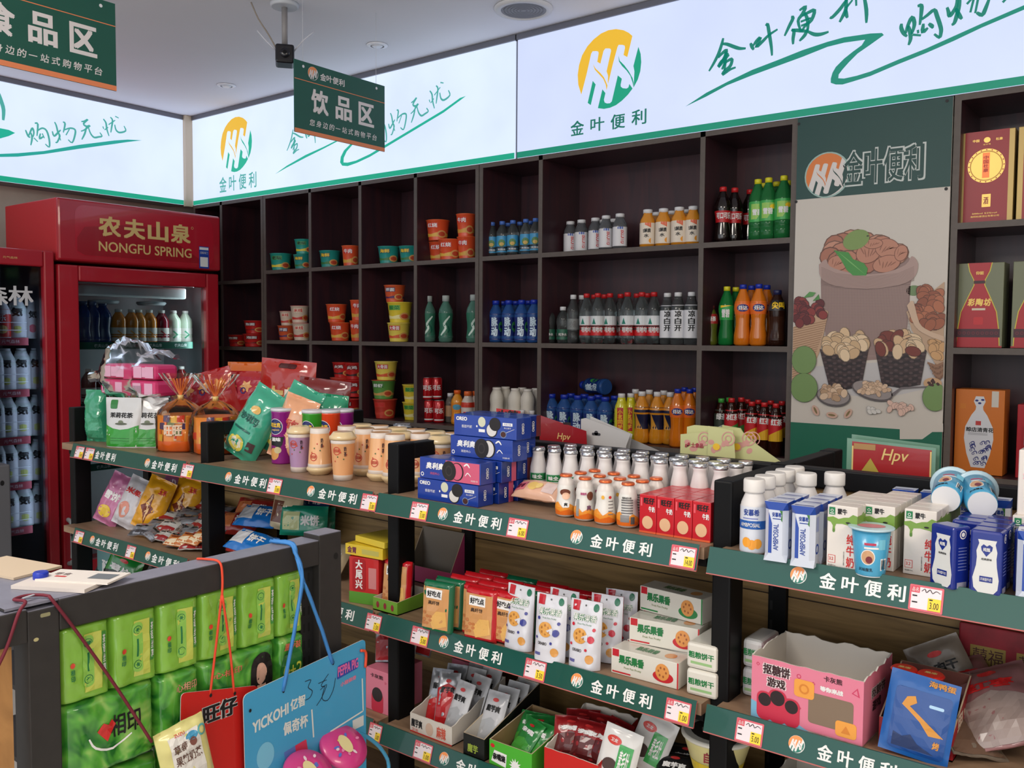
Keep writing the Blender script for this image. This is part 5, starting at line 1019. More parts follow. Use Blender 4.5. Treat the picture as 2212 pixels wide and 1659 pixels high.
for k, (a, b_) in enumerate(((1163, 1266), (1318, 1432), (1467, 1590))):
    x0, x1 = _x_at(a, 1.705, 1.19)-.026, _x_at(b_, 1.705, 1.19)+.024; w = x1-x0; n = 26; v = []; mm = 9
    b = MB()
    for side, yy in ((0, 1.68), (1, 1.826)):
        v = [(x0+w*i/n, yy+(.0025*noise.noise(Vector((i*.9, j*.8, k*9+side)))+(.004*math.sin(i*1.5)*(.3+j/mm)))*(1 if side else -1), Z1+.002+.110*j/mm) for j in range(mm+1) for i in range(n+1)]
        f = [(j*(n+1)+i, j*(n+1)+i+1, (j+1)*(n+1)+i+1, (j+1)*(n+1)+i) for j in range(mm) for i in range(n)]
        b.add(v, f if side == 0 else [q[::-1] for q in f], film('shrink_film', gl=.10), True)
    for x, sgn in ((x0, -1), (x1, 1)): b.add([(x, 1.68, Z1+.002), (x, 1.826, Z1+.002), (x, 1.826, Z1+.112), (x, 1.68, Z1+.112)], [(0, 1, 2, 3)], film('shrink_film'), False)
    tag(link('shrink_wrap', b.mesh('shrink_wrap')), ['clear shrink wrap round the foil-topped milk bottles, nearest the blue boxes', 'clear shrink wrap round the middle pack of foil-topped milk bottles', 'clear shrink wrap round the foil-topped milk bottles beside the right post'][k], 'plastic wrap', 'shrink wraps of the milk bottles')

# orange-capped honey drink bottles
ocap = m((226, 110, 60), .28, .5); hb = [(.017, 0), (.0225, .004), (.0245, .022), (.0215, .042), (.0190, .052), (.0205, .066), (.0175, .082), (.0125, .090), (.0122, .094)]
def honey(kind):
    b = MB().lathe(hb, m((222, 214, 208), .3), 22); rf = lambda v: interp(hb, v)+.0003; l = MB(); fn = cyl(rf)
    l.lathe([(interp(hb, z)+.0004, z) for z in (.006, .012, .02, .028, .036, .046, .056, .066, .074)], m((226, 222, 216), .28, coat=.4), 22, cap0=False, cap1=False); rf2 = lambda v: interp(hb, v)+.0006; fn = cyl(rf2)
    l.put(poly([(-.034, .006), (.034, .006), (.034, .020), (.012, .032), (-.004, .022), (-.018, .036), (-.034, .030)]), fn, m((236, 150, 50), .3), 1, .006); l.put(poly([(-.03, .006), (.03, .006), (.03, .010), (.01, .020), (-.01, .014), (-.03, .020)]), fn, m((226, 110, 30), .3), 2, .006)
    if kind == 0:
        l.put(ell(0, .058, .012, .008), fn, m((110, 56, 36), .4), 3, .006); l.put(ell(.002, .050, .009, .008), fn, m((236, 190, 160), .4), 4, .006); l.put(rrect(-.006, .010, .024, .038, .003), fn, white, 4, .006); l.put(text('爽', -.002, .006, .027, .035, .05), fn, ink, 5, .006)
    elif kind == 1:
        l.put(ell(.014, .058, .008, .010), fn, m((120, 60, 40), .4), 3, .006); l.put(rect(-.020, -.012, .012, .05), fn, m((150, 150, 150), .4), 3, .006); l.put(text('爽', .006, .016, .026, .038, .05), fn, m((110, 60, 90), .4), 4, .006); l.put(text('酸酸乳', -.008, .006, .060, .066, .05), fn, m((190, 80, 130), .4), 4, .006)
    elif kind == 2:
        l.put(ell(-.004, .062, .0035, .0045), fn, m((240, 180, 60), .4), 3); l.put(ell(.012, .062, .0035, .0035), fn, redink, 3)
        for k in range(5): l.put(rect(.008, .020, .052-k*.007, .054-k*.007), fn, m((120, 110, 110), .4), 3, .006)
    else:
        for k in range(6): l.put(rect(-.014, .012, .060-k*.0055, .063-k*.0055), fn, m((110, 108, 108), .4), 3, .006)
        l.put(text('营养成分表', -.012, .008, .064, .069, .03), fn, ink, 3, .006); l.put(rect(-.016, .004, .014, .030), fn, m((140, 138, 138), .4), 3, .006); l.put(rect(.007, .016, .010, .026), fn, m((90, 90, 90), .4), 3, .006)
    return proto(('bottle_body', b), ('label', l), ('foil_cap', MB().lathe([(.0145, .0925), (.0150, .0945), (.0140, .0975), (.0125, .0985)], ocap, 22)))
HK = [honey(k) for k in range(4)]
fr = [on(1211, 1117, Z1), on(1252, 1126, Z1), on(1296, 1134, Z1), on(1345, 1141, Z1)]
for r in range(3):
    for i, q in enumerate(fr): place('honey_drink_bottle', HK[i], (q.x+r*.006, q.y+.0195+r*.0475, Z1), 'small pot-bellied drink bottle with orange foil cap, '+ORD[i]+[' in the front row', ' in the middle row', ' in the back row'][r], 'drink bottle', 'orange-capped drink bottles', .5, sc=.93)
# red milk cartons
rc = m((196, 24, 40), .3, coat=.3)
def wz(b, fn, w, h):
    b.put(text('旺仔', w*.26, w*.90, h*.76, h*.93, .06), fn, ink, 2); b.put(text('牛奶', w*.56, w*.93, h*.56, h*.71, .05), fn, white, 2); b.put(rect(w*.08, w*.18, h*.70, h*.92), fn, m((226, 90, 100), .4), 2); b.put(rect(0, w, 0, h*.05), fn, m((226, 100, 60), .4), 2)
    b.put(ell(w*.5, h*.28, w*.32, h*.17, 20), fn, m((226, 180, 140), .4), 2)
RC = proto(('carton', carton(.0375, .030, .076, rc, wz))); q = on(1379, 1149, Z1)
for r in range(5):
    for i in range(4): place('milk_carton', RC, (q.x+i*.0385, q.y+.003+r*.0312, Z1), 'small red milk carton, '+ORD[i]+' in '+['the front row', 'row two', 'row three', 'row four', 'the back row'][r], 'milk carton', 'small red milk cartons')

# ---- bay four, top shelf
def ambot():
    pf = [(.021, 0), (.0235, .003), (.0235, .084), (.022, .092), (.0155, .108), (.0150, .112)]; b = MB().lathe(pf, m((222, 218, 216), .35), 24, .0)
    c = MB().lathe([(.0185, .110), (.0190, .113), (.0190, .131), (.0175, .134)], m((226, 222, 218), .35), 26)
    l = MB().lathe([(.0238, .004), (.0238, .086)], m((214, 218, 228), .3), 24, cap0=False, cap1=False); fn = cyl(lambda v: .0240)
    l.put(text('安慕希', -.016, .012, .070, .082, .04), fn, blueink, 1, .008); l.put(rect(-.030, .03, .046, .061), fn, m((30, 90, 170), .35), 1, .008); l.put(text('AMBPOSIAL', -.022, .014, .050, .057, .02), fn, white, 2, .008); l.put(rect(-.018, .010, .064, .066), fn, m((120, 130, 190), .4), 1, .008)
    for x, z in ((-.010, .022), (0, .018), (.010, .020)): l.put(ell(x, z, .008, .009), fn, m((240, 160, 50), .4), 1+abs(x)*90, .008)
    return proto(('bottle_body', b), ('cap', c), ('label', l))
AB = ambot(); q = on(1612, 1196, Z1)
for i in range(5): place('yogurt_bottle', AB, (q.x+.004, q.y+.020+i*.0495, Z1), 'large white yogurt bottle with broad white cap beside the post, '+['nearest', 'second', 'third', 'fourth', 'fifth'][i]+' from the front', 'yogurt bottle', 'white-capped yogurt bottles', .3)
for i, (dx, dy) in enumerate(((.052, .150), (.092, .190))): place('yogurt_bottle', AB, (q.x+dx, q.y+dy, Z1), 'white-capped yogurt bottle standing behind the blue and white cartons, '+['left', 'right'][i], 'yogurt bottle', 'white-capped yogurt bottles', .3)
def amc():
    w, d, hh = .040, .036, .104; wf = m((206, 212, 226), .25, coat=.4); bl = m((24, 66, 160), .3, coat=.3); b = MB()
    c = .008; pts = [(c, 0), (w-c, 0), (w, c), (w, d-c), (w-c, d), (c, d), (0, d-c), (0, c)]; v = []; k0 = .012; k1 = .014
    v += [(x, y, 0) for x, y in ((0, 0), (w, 0), (w, d), (0, d))]; n = len(v)
    v += [(x, y, k0) for x, y in pts]; v += [(x, y, hh-k1) for x, y in pts]; v += [(x, y, hh) for x, y in ((0, 0), (w, 0), (w, d), (0, d))]
    b.add(v, [(3, 2, 1, 0), (20, 21, 22, 23)], m((200, 206, 222), .3)); b.add(v, [(4+i, 4+(i+1) % 8, 12+(i+1) % 8, 12+i) for i in range(8)], wf)
    b.add(v, [(0, 1, 5, 4), (1, 2, 7, 6), (2, 3, 9, 8), (3, 0, 11, 10), (0, 4, 11), (1, 6, 5), (2, 8, 7), (3, 10, 9)], wf)
    b.add(v, [(21, 20, 12, 13), (22, 21, 14, 15), (23, 22, 16, 17), (20, 23, 18, 19), (20, 19, 12), (21, 13, 14), (22, 15, 16), (23, 17, 18)], bl)
    fn = plane((0, 0, 0), (1, 0, 0), (0, 0, 1)); b.put(poly([(c, .014), (c+.006, .014), (c+.006, .066), (c, .086)]), fn, bl, 1); b.put(text('安慕希', .014, .030, .078, .086, .05), fn, blueink, 1); b.put(rect(.015, .029, .074, .0755), fn, blueink, 1)
    t = text('AMBPOSIAL', .020, .066, -.0045, .0045, .02); b.put(([(.021+(-p[1]), p[0])+tuple(p[2:]) for p in t[0]], t[1]), fn, blueink, 1)
    b.put(poly([(.027, .090), (.031, .082), (.029, .074), (.032, .070), (.032, .09)]), fn, m((60, 120, 60), .4), 2)
    f2 = plane((w, 0, 0), (0, 1, 0), (0, 0, 1)); b.put(ring(d*.5, .030, .006, .009, 16), f2, blueink, 1); b.put(rect(d*.3, d*.7, .06, .085), f2, m((150, 160, 200), .4), 1)
    f3 = plane((0, 0, hh), (1, 0, 0), (0, 1, 0)); b.put(rect(.004, w-.004, .006, .012), f3, bl, 1)
    return b
AC = proto(('carton', amc())); qa = on(1647, 1210, Z1); qb_ = on(1704, 1222, Z1)
for c_, qq in ((0, qa), (1, qb_)):
    for r in range(4 if c_ else 3): place('yogurt_carton', AC, (qq.x, qq.y+.004+r*.038, Z1), 'faceted blue and white yogurt carton in the '+['left', 'right'][c_]+' column, '+['nearest', 'second', 'third', 'fourth'][r]+' from front', 'yogurt carton', 'faceted yogurt cartons', .06)
for i, (px, py) in enumerate(((1930, 1066), (1990, 1078), (2060, 1090), (2130, 1100))):
    x = _x_at(px, 1.78, 1.2); place('yogurt_carton', AC, (x, 1.77, Z1+(.012 if i % 2 else 0)*0), 'faceted yogurt carton in the back row by the wooden panel, '+ORD[i], 'yogurt carton', 'faceted yogurt cartons', .06)
mgn = m((120, 156, 66), .35); mgd = m((86, 128, 50), .35); mcb = m((222, 214, 206), .35, coat=.2)
def mn(b, fn, w, h):
    b.put(rect(w*.06, w*.26, h*.85, h*.965), fn, m((20, 120, 70), .4), 2); b.put(ring(w*.16, h*.915, w*.035, w*.05, 12), fn, white, 3); b.put(rect(w*.09, w*.23, h*.865, h*.878), fn, white, 3); b.put(text('蒙牛', w*.34, w*.66, h*.865, h*.955, .05), fn, ink, 2)
    b.put(poly([(0, h*.80), (w*.2, h*.82), (w*.38, h*.79), (w*.55, h*.82), (w*.72, h*.83), (w*.85, h*.88), (w, h*.86), (w, h*.64), (w*.8, h*.70), (w*.5, h*.72), (w*.3, h*.71), (w*.26, h*.66), (w*.27, h*.62), (w*.23, h*.585), (w*.18, h*.62), (w*.19, h*.68), (w*.12, h*.73), (0, h*.75)]), fn, mgn, 1)
    b.put(ell(w*.225, h*.605, w*.045, h*.03, 14), fn, mgd, 1.5); b.put(ell(w*.7, h*.745, w*.08, h*.014), fn, ink, 2); b.put(vtext('纯牛奶', w*.66, w*.92, h*.06, h*.57, .1, .03), fn, redink, 2); b.put(rect(w*.06, w*.30, h*.10, h*.22), fn, redink, 2); b.put(rect(w*.075, w*.285, h*.107, h*.213), fn, mcb, 3); b.put(text('3.2', w*.10, w*.24, h*.14, h*.19, .03), fn, redink, 4); b.put(vtext('全脂灭菌', w*.56, w*.60, h*.08, h*.3, .1), fn, ink, 2); b.put(text('净含量250mL', w*.06, w*.32, h*.05, h*.075), fn, ink, 2)
def mns(b, fn, d, h): b.put(poly([(0, h*.64), (d, h*.66), (d, h*.9), (d*.6, h*.86), (0, h*.86)]), fn, mgn, 1)
MW, MD, MH = .0495, .0335, .1085; MG = proto(('carton', carton(MW, MD, MH, mcb, mn, mns)))
for c_, (px, py) in enumerate(((1768, 1236), (1862, 1226), (1947, 1240))):
    q = on(px, py, Z1)
    for r in range(5): place('milk_carton', MG, (q.x, max(q.y, 1.512)+r*.0345+c_*.004, Z1), 'white milk carton with green splash, '+['left', 'middle', 'right'][c_]+' column, '+['nearest', 'second', 'third', 'fourth', 'rearmost'][r], 'milk carton', 'white and green milk cartons')
yb = m((70, 160, 200), .3, coat=.3)
def ycup(tilted=False):
    Rb, Rt, H = .0225, .0305, .076; b = MB().lathe([(Rb, 0), (Rb+.001, .002), (Rt, H)], yb, 28); fn = cyl(lambda v: Rb+(Rt-Rb)*v/H)
    b.put(ell(-.006, .032, .011, .013), fn, white, 2, .008); b.put(ell(-.006, .032, .0095, .0115), fn, m((206, 160, 120), .4), 3, .008); b.put(ell(-.004, .028, .005, .006), fn, m((120, 40, 50), .4), 4, .008)
    b.put(rect(.014, .026, .010, .030), fn, white, 2, .008); 
    for k in range(4): b.put(rect(.0155+k*.0025, .0168+k*.0025, .012, .028), fn, ink, 3)
    b.put(rect(-.012, .006, .052, .056), fn, m((190, 60, 90), .4), 2, .008); b.put(rect(.010, .022, .045, .062), fn, m((120, 196, 220), .4), 2, .008); b.put(text('风味酸乳', -.020, .002, .008, .014, .02), fn, ink, 2, .008); b.put(rect(-.012, .010, .046, .049), fn, white, 2, .008)
    l = MB().lathe([(Rt, H-.002), (Rt+.0055, H), (Rt+.006, H+.002), (Rt+.004, H+.003)], m((186, 212, 222), .3, coat=.3), 30); l.put(ell(0, 0, .022, .016), lambda u, v, d: Vector((u, v, H+.003+d)), m((200, 110, 120), .4), 1)
    bt = MB().lathe([(0.0, -.0006), (Rb, -.0004)], m((222, 222, 224), .4), 26, cap0=False, cap1=False); bt = MB().lathe([(Rb*.99, -.0015), (Rb*.99, .0)], m((222, 222, 224), .4), 26)
    return proto(('cup', b), ('foil_lid', l), ('cup_base', bt))
YC = ycup(); q = on(1885, 1240, Z1); place('yogurt_cup', YC, (q.x-.003, q.y-.004, Z1+.0015), 'light blue yogurt cup standing in front of the green and white milk cartons', 'yogurt cup', None, .35)
for i, (px, py, yy, rzz) in enumerate(((2043, 1078, 1.66, -.02), (2122, 1090, 1.66, .22))):
    c = P(1, 1.64, px, py)
    place('yogurt_cup', YC, (c.x, 1.64, c.z), 'light blue yogurt cup lying on the cartons with its white base facing forward, '+['left', 'right'][i], 'yogurt cup', 'toppled blue yogurt cups', rot=(math.radians(-82), 0, .30+rzz-.2))
dbl = m((22, 40, 130), .25, coat=.4); dbt = m((34, 36, 110), .3, coat=.3)
def zc(b, fn, w, h):
    b.put(poly([(w*x, h*y) for x, y in ((.30, .03), (.78, .03), (.90, .10), (.93, .25), (.86, .45), (.84, .58), (.86, .68), (.80, .80), (.84, .86), (.26, .86), (.30, .80), (.22, .68), (.24, .58), (.22, .45), (.12, .25), (.16, .10))]), fn, m((216, 216, 214), .3), 1)
    b.put(poly([(w*x, h*y) for x, y in ((.53, .60), (.70, .70), (.72, .76), (.62, .79), (.54, .76), (.44, .79), (.36, .75), (.38, .69))]), fn, dbl, 2); b.put(text('纯甄', w*.43, w*.65, h*.68, h*.74, .03), fn, white, 3); b.put(text('经典原味', w*.38, w*.70, h*.54, h*.575, .02), fn, ink, 2); b.put(rect(w*.34, w*.74, h*.20, h*.29), fn, dbl, 2); b.put(text('风味酸牛奶', w*.37, w*.71, h*.22, h*.27), fn, white, 3)
def zcs(b, fn, d, h):
    b.put(ell(d*.5, h*.88, d*.2, d*.2, 16), fn, white, 1); b.put(ring(d*.5, h*.88, d*.10, d*.15, 16), fn, dbl, 2)
    for k in range(8): b.put(rect(d*.25, d*.75, h*(.66-k*.05), h*(.675-k*.05)), fn, m((110, 120, 180), .4), 1)
    b.put(rect(d*.22, d*.78, h*.03, h*.12), fn, m((150, 150, 170), .4), 1)
ZC_ = proto(('carton', carton(.045, .036, .098, dbl, zc, zcs, bev=.004)))
q = on(2014, 1266, Z1); place('yogurt_carton', ZC_, (q.x-.008, q.y+.012, Z1), 'dark blue yogurt carton with white bottle print, turned to show its foil side', 'yogurt carton', 'dark blue yogurt cartons', -.5)
q2 = on(2086, 1280, Z1)
for i in range(4): place('yogurt_carton', ZC_, (q2.x+.002, q2.y+.006+i*.038, Z1), 'dark blue yogurt carton in the right column, '+['nearest', 'second', 'third', 'rearmost'][i], 'yogurt carton', 'dark blue yogurt cartons', -.05)
for i in range(3): place('yogurt_carton', ZC_, (q.x+.012, q.y+.062+i*.038, Z1), 'dark blue yogurt carton behind the turned one, '+['nearest', 'second', 'rearmost'][i], 'yogurt carton', 'dark blue yogurt cartons', -.03)
q3 = on(2192, 1296, Z1); place('yogurt_carton', AC, (q3.x, q3.y+.004, Z1), 'faceted yogurt carton cut by the right picture edge', 'yogurt carton', 'faceted yogurt cartons', .1)
for i in range(3): place('yogurt_carton', ZC_, (q2.x+.055, q2.y+.05+i*.038, Z1), 'dark blue yogurt carton at the right edge, '+['nearest', 'second', 'rearmost'][i], 'yogurt carton', 'dark blue yogurt cartons', -.03)
c = P(1, 1.62, 2196, 1110)
fl = carton(.05, .05, .105, m((222, 214, 208), .35), lambda b, fn, w, h: [b.put(star(w*x, h*y, w*.14, w*.07, 5), fn, m(cc, .4), 1+k) for k, (x, y, cc) in enumerate(((.3, .25, (230, 120, 150)), (.6, .4, (90, 150, 210)), (.25, .6, (240, 180, 190)), (.6, .15, (230, 90, 110))))], bev=.002)
place('small_carton', proto(('carton', fl), ('grey_spout', MB().box(.004, .046, .01, .04, .105, .150, m((120, 124, 130), .3), .006))), (c.x, 1.62, P(1, 1.62, 2196, 1112).z), 'flower-printed carton with grey top at the right picture edge', 'carton')
for i in range(2): place('milk_carton', MG, (c.x-.004, 1.61+i*.036, Z1), 'white milk carton under the flower-printed carton, '+['front', 'rear'][i], 'milk carton', 'white and green milk cartons')

# ---- bay three, second shelf
def haochi(col, seed, tcol):
    b, F_ = soft(.084, .116, .030, pm(col, .2, .6), kind='block', seed=seed, seal=.04, wr=.0012)
    b.put(rect(-.036, .036, .010, .104), F_, pm((206, 150, 96)), 1, .012); b.put(rect(-.026, .018, .078, .100), F_, white, 2, .012)
    b.put(text('好吃点', -.023, .015, .082, .096, .05), F_, ink, 3, .012); b.put(text('高纤饼', -.020, .012, .064, .073, .04), F_, m((70, 50, 36), .4), 2, .012)
    b.put(poly([(-.004, .008), (.034, .020), (.030, .052), (.004, .050), (-.014, .030)]), F_, pm((226, 176, 100)), 2, .010)
    for k in range(7): b.put(ell(-.030+.009*(k % 3), .020+.008*(k//2), .005, .0035), F_, pm((190, 120, 70)), 2.2+.1*k, .01)
    return proto(('packet', b))
HG, HR_ = haochi((20, 100, 66), 2, 0), haochi((190, 26, 36), 5, 0)
q1, q2 = on(937, 1368, Z2), on(1030, 1386, Z2); GH = 'biscuit packets standing on the second shelf'
place('biscuit_packet', HG, (q1.x, q1.y+.014, Z2), 'green foil biscuit packet with golden biscuit picture, front left on the second shelf', 'biscuit packet', GH, .12, rot=(-.08, 0, .1)); place('biscuit_packet', HR_, (q2.x, q2.y+.014, Z2), 'red foil biscuit packet standing next to the green one in front', 'biscuit packet', GH, rot=(-.08, 0, .08))
for r in range(1, 5):
    for c_ in range(4 if r > 1 else 3):
        pr = HG if (r+c_*2) % 5 == 1 else HR_
        place('biscuit_packet', pr, (q1.x+.012*r+.087*c_-.01, q1.y+.014+.038*r, Z2), 'biscuit packet in %s behind the front pair, %s' % (['row two', 'row three', 'row four', 'row five'][r-1], ORD[c_]), 'biscuit packet', GH, rot=(-.06, 0, .06+.03*math.sin(r*3+c_)))
def pouch(berry, side_red=False, seed=1):
    wf = pm((214, 214, 222), .3, .5); b, F_ = soft(.072, .138, .038, wf, pm((190, 26, 40), .25, .6) if side_red else wf, kind='stand', seed=seed, seal=.02, wr=.002)
    b.put(rect(-.030, -.014, .116, .136), F_, pm((190, 36, 50)), 1, .01); b.put(ell(0, .128, .002, .002, 8), F_, m((90, 90, 90), .5), 1); b.put(ell(.024, .126, .006, .008), F_, pm((30, 110, 80)), 1, .01)
    b.put(text('果乐果香', -.026, .028, .096, .111, .09), F_, pm((40, 130, 70)), 1, .01); b.put(text('果乐果香', -.026, .028, .096, .111, .02), F_, white, 2.5, .01); b.put(text('Fruit Fun Fruity', -.014, .018, .088, .092), F_, greenink, 2, .01)
    b.put(ell(-.006, .066, .016, .016, 20), F_, pm((222, 160, 80)), 1, .008); b.put(poly([(-.004, .064), (.012, .072), (.012, .056)]), F_, wf, 2, .008)
    for a in range(6): b.put(ell(-.006+.009*math.cos(a*1.05+.6), .066+.009*math.sin(a*1.05+.6), .0022, .003, 8), F_, pm((170, 110, 50)), 1.6, .01)
    cb = pm((56, 60, 140)) if berry == 'b' else pm((200, 40, 60))
    for x, y, r in ((.019, .062, .0075), (-.024, .088, .0035), (.024, .082, .0035), (-.026, .048, .003), (.010, .040, .003)): b.put(ell(x, y, r, r, 12), F_, cb, 2, .01)
    b.put(ell(.018, .022, .009, .009), F_, pm((214, 150, 70)), 1, .01); b.put(text('ORABIO', -.022, .000, .034, .040, .03), F_, m((60, 50, 50), .5), 1, .01); b.put(rect(-.028, -.014, .012, .018), F_, m((90, 90, 150), .5), 1, .01)
    return proto(('pouch', b))
PB, PR, PR2 = pouch('b', seed=3), pouch('r', seed=6), pouch('r', True, 8); GP = 'white fruit biscuit pouches'
for pr, px, py, dy, rz_, lb in ((PB, 1111, 1404, .016, .0, 'white pouch with blueberry biscuit picture beside the red packet'), (PB, 1178, 1430, .016, .12, 'white blueberry biscuit pouch standing right of another one, slightly forward'), (PB, 1176, 1430, .065, .05, 'white blueberry biscuit pouch half hidden behind two others'),
                      (PR, 1252, 1446, .018, .1, 'white pouch with strawberry biscuit picture, frontmost'), (PR2, 1268, 1446, .07, .15, 'white strawberry pouch with red back standing behind the front one'), (PR2, 1276, 1446, .115, .2, 'rearmost white and red strawberry pouch')):
    q = on(px, py, Z2); place('biscuit_pouch', pr, (q.x, q.y+dy, Z2), lb, 'biscuit pouch', GP, rot=(-.07, 0, rz_))
wbx = m((220, 216, 206), .3, coat=.3)
def gbox(grn):
    ac = pm((40, 130, 70)) if grn else pm((196, 40, 50))
    def f(b, fn, w, h):
        b.put(rect(w*.02, w*.12, h*.70, h*.98), fn, pm((190, 36, 50)), 1); b.put(text('果乐果香', w*.12, w*.50, h*.45, h*.80, .08), fn, pm((30, 120, 66)), 2); b.put(text('Fruit Fun Fruity', w*.2, w*.46, h*.26, h*.36), fn, m((110, 130, 60), .5), 2)
        b.put(ell(w*.78, h*.34, w*.15, h*.22, 20), fn, ac, 1); b.put(ell(w*.77, h*.52, w*.10, h*.32, 20), fn, pm((222, 150, 80)), 2)
        for a in range(6): b.put(ell(w*.77+w*.055*math.cos(a), h*.52+h*.17*math.sin(a), w*.013, h*.05, 8), fn, pm((160, 90, 50)), 3)
        b.put(rect(w*.02, w*.3, h*.06, h*.12), fn, ac, 1); b.put(rect(w*.98, w, 0, h), fn, ac, 1)
    return f
def gtop(b, fn, w, d): b.put(text('果乐果香', w*.3, w*.62, d*.3, d*.7, .06), fn, pm((30, 120, 66)), 2); b.put(ell(w*.8, d*.5, w*.08, d*.25), fn, pm((222, 150, 80)), 1)
GBX = [proto(('carton', carton(.150, .055, .052, wbx, gbox(False), topd=gtop))), proto(('carton', carton(.150, .055, .052, wbx, gbox(True), topd=gtop)))]
qf = on(1320, 1452, Z2)
for pr, dx, dy, dz, rz_, lb in ((GBX[0], 0, 0, 0, .02, 'long white biscuit box with red accents at the front'), (GBX[0], .0, .062, 0, .03, 'long white biscuit box behind the front one'), (GBX[0], .012, .050, .0525, .12, 'long white biscuit box lying on the second row'),
                               (GBX[1], .0, .125, 0, 0, 'long white biscuit box with green accents in the third row, lower'), (GBX[1], .0, .125, .0525, 0, 'long white biscuit box with green accents, third row, middle'), (GBX[1], .005, .105, .1055, -.08, 'long white and green biscuit box on top of the pile')):
    place('biscuit_box', pr, (qf.x+dx, qf.y+dy, Z2+dz), lb, 'biscuit box', 'long white biscuit boxes', rz_)
def endd(b, fn, w, h): b.put(text('粗粮饼干', w*.08, w*.92, h*.42, h*.68, .05), fn, greenink, 1); b.put(rect(w*.15, w*.85, h*.2, h*.3), fn, pm((150, 190, 130)), 1)
EB = proto(('carton', carton(.062, .12, .050, wbx, endd, bev=.006))); qe = on(1478, 1500, Z2)
place('biscuit_box', EB, (qe.x, qe.y+.006, Z2), 'white and green packet seen end-on beside the right post, lower', 'biscuit box', 'end-on white packets', .04); place('biscuit_box', EB, (qe.x-.002, qe.y+.010, Z2+.0505), 'white and green packet seen end-on beside the right post, upper', 'biscuit box', 'end-on white packets', .02)
def tray(w, d, hf, hb, out, inn, decor=None, side=None, t=.0025, torn=0, seed=1):
    """open display box, origin at front left bottom"""
    b = MB().box(0, w, 0, d, 0, t, inn)
    r = random.Random(seed); n = 14
    def wall(p0, p1, h0, h1, tn):
        """panel from p0 to p1 (x,y), heights h0..h1, ragged top"""
        dx, dy = p1[0]-p0[0], p1[1]-p0[1]; L = math.hypot(dx, dy); nx, ny = dy/L*t, -dx/L*t; lo = []; 
        hs = [h0+(h1-h0)*i/n+(r.random()-.5)*tn for i in range(n+1)]
        v = []
        for i in range(n+1):
            x, y = p0[0]+dx*i/n, p0[1]+dy*i/n; v += [(x, y, 0), (x, y, hs[i]), (x-nx, y-ny, 0), (x-nx, y-ny, hs[i])]
        b.add(v, [(4*i, 4*i+4, 4*i+5, 4*i+1) for i in range(n)], out); b.add(v, [(4*i+2, 4*i+3, 4*i+7, 4*i+6) for i in range(n)], inn); b.add(v, [(4*i+1, 4*i+5, 4*i+7, 4*i+3) for i in range(n)], cardboard if not torn else m((222, 216, 206), .8))
    wall((0, 0), (w, 0), hf, hf, torn*.3); wall((w, 0), (w, d), hf, hb, torn); wall((w, d), (0, d), hb, hb, torn); wall((0, d), (0, 0), hb, hf, torn)
    if decor: decor(b, plane((0, 0, 0), (1, 0, 0), (0, 0, 1)), w, hf)
    if side: side(b, plane((w, 0, 0), (0, 1, 0), (0, 0, 1)), d, hf)
    return b
inn_ = m((206, 200, 190), .7); qt = P(1, 1.77, 893, 1170)
place('display_box', proto(('box', tray(.155, .055, .045, .145, m((206, 80, 130), .4), m((150, 140, 128), .8)))), (qt.x-.02, 1.775, Z2), 'open pink display box with bare grey inside, behind the biscuit packets', 'display box')
# ---- bay three, third shelf
silv = m((176, 178, 184), .3, .6)
def sach(w, h, t, c1, c2, txt, seed, cut=.45, tcol=ink):
    b, F_ = soft(w, h, t, c1, kind='pillow', seed=seed, seal=.05, wr=.0025); b.put(poly([(-w*.47, h*.03), (w*.47, h*.03), (w*.47, h*cut), (0, h*(cut+.1)), (-w*.47, h*cut)]), F_, c2, 1, .012)
    b.put(text(txt, -w*.32, w*.32, h*.62, h*.74, .06), F_, tcol, 2, .01); b.put(ell(0, h*.84, w*.13, h*.035), F_, pm((200, 50, 50)), 2, .01)
    return proto(('sachet', b))
SK = [sach(.055, .13, .016, silv, pm((186, 30, 36)), '魔芋爽', 1, .40), sach(.055, .13, .016, silv, pm((186, 30, 36)), '魔芋爽', 2, .7), sach(.060, .125, .016, pm((200, 200, 204)), pm((176, 178, 182)), '魔芋爽', 3, .42)]
def wd(b, fn, w, h): b.put(text('魔芋爽', 0.004, w*.30, h*.30, h*.75, .06), fn, ink, 1); b.put(text('卫龙', w*.04, w*.2, h*.08, h*.24), fn, redink, 1); b.put(text('麻辣', w*.64, w*.86, h*.15, h*.8, .05), fn, m((206, 90, 70), .5), 1); b.put(rect(0, w, 0, h*.06), fn, redink, 1); b.put(ell(w*.47, h*.45, w*.09, h*.34), fn, m((206, 176, 156), .6), 1)
q = on(886, 1578, Z3); x0, y0 = q.x, max(q.y, 1.515)
place('display_box', proto(('box', tray(.135, .20, .045, .105, m((214, 206, 196), .5), inn_, wd, torn=.004))), (x0, y0, Z3), 'white display box of silver and red sachets on the third shelf', 'display box', 'open display boxes')
for k, (dx, dy, rz_, kk) in enumerate(((.030, .055, .35, 0), (.065, .050, .45, 1), (.100, .035, -.12, 2), (.035, .10, .3, 0), (.105, .09, -.1, 2), (.07, .12, .1, 2), (.10, .14, 0, 2), (.05, .155, .1, 2))):
    place('sachet', SK[kk], (x0+dx, y0+dy, Z3+.006), 'silver sachet with black characters in the white display box, number %s from the front' % ['one', 'two', 'three', 'four', 'five', 'six', 'seven', 'eight'][k], 'sachet', 'sachets in the white display box', rot=(-.45, 0, rz_))
def bd(b, fn, w, h): b.put(text('魔芋', w*.2, w*.7, h*.2, h*.6, .05), fn, pm((150, 170, 60)), 1)
def bs_(b, fn, d, h): b.put(text('风吃', d*.35, d*.75, h*.5, h*1.2, .05), fn, white, 1)
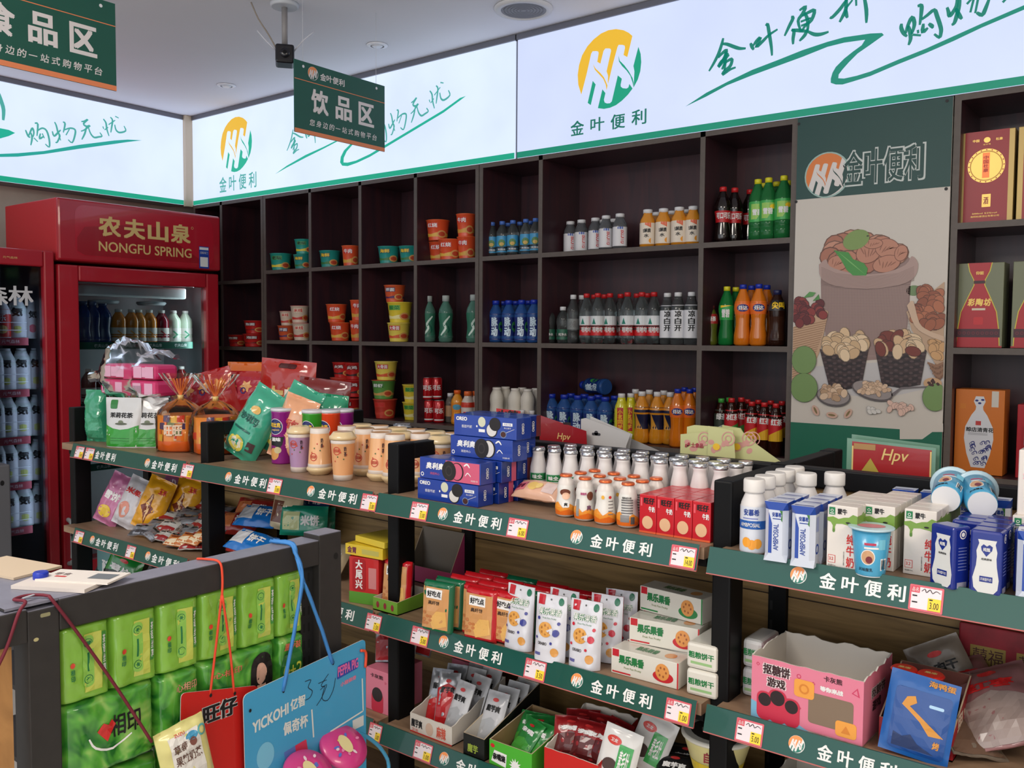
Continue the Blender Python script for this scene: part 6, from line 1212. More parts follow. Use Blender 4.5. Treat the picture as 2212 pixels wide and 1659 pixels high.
q = on(1001, 1628, Z3); x1_, y1_ = q.x, max(q.y, 1.515)
place('display_box', proto(('box', tray(.062, .21, .05, .115, m((24, 26, 24), .4), inn_, bd, bs_))), (x1_, y1_, Z3), 'narrow black and green display box of silver sachets', 'display box', 'open display boxes')
for k in range(4): place('sachet', SK[2], (x1_+.030, y1_+.04+k*.038, Z3+.01), 'silver sachet in the narrow black display box, '+['nearest', 'second', 'third', 'rearmost'][k], 'sachet', 'sachets in the black display box', rot=(-.5, 0, .05))
def gd(b, fn, w, h): b.put(poly([(w*.05, h*.2), (w*.12, h*.65), (w*.42, h*.62), (w*.40, h*.1)]), fn, white, 1); b.put(text('亲嘴烧', w*.09, w*.39, h*.28, h*.55, .08), fn, ink, 2); b.put(star(w*.62, h*.3, w*.15, w*.08, 12), fn, white, 1); b.put(ell(w*.08, h*.8, w*.05, h*.08), fn, redink, 1)
q = on(1050, 1655, Z3); x2, y2 = q.x, max(q.y, 1.515)
place('display_box', proto(('box', tray(.118, .16, .058, .085, m((76, 176, 50), .4), m((150, 122, 84), .8), gd))), (x2, y2, Z3), 'bright green display box with a starburst on its front', 'display box', 'open display boxes')
GS = sach(.07, .09, .02, pm((40, 130, 60)), pm((70, 160, 60)), '亲嘴', 5, .4, white)
for k in range(4): place('sachet', GS, (x2+.04+.035*(k % 2), y2+.045+.035*(k//2), Z3+.012), 'green snack sachet in the green display box, '+['front left', 'front right', 'rear left', 'rear right'][k], 'sachet', 'green snack sachets', rot=(-.7, 0, .3*k-.4))
def rd(b, fn, w, h): b.put(text('小辣椒', w*.2, w*.8, h*.1, h*.32, .08), fn, ink, 1); b.put(rect(w*.34, w*.78, h*.45, h*.58), fn, ink, 1); b.put(text('卤味', w*.4, w*.7, h*.46, h*.56, .05), fn, yel, 2)
q = on(1170, 1700, Z3); x3, y3 = q.x, max(q.y, 1.515)
place('display_box', proto(('box', tray(.135, .16, .085, .130, m((200, 34, 30), .35), m((222, 214, 204), .7), rd, torn=.006, seed=4))), (x3, y3, Z3), 'torn red display box with white inside holding dark red packs', 'display box', 'open display boxes')
RS = sach(.075, .085, .026, pm((150, 30, 34)), pm((90, 24, 26)), '辣', 9, .5, white)
for k in range(6): place('sachet', RS, (x3+.035+.032*(k % 3), y3+.045+.045*(k//3), Z3+.055), 'dark red snack sachet in the torn red box, '+['front left', 'front middle', 'front right', 'rear left', 'rear middle', 'rear right'][k], 'sachet', 'dark red snack sachets', rot=(-.6, 0, .5-.4*(k % 3)))
b, F_ = soft(.082, .115, .022, pm((220, 218, 216)), kind='pillow', seed=12, seal=.05); b.put(rect(.0, .030, .02, .085), F_, pm((60, 160, 80)), 1, .01); b.put(ell(-.014, .088, .016, .009), F_, pm((206, 60, 50)), 1, .01); b.put(text('素毛肚', .004, .026, .035, .075, .03), F_, white, 2, .01); b.put(ell(-.012, .038, .016, .014), F_, m((70, 50, 46), .5), 1, .01); b.put(text('卫龙', -.022, -.006, .085, .092, .03), F_, white, 2, .01)
VW = proto(('pouch', b)); q = P(1, 1.55, 1330, 1655)
place('snack_pouch', VW, (q.x, 1.535, Z3+.045), 'white and green snack pouch with red oval badge leaning on the red display box', 'snack pouch', 'white and green snack pouches', rot=(-.2, .18, .15)); place('snack_pouch', VW, (q.x+.03, 1.60, Z3+.06), 'white and green snack pouch behind the leaning one', 'snack pouch', 'white and green snack pouches', rot=(-.3, .3, .1))
qk = P(1, 1.53, 1395, 1659); place('display_box', proto(('box', tray(.115, .15, .07, .09, m((24, 24, 26), .4), m((30, 30, 32), .6)))), (qk.x, 1.53, Z3), 'black display box at the bottom, right of the red one', 'display box', 'open display boxes')
BKS = sach(.075, .10, .03, pm((28, 28, 30)), pm((40, 36, 38)), '魔芋爽', 14, .4, white)
for k in range(4): place('sachet', BKS, (qk.x+.035+.045*(k % 2), 1.565+.05*(k//2), Z3+.035), 'black snack sachet in the black display box, '+['front left', 'front right', 'rear left', 'rear right'][k], 'sachet', 'black snack sachets', rot=(-.9, 0, .3-.5*(k % 2)))
def bowl(): 
    b = MB().lathe([(.045, 0), (.066, .070), (.068, .074)], m((222, 212, 150), .4), 30); l = MB().lathe([(.070, .072), (.071, .076), (.066, .080)], m((222, 218, 206), .4), 32); l.put(ell(0, 0, .052, .052, 26), lambda u, v, d: Vector((u, v, .080+d)), m((50, 46, 44), .5), 1)
    f_ = cyl(lambda v: .045+.021*v/.07); b.put(rect(-.08, .09, .008, .03), f_, m((206, 180, 50), .4), 1, .01); b.put(text('自热饭', -.03, .02, .035, .06, .05), f_, m((150, 40, 60), .4), 1, .01)
    l.put(text('自热锅', -.03, .03, -.012, .012, .03), lambda u, v, d: Vector((u, v, .080+d)), m((160, 150, 140), .5), 3); return proto(('bowl', b), ('lid', l))
BW = bowl(); q = P(1, 1.60, 1530, 1610); place('instant_bowl', BW, (q.x+.01, 1.62, P(1, 1.62, 1540, 1575).z-.08), 'pale yellow instant meal bowl behind the bottom of the right post', 'instant meal bowl', 'instant meal bowls', .5)
place('instant_bowl', BW, (q.x+.095, 1.60, Z3), 'instant meal bowl with dark lid just right of the right post, at the bottom edge', 'instant meal bowl', 'instant meal bowls', .5)
place('instant_bowl', BW, (q.x+.01, 1.62, Z3), 'instant meal bowl under another one by the bottom of the right post', 'instant meal bowl', 'instant meal bowls', .5)
q = P(1, 1.53, 1640, 1655); place('open_carton', proto(('carton', tray(.20, .14, .09, .115, m((214, 210, 206), .6), inn_, torn=.006, seed=9))), (q.x-.03, 1.66, Z3+.0), 'white torn carton below the second price strip of the rightmost bay', 'carton')

# ---- bay four, second shelf
pink = m((222, 126, 150), .4)
def pd(b, fn, w, h):
    b.put(text('抠糖饼', w*.10, w*.37, h*.74, h*.93, .14), fn, white, 1); b.put(text('抠糖饼', w*.11, w*.36, h*.75, h*.92, .05), fn, m((60, 30, 36), .5), 2.5); b.put(text('游戏', w*.14, w*.33, h*.55, h*.72, .14), fn, white, 1); b.put(text('游戏', w*.15, w*.32, h*.56, h*.71, .05), fn, m((60, 30, 36), .5), 2.5)
    b.put(text('卡灰熊', w*.66, w*.82, h*.86, h*.95, .04), fn, m((80, 40, 50), .5), 1); b.put(text('等你来战', w*.63, w*.83, h*.70, h*.78, .08), fn, white, 1)
    b.put(poly([(0, 0), (w*.55, 0), (w*.30, h*.18), (w*.1, h*.22), (0, h*.28)]), fn, m((120, 176, 206), .4), 1)
    for x, y, r in ((.13, .33, .075), (.25, .40, .085), (.38, .32, .075)): b.put(rrect(w*(x-r), w*(x+r), 0, h*(y+.13), w*.06), fn, m((200, 50, 76), .4), 2+x); b.put(ell(w*x, h*y, w*r*.8, w*r*.8, 20), fn, m((40, 28, 32), .4), 3+x)
    b.put(rrect(w*.53, w*.92, h*.16, h*.64, w*.03), fn, m((130, 110, 92), .7), 1)
    b.put(rrect(w*.40, w*.58, h*.52, h*.80, w*.03), fn, m((236, 160, 70), .4), 2); b.put(ring(w*.49, h*.66, w*.03, w*.045, 16), fn, m((214, 130, 50), .4), 3)
    b.put(rrect(w*.77, w*.95, h*.08, h*.32, w*.03), fn, m((236, 160, 70), .4), 2); b.put(poly([(w*.82, h*.14), (w*.90, h*.14), (w*.86, h*.26)]), fn, m((214, 130, 50), .4), 3)
    for x, y in ((.06, .88), (.57, .78), (.45, .34)): b.put(ring(w*x, h*y, w*.012, w*.018, 4), fn, m((200, 50, 90), .4), 1.5)
    b.put(poly([(w*.90, h*.78), (w*.97, h*.74), (w*.95, h*.88)]), fn, m((206, 60, 100), .4), 1); b.put(poly([(w*.915, h*.79), (w*.955, h*.765), (w*.945, h*.85)]), fn, pink, 2); b.put(ring(w*.44, h*.84, w*.014, w*.02, 14), fn, m((200, 50, 90), .4), 1)
def ps(b, fn, d, h): b.put(text('抠糖饼', d*.25, d*.75, h*.62, h*.8, .1), fn, white, 1); b.put(text('抠糖饼', d*.26, d*.74, h*.63, h*.79, .03), fn, m((60, 30, 36), .5), 2.5); b.put(text('游戏', d*.3, d*.6, h*.42, h*.58, .05), fn, m((60, 30, 36), .5), 2)
q = on(1621, 1546, Z2); place('display_box', proto(('box', tray(.198, .150, .112, .118, pink, m((214, 206, 196), .7), pd, ps, torn=.007, seed=3))), (q.x, q.y+.002, Z2), 'large pink open display box with torn white edge and a window cut in front', 'display box', 'open display boxes', -.03)
xr, yr = q.x+.205, q.y
b, F_ = soft(.105, .132, .016, pm((4, 84, 160), .35, .3), kind='pillow', seed=21, seal=.03, wr=.001)
b.put(rrect(-.040, .044, .008, .108, .006), F_, pm((2, 66, 140), .35, .3), 1, .012)
b.put(poly([(-.022, .094), (-.010, .098), (-.006, .088), (-.016, .080), (.006, .066), (.040, .044), (.018, .042), (.002, .060), (-.018, .074), (-.028, .080)]), F_, m((206, 140, 50), .4), 2, .01); b.put(poly([(-.034, .012), (-.034, .034), (-.020, .030), (-.008, .036), (.004, .024), (.030, .014)]), F_, m((12, 40, 90), .4), 2, .01); b.put(text('海鸭蛋', .006, .046, .118, .128, .04), F_, m((206, 140, 50), .4), 2, .01); b.put(rrect(.012, .034, .086, .091, .002), F_, m((170, 206, 236), .4), 2, .01); b.put(text('烤', .026, .036, .024, .036, .05), F_, m((206, 140, 50), .4), 2, .01)
q = on(1938, 1640, Z2); place('blue_pouch', proto(('pouch', b)), (xr+.068, max(1.528, q.y), Z2+.002), 'bright blue pouch with an orange bird leaning beside the pink box', 'snack pouch', None, rot=(-.22, .12, .12))
place('display_box', proto(('box', tray(.115, .13, .045, .105, m((160, 24, 34), .4), m((110, 60, 50), .7), None, lambda b, fn, d, h: b.put(text('果冻', d*.2, d*.9, h*.5, h*1.5, .05), fn, m((214, 190, 170), .5), 1)))), (xr+.008, yr+.035, Z2), 'red display box of jelly cups behind the blue pouch', 'display box', 'open display boxes')
JC = proto(('cup', MB().lathe([(.014, 0), (.019, .024), (.0195, .030)], m((206, 30, 30), .25, coat=.5), 22)), ('lid', (lambda b: (b.put(text('果冻', -.010, .010, -.004, .006, .05), lambda u, v, d: Vector((u, v, .034+d)), gold, 1), b)[-1])(MB().lathe([(.021, .029), (.022, .031), (.019, .034)], m((206, 40, 34), .3, coat=.4), 24))))
for k in range(6): place('jelly_cup', JC, (xr+.036+.042*(k % 2), yr+.075+.022*((k//2) % 2), Z2+.055+.035*(k//4)*1+.0*k), 'small red jelly cup in the red box, '+['front left', 'front right', 'rear left', 'rear right', 'upper left', 'upper right'][k], 'jelly cup', 'red jelly cups')
e_ = proto(('packet', carton(.040, .09, .055, m((206, 206, 204), .35, coat=.3), endd, bev=.008))); q = on(1583, 1500, Z2)
for k in (0, 1): place('snack_packet', e_, (PXS[3]+PW+.004, 1.60, Z2+k*.056), 'white packet seen end-on between the post and the pink box, '+['lower', 'upper'][k], 'packet', 'end-on white packets')
xa, xb = P(1, 1.815, 2072, 1450).x, P(1, 1.815, 2300, 1450).x; zt_ = P(1, 1.815, 2110, 1345).z
rb2 = MB().box(xa, xb, 1.800, 1.822, Z2, min(zt_, 1.07), m((140, 26, 40), .5, noise_amt=.25, scale=30), .003); fn = plane((xa, 1.800, Z2), (1, 0, 0), (0, 0, 1))
for k in range(3):
    u = .02+k*.075; v = zt_-Z2-.075; rb2.put(rect(u, u+.058, v, v+.038), fn, m((150, 126, 60), .5), 1); rb2.put(text('囍福', u+.004, u+.054, v+.004, v+.034), fn, m((70, 26, 30), .5), 2)
    rb2.put(ring(u+.03, v-.06, .012, .018, 12), fn, m((90, 20, 34), .5), 1)
place('red_gift_bag', proto(('bag', rb2)), (0, 0, 0), 'dark red gift bag with yellow window prints standing against the wooden back', 'gift bag')
FP = [sach(.10, .15, .03, pm((116, 104, 92), .4, .3), pm((104, 80, 66)), '牛肉干', 31, .4), sach(.12, .16, .04, pm((140, 96, 96), .4, .3), pm((150, 132, 126)), '红枣', 32, .5, redink), sach(.11, .14, .035, pm((140, 146, 142), .3, .5), pm((50, 100, 66)), '瓜子', 33, .5, white)]
for k, (px, py, Y, zz_, rt) in enumerate(((2095, 1500, 1.73, .0, (-.3, -.5, .2)), (2130, 1600, 1.66, .02, (-1.1, -.3, .5)), (2190, 1570, 1.70, .03, (-.9, .5, -.3)), (2120, 1655, 1.58, .01, (-1.25, .2, .8)), (2180, 1650, 1.60, .03, (-1.0, -.4, .2)))):
    place('foil_packet', FP[k % 3], (P(1, Y, px, py).x, Y, Z2+zz_), 'crumpled snack packet heaped at the right edge, '+['standing at the back', 'pinkish one in the middle', 'green and silver one on the right', 'lowest in front', 'pinkish one at the corner'][k], 'packet', 'crumpled snack packets', rot=rt)

# ---- far side of the gondola: cards and cans seen above the top rail
def card(pts, Y, col, decor, label, t=.0012, z0=1.0865, grp=None):
    w_ = [P(1, Y, x, y) for x, y in pts]; b = MB().prism([(p.x, p.z) for p in w_]+[(w_[-1].x, z0), (w_[0].x, z0)], Y, Y+t, col)
    decor(b, plane((0, Y, 0), (1, 0, 0), (0, 0, 1)), Y)
    return tag(link('hanging_card', b.mesh('hanging_card')), label, 'card', grp)
def at2(Y, x, y): p = P(1, Y, x, y); return p.x, p.z
def dcoup(b, fn, Y):
    x, z = at2(Y, 1218, 944); b.put(text('Hpv', x-.022, x+.018, z-.012, z+.010, .01, .2), fn, gold, 1); x, z = at2(Y, 1225, 915); b.put(rrect(x-.012, x+.012, z-.003, z+.003, .002), fn, m((40, 16, 20), .5), 1)
card([(1166, 897), (1266, 931), (1268, 965)], 1.93, m((150, 28, 36), .3, coat=.4), dcoup, 'red card with gold script standing behind the blue biscuit boxes', grp='cards on the far side')
def dw(px, py):
    def f(b, fn, Y): x, z = at2(Y, px, py); b.put(rrect(x-.013, x+.013, z-.0035, z+.0035, .003), fn, m((60, 60, 66), .5), 1); b.put(ell(x, z+.003, .006, .006), fn, m((60, 60, 66), .5), 1)
    return f
gc_ = m((186, 184, 184), .5)
card([(1255, 905), (1265, 903), (1362, 938), (1352, 965)], 1.955, gc_, dw(1288, 938), 'plain white card with a hanging slot, left of two', grp='cards on the far side'); card([(1275, 899), (1366, 938), (1360, 966)], 1.975, gc_, dw(1312, 929), 'plain white card with a hanging slot, right of two', grp='cards on the far side')
card([(1345, 940), (1420, 972), (1440, 985)], 1.99, m((150, 148, 148), .5), lambda *a: None, 'slanting grey card behind the white cards', grp='cards on the far side')
pat = m((196, 196, 140), .5); pk1 = m((206, 150, 140), .5)
def dpat(cx, n, badge=True):
    def f(b, fn, Y):
        for k in range(n):
            x, z = at2(Y, cx-20+((k*17) % 40), 955+((k*13) % 24)); b.put(ell(x, z, .008, .006, 12, k), fn, pk1, 1+k*.05)
        x, z = at2(Y, cx, 948); b.put(ring(x+.02, z+.002, .014, .0165, 20), fn, pk1, 3); b.put(ring(x+.02, z+.002, .006, .0085, 20), fn, pk1, 3)
        if badge: x, z = at2(Y, cx-8, 965); b.put(ell(x, z, .009, .008), fn, m((236, 190, 50), .5), 4)
    return f
card([(1470, 938), (1540, 932), (1538, 985)], 1.93, pat, lambda b, fn, Y: [dpat(1505, 5, False)(b, fn, Y), b.put(text('g乡土食品', at2(Y, 1480, 965)[0], at2(Y, 1520, 965)[0], at2(Y, 1500, 968)[1], at2(Y, 1500, 956)[1], .04), fn, m((170, 50, 70), .5), 5)], 'pale yellow patterned card with red lettering', grp='patterned cards')
card([(1530, 920), (1584, 930), (1588, 985)], 1.926, pat, dpat(1556, 6), 'pale yellow patterned card with a pink spiral, in front', grp='patterned cards')
card([(1484, 922), (1500, 918), (1598, 926), (1618, 948), (1690, 1000)], 1.95, pat, dpat(1600, 9), 'largest pale yellow patterned card, sloping down to the right', grp='patterned cards')
card([(1560, 918), (1600, 925), (1612, 945), (1630, 950), (1640, 975), (1700, 1004)], 1.97, m((190, 190, 136), .5), dpat(1610, 6, False), 'rear pale yellow patterned card behind the sloping one', grp='patterned cards')
plf = m((110, 150, 130), .3, coat=.4); rcd = m((160, 34, 38), .3, coat=.5)
def dhp(b, fn, Y):
    x0, z0 = at2(Y, 1836, 952); x1, z1 = at2(Y, 2020, 975); zb = 1.10; x0, z0 = at2(Y, 1841, 953); x1, z1 = at2(Y, 2013, 973); b.put(poly([(x0, zb), (x1, zb), (x1, z1), (x0, z0)]), fn, rcd, 1); 
    for a in ((x0, x0+.003), (x1-.003, x1)): b.put(rect(a[0], a[1], zb, z1-.003), fn, gold, 2)
    x, z = at2(Y, 1928, 988); b.put(text('Hpv', x-.024, x+.026, z-.015, z+.017, .01, .25), fn, gold, 3); xx, zz2 = at2(Y, 1868, 965); b.put(rect(xx-.022, xx+.022, zz2-.006, zz2+.006), fn, m((170, 130, 80), .4), 3)
    xx, zz2 = at2(Y, 1880, 1010); b.put(poly([(xx-.025, zz2-.02), (xx+.025, zz2-.02), (xx, zz2+.02)]), fn, m((170, 150, 60), .4), 3)
card([(1830, 946), (2022, 968)], 1.93, plf, dhp, 'red and gold card in a clear sleeve behind the milk cartons, in front', grp='red cards in sleeves'); card([(1840, 938), (2030, 962)], 1.96, plf, dhp, 'red and gold card in a clear sleeve, the one behind', grp='red cards in sleeves')
def cd2(col, top, nm='可'): 
    R, H = .031, .118; b = MB().lathe([(R*.86, 0), (R, .007), (R, H-.012), (R*.84, H-.001)], m(col, .28, .4, coat=.4), 26, cap1=False); b.put(text('啤酒', -.024, .024, .045, .075, .05), cyl(lambda v: R), white, 1, .01); b.put(rect(-R*2, R*2, H*.78, H*.88), cyl(lambda v: R), m((40, 80, 170), .3, .3), 1, .01)
    return proto(('can_body', b), ('can_lid', MB().lathe([(R*.84, H-.001), (R*.87, H+.002), (R*.8, H+.002), (R*.78, H-.001)], m((196, 198, 204), .25, .9), 26)))
CB, CS = cd2((30, 60, 160), 0), cd2((176, 182, 190), 0)
for k, (px, pr, Y, dz) in enumerate(((826, CS, 1.93, 0), (868, CS, 1.96, .018), (903, CS, 1.93, 0), (937, CB, 1.93, 0), (964, CB, 1.935, 0), (905, CS, 2.01, 0), (800, CS, 2.0, 0))):
    x = _x_at(px, Y, 1.21); place('drink_can', pr, (x, Y, 1.0855+dz), 'drink can on the far side, '+(['above the milk tea cups, leftmost in front', 'raised with a blue band', 'right of the blue-banded one', 'blue one left of another', 'blue one next to the biscuit boxes', 'rear row, right', 'rear row, left'][k]), 'can', 'cans on the far side')
card([(1072, 882), (1124, 888), (1124, 905)], 1.94, m((180, 40, 44), .4), lambda b, fn, Y: b.put(text('火辣', at2(Y, 1074, 892)[0], at2(Y, 1120, 892)[0], at2(Y, 1100, 902)[1], at2(Y, 1100, 886)[1], .05), fn, ink, 1), 'red card with black characters just above the biscuit boxes', z0=1.13, grp='cards on the far side')

# ---- bay two, top shelf
def milktea(c, txt, inv):
    H, Rt, Rb = .118, .0335, .0255; body = m(c, .3, coat=.3); lc = m((222, 196, 150), .3, coat=.5)
    z = (lambda v: H-v) if inv else (lambda v: v); pf = [(Rb, 0, m((222, 210, 200), .4)), (Rb+.001, .014, m((222, 210, 200), .4)), (Rb+.001, .0145), (Rt-.0015, .098), (Rt-.0012, .0985, m((222, 210, 200), .4)), (Rt, H-.008, m((222, 210, 200), .4))]
    rf = lambda v: Rb+(Rt-Rb)*(v/H); b = MB()
    if inv: pf = [(p[0], H-p[1])+((pf[max(i-1, 0)][2],) if len(pf[max(i-1, 0)]) > 2 and i else ()) for i, p in enumerate(pf)][::-1]; rf = lambda v: Rb+(Rt-Rb)*((H-v)/H)
    b.lathe(pf, body, 26); fn = cyl(lambda v: rf(v)+.0004)
    y0_ = .03; rr = m((200, 70, 50), .4)
    b.put(ring(-.010, .040 if inv else .080, .009, .011, 18), fn, rr, 2, .01); b.put(text('优乐美', -.018, -.002, (.036 if inv else .076), (.045 if inv else .085), .05), fn, rr, 2, .01)
    b.put(vtext('奶茶', .010, .017, .065, .092, .1, .04), fn, m((60, 40, 50), .5), 2, .01)
    for k in range(5): b.put(ell(-.015+.008*k, .052+.006*(k*7 % 5), .0018, .0022, 8), fn, (rr, m((80, 110, 60), .5))[k % 2], 2)
    l = MB(); q_ = [(Rt+.0015, H-.010), (Rt+.003, H-.006), (Rt+.003, H-.002), (Rt-.002, H+.003), (Rt-.007, H+.010), (Rt-.009, H+.011)]
    if inv: q_ = [(r_, H-z_) for r_, z_ in q_][::-1]
    dz = .011 if inv else 0
    if inv: q_ = [(r_, z_+dz) for r_, z_ in q_]; b.v = [(x, y, z_+dz) for x, y, z_ in b.v]
    l.lathe(q_, lc, 28); return proto(('cup', b), ('lid', l))
MT = {'p': milktea((176, 140, 178), '', False), 'o': milktea((232, 170, 118), '', False), 'oi': milktea((232, 176, 124), '', True)}; GM = 'milk tea cups on the second bay'
for k, px, py, lb in (('p', 632, 1020, 'purple milk tea cup with clear gold lid beside the snack canisters'), ('oi', 675, 1026, 'orange milk tea cup turned upside down, second in the front row'), ('o', 725, 1038, 'upright orange milk tea cup with gold lid in the front row'), ('oi', 772, 1028, 'upside-down orange milk tea cup just behind the front row'), ('oi', 806, 1040, 'upside-down orange milk tea cup, rightmost in front'), ('oi', 838, 1046, 'orange milk tea cup half hidden by the black post')):
    q = on(px, py, Z1); place('milk_tea_cup', MT[k], (q.x, q.y+.026, Z1), lb, 'cup', GM, .6)
qa, qb_ = on(740, 1000, Z1), on(905, 1020, Z1)
for r in range(2):
    for i in range(6):
        place('milk_tea_cup', MT['o' if (i+r) % 2 else 'oi'], (-1.93+.072*i-(.01 if r else 0), 1.715+.068*r, Z1), 'orange milk tea cup in the %s row behind the front cups, %s' % (['nearer', 'rear'][r], ORD[i]), 'cup', GM, .6)
def canis(c, txt):
    R, H = .034, .158; b = MB().lathe([(R*.97, 0), (R, .004), (R, H-.006), (R*1.02, H-.005), (R*1.02, H)], m(c, .3, coat=.5), 28); fn = cyl(lambda v: R)
    b.put(ell(-.012, .112, .024, .024, 26), fn, white, 1, .008); b.put(ell(-.012, .112, .0225, .0225, 26), fn, m((30, 40, 100), .35), 2, .008); b.put(text('可比克', -.030, .006, .110, .124, .05), fn, yel, 3, .008); b.put(text('copico', -.026, .002, .098, .106, .03), fn, gold, 3, .008)
    b.put(poly([(-.034, .082), (.016, .082), (.010, .058), (.0, .045), (-.010, .054), (-.030, .056)]), fn, ink, 1, .008); b.put(text(txt, -.026, .006, .068, .080, .06), fn, white, 2, .008)
    b.put(ell(-.018, .030, .018, .018), fn, m((222, 160, 90), .4), 1, .008); b.put(ell(-.004, .042, .012, .010), fn, m((206, 190, 140), .4), 2, .008)
    return proto(('canister', b), ('lid', MB().lathe([(R*1.03, H-.001), (R*1.05, H+.003), (R*1.02, H+.008), (R*.9, H+.008)], m((206, 206, 212), .35), 28)))
CN = {'p': canis((140, 22, 126), '滋味'), 'g': canis((50, 150, 40), '番茄味'), 'r': canis((226, 70, 30), '香辣')}
for k, px, Y, lb in (('p', 611, 1.70, 'purple snack canister with blue round logo, leftmost'), ('g', 653, 1.77, 'green snack canister mostly hidden behind another green one'), ('g', 678, 1.72, 'green snack canister with dark blue logo in front'), ('r', 712, 1.755, 'orange-red snack canister beside the green one'), ('p', 739, 1.795, 'purple snack canister at the right of the group')):
    x = _x_at(px, Y, 1.2); place('snack_canister', CN[k], (x, Y, Z1), lb, 'snack canister', 'snack canisters', .55)
def bigbag(w, h, t, c, decs, seed, wr=.005, kind='pillow', seal=.05, r=.2):
    b, F_ = soft(w, h, t, pm(c, r, .7), kind=kind, seed=seed, seal=seal, wr=wr, nu=20, nv=24)
    for i, (s_, cc) in enumerate(decs): b.put(s_, F_, cc if not isinstance(cc, tuple) else pm(cc), 1+i*.7, .014)
    return proto(('bag', b))
tealdec = [(ell(-.01, .045, .030, .026), (222, 206, 90)), (ell(-.008, .048, .022, .018), (226, 222, 200)), (text('沙琪玛', -.04, .03, .12, .145, .06), m((30, 90, 80), .4)), (ell(.0, .165, .018, .012), (214, 170, 90)), (rect(.03, .05, .04, .07), m((80, 60, 60), .5)), (rect(-.04, .02, .09, .096), m((40, 100, 90), .4))]
TB = bigbag(.125, .235, .085, (60, 160, 130), tealdec, 41); PB_ = bigbag(.12, .20, .07, (222, 160, 120), [(text('小面包', -.04, .03, .10, .13, .06), m((190, 70, 60), .4)), (ell(0, .06, .03, .02), (230, 190, 140))], 42)
GT = 'teal snack bags'
q = on(515, 1000, Z1); q.x -= .055; place('snack_bag', TB, (q.x-.01, q.y+.04, Z1+.008), 'long glossy teal snack bag leaning to the right, frontmost', 'snack bag', GT, rot=(-.18, .50, .30)); place('snack_bag', TB, (q.x+.085, q.y+.115, Z1+.012), 'teal snack bag leaning behind the frontmost one', 'snack bag', GT, rot=(-.2, .42, .3))
place('snack_bag', PB_, (q.x+.15, q.y+.09, Z1+.008), 'peach snack bag leaning between the teal bags and the purple canister', 'snack bag', None, rot=(-.15, .30, .3))
# over the far side of bay two
zr = 1.0865
RB1 = bigbag(.26, .27, .09, (176, 36, 38), [(rect(-.12, .12, .17, .25), (170, 40, 60))]+[(star(-.09+.06*k, .215, .024, .014, 6), (226, 170, 110)) for k in range(4)]+[(ring(-.06+.08*k, .20, .008, .012, 14), m((40, 50, 120), .4)) for k in range(2)]+[(text('大礼包', -.08, .06, .07, .14, .06), gold)], 51)
RB2 = bigbag(.22, .315, .05, (176, 40, 30), [(rrect(-.035, .035, .285, .302, .008), m((70, 10, 14), .6)), (text('年货', -.06, .06, .10, .22, .06), gold)], 52, .003)
RB3 = bigbag(.20, .25, .05, (120, 26, 24), [(text('年货', -.05, .05, .08, .17, .06), gold)], 58, .003)
OB1 = bigbag(.22, .30, .08, (214, 110, 40), [(text('礼包', -.05, .05, .10, .2, .06), gold)], 53)
for pr, px, Y, dz, lb, rt in ((RB1, 528, 2.02, -.02, 'red snack bag with cartoon-free orange star prints on the far side, left', (0, 0, .4)), (RB1, 470, 1.95, -.03, 'red bag leaning over the back rail behind the teal bags', (.1, -.25, .5)), (OB1, 548, 2.10, .0, 'orange bag behind the patterned red bag', (0, 0, .4)), (RB2, 612, 2.06, .0, 'plain red gift bag with a cut-out handle, tallest of the red bags', (0, .08, .4)), (RB3, 690, 2.10, -.04, 'dark red bag behind the one with a cut-out handle', (0, .1, .4))):
    lb = lb.replace('cartoon-free ', ''); place('gift_bag', pr, (_x_at(px, Y, 1.3), Y, zr+.002+max(0, dz)), lb, 'gift bag', 'red and orange bags on the far side', rot=rt)
CRB = bigbag(.10, .22, .08, (222, 206, 190), [(rect(-.04, .02, .15, .20), (222, 170, 120)), (text('面包', -.03, .02, .10, .13, .05), redink)], 55); PEB = bigbag(.09, .215, .08, (226, 160, 100), [(text('糕', -.02, .02, .12, .16, .05), white)], 56); TLB = bigbag(.11, .215, .08, (50, 160, 120), [(rect(-.03, .03, .12, .16), (226, 206, 120))], 57)
for pr, px, Y, lb in ((CRB, 632, 1.925, 'cream bread bag showing above the green canisters'), (PEB, 664, 1.93, 'peach bread bag showing above the canisters'), (TLB, 706, 1.94, 'teal snack bag showing above the orange-red canister')):
    place('bread_bag', pr, (_x_at(px, Y, 1.27), Y, zr+.001), lb, 'bread bag', None, rot=(0, .1, .5))
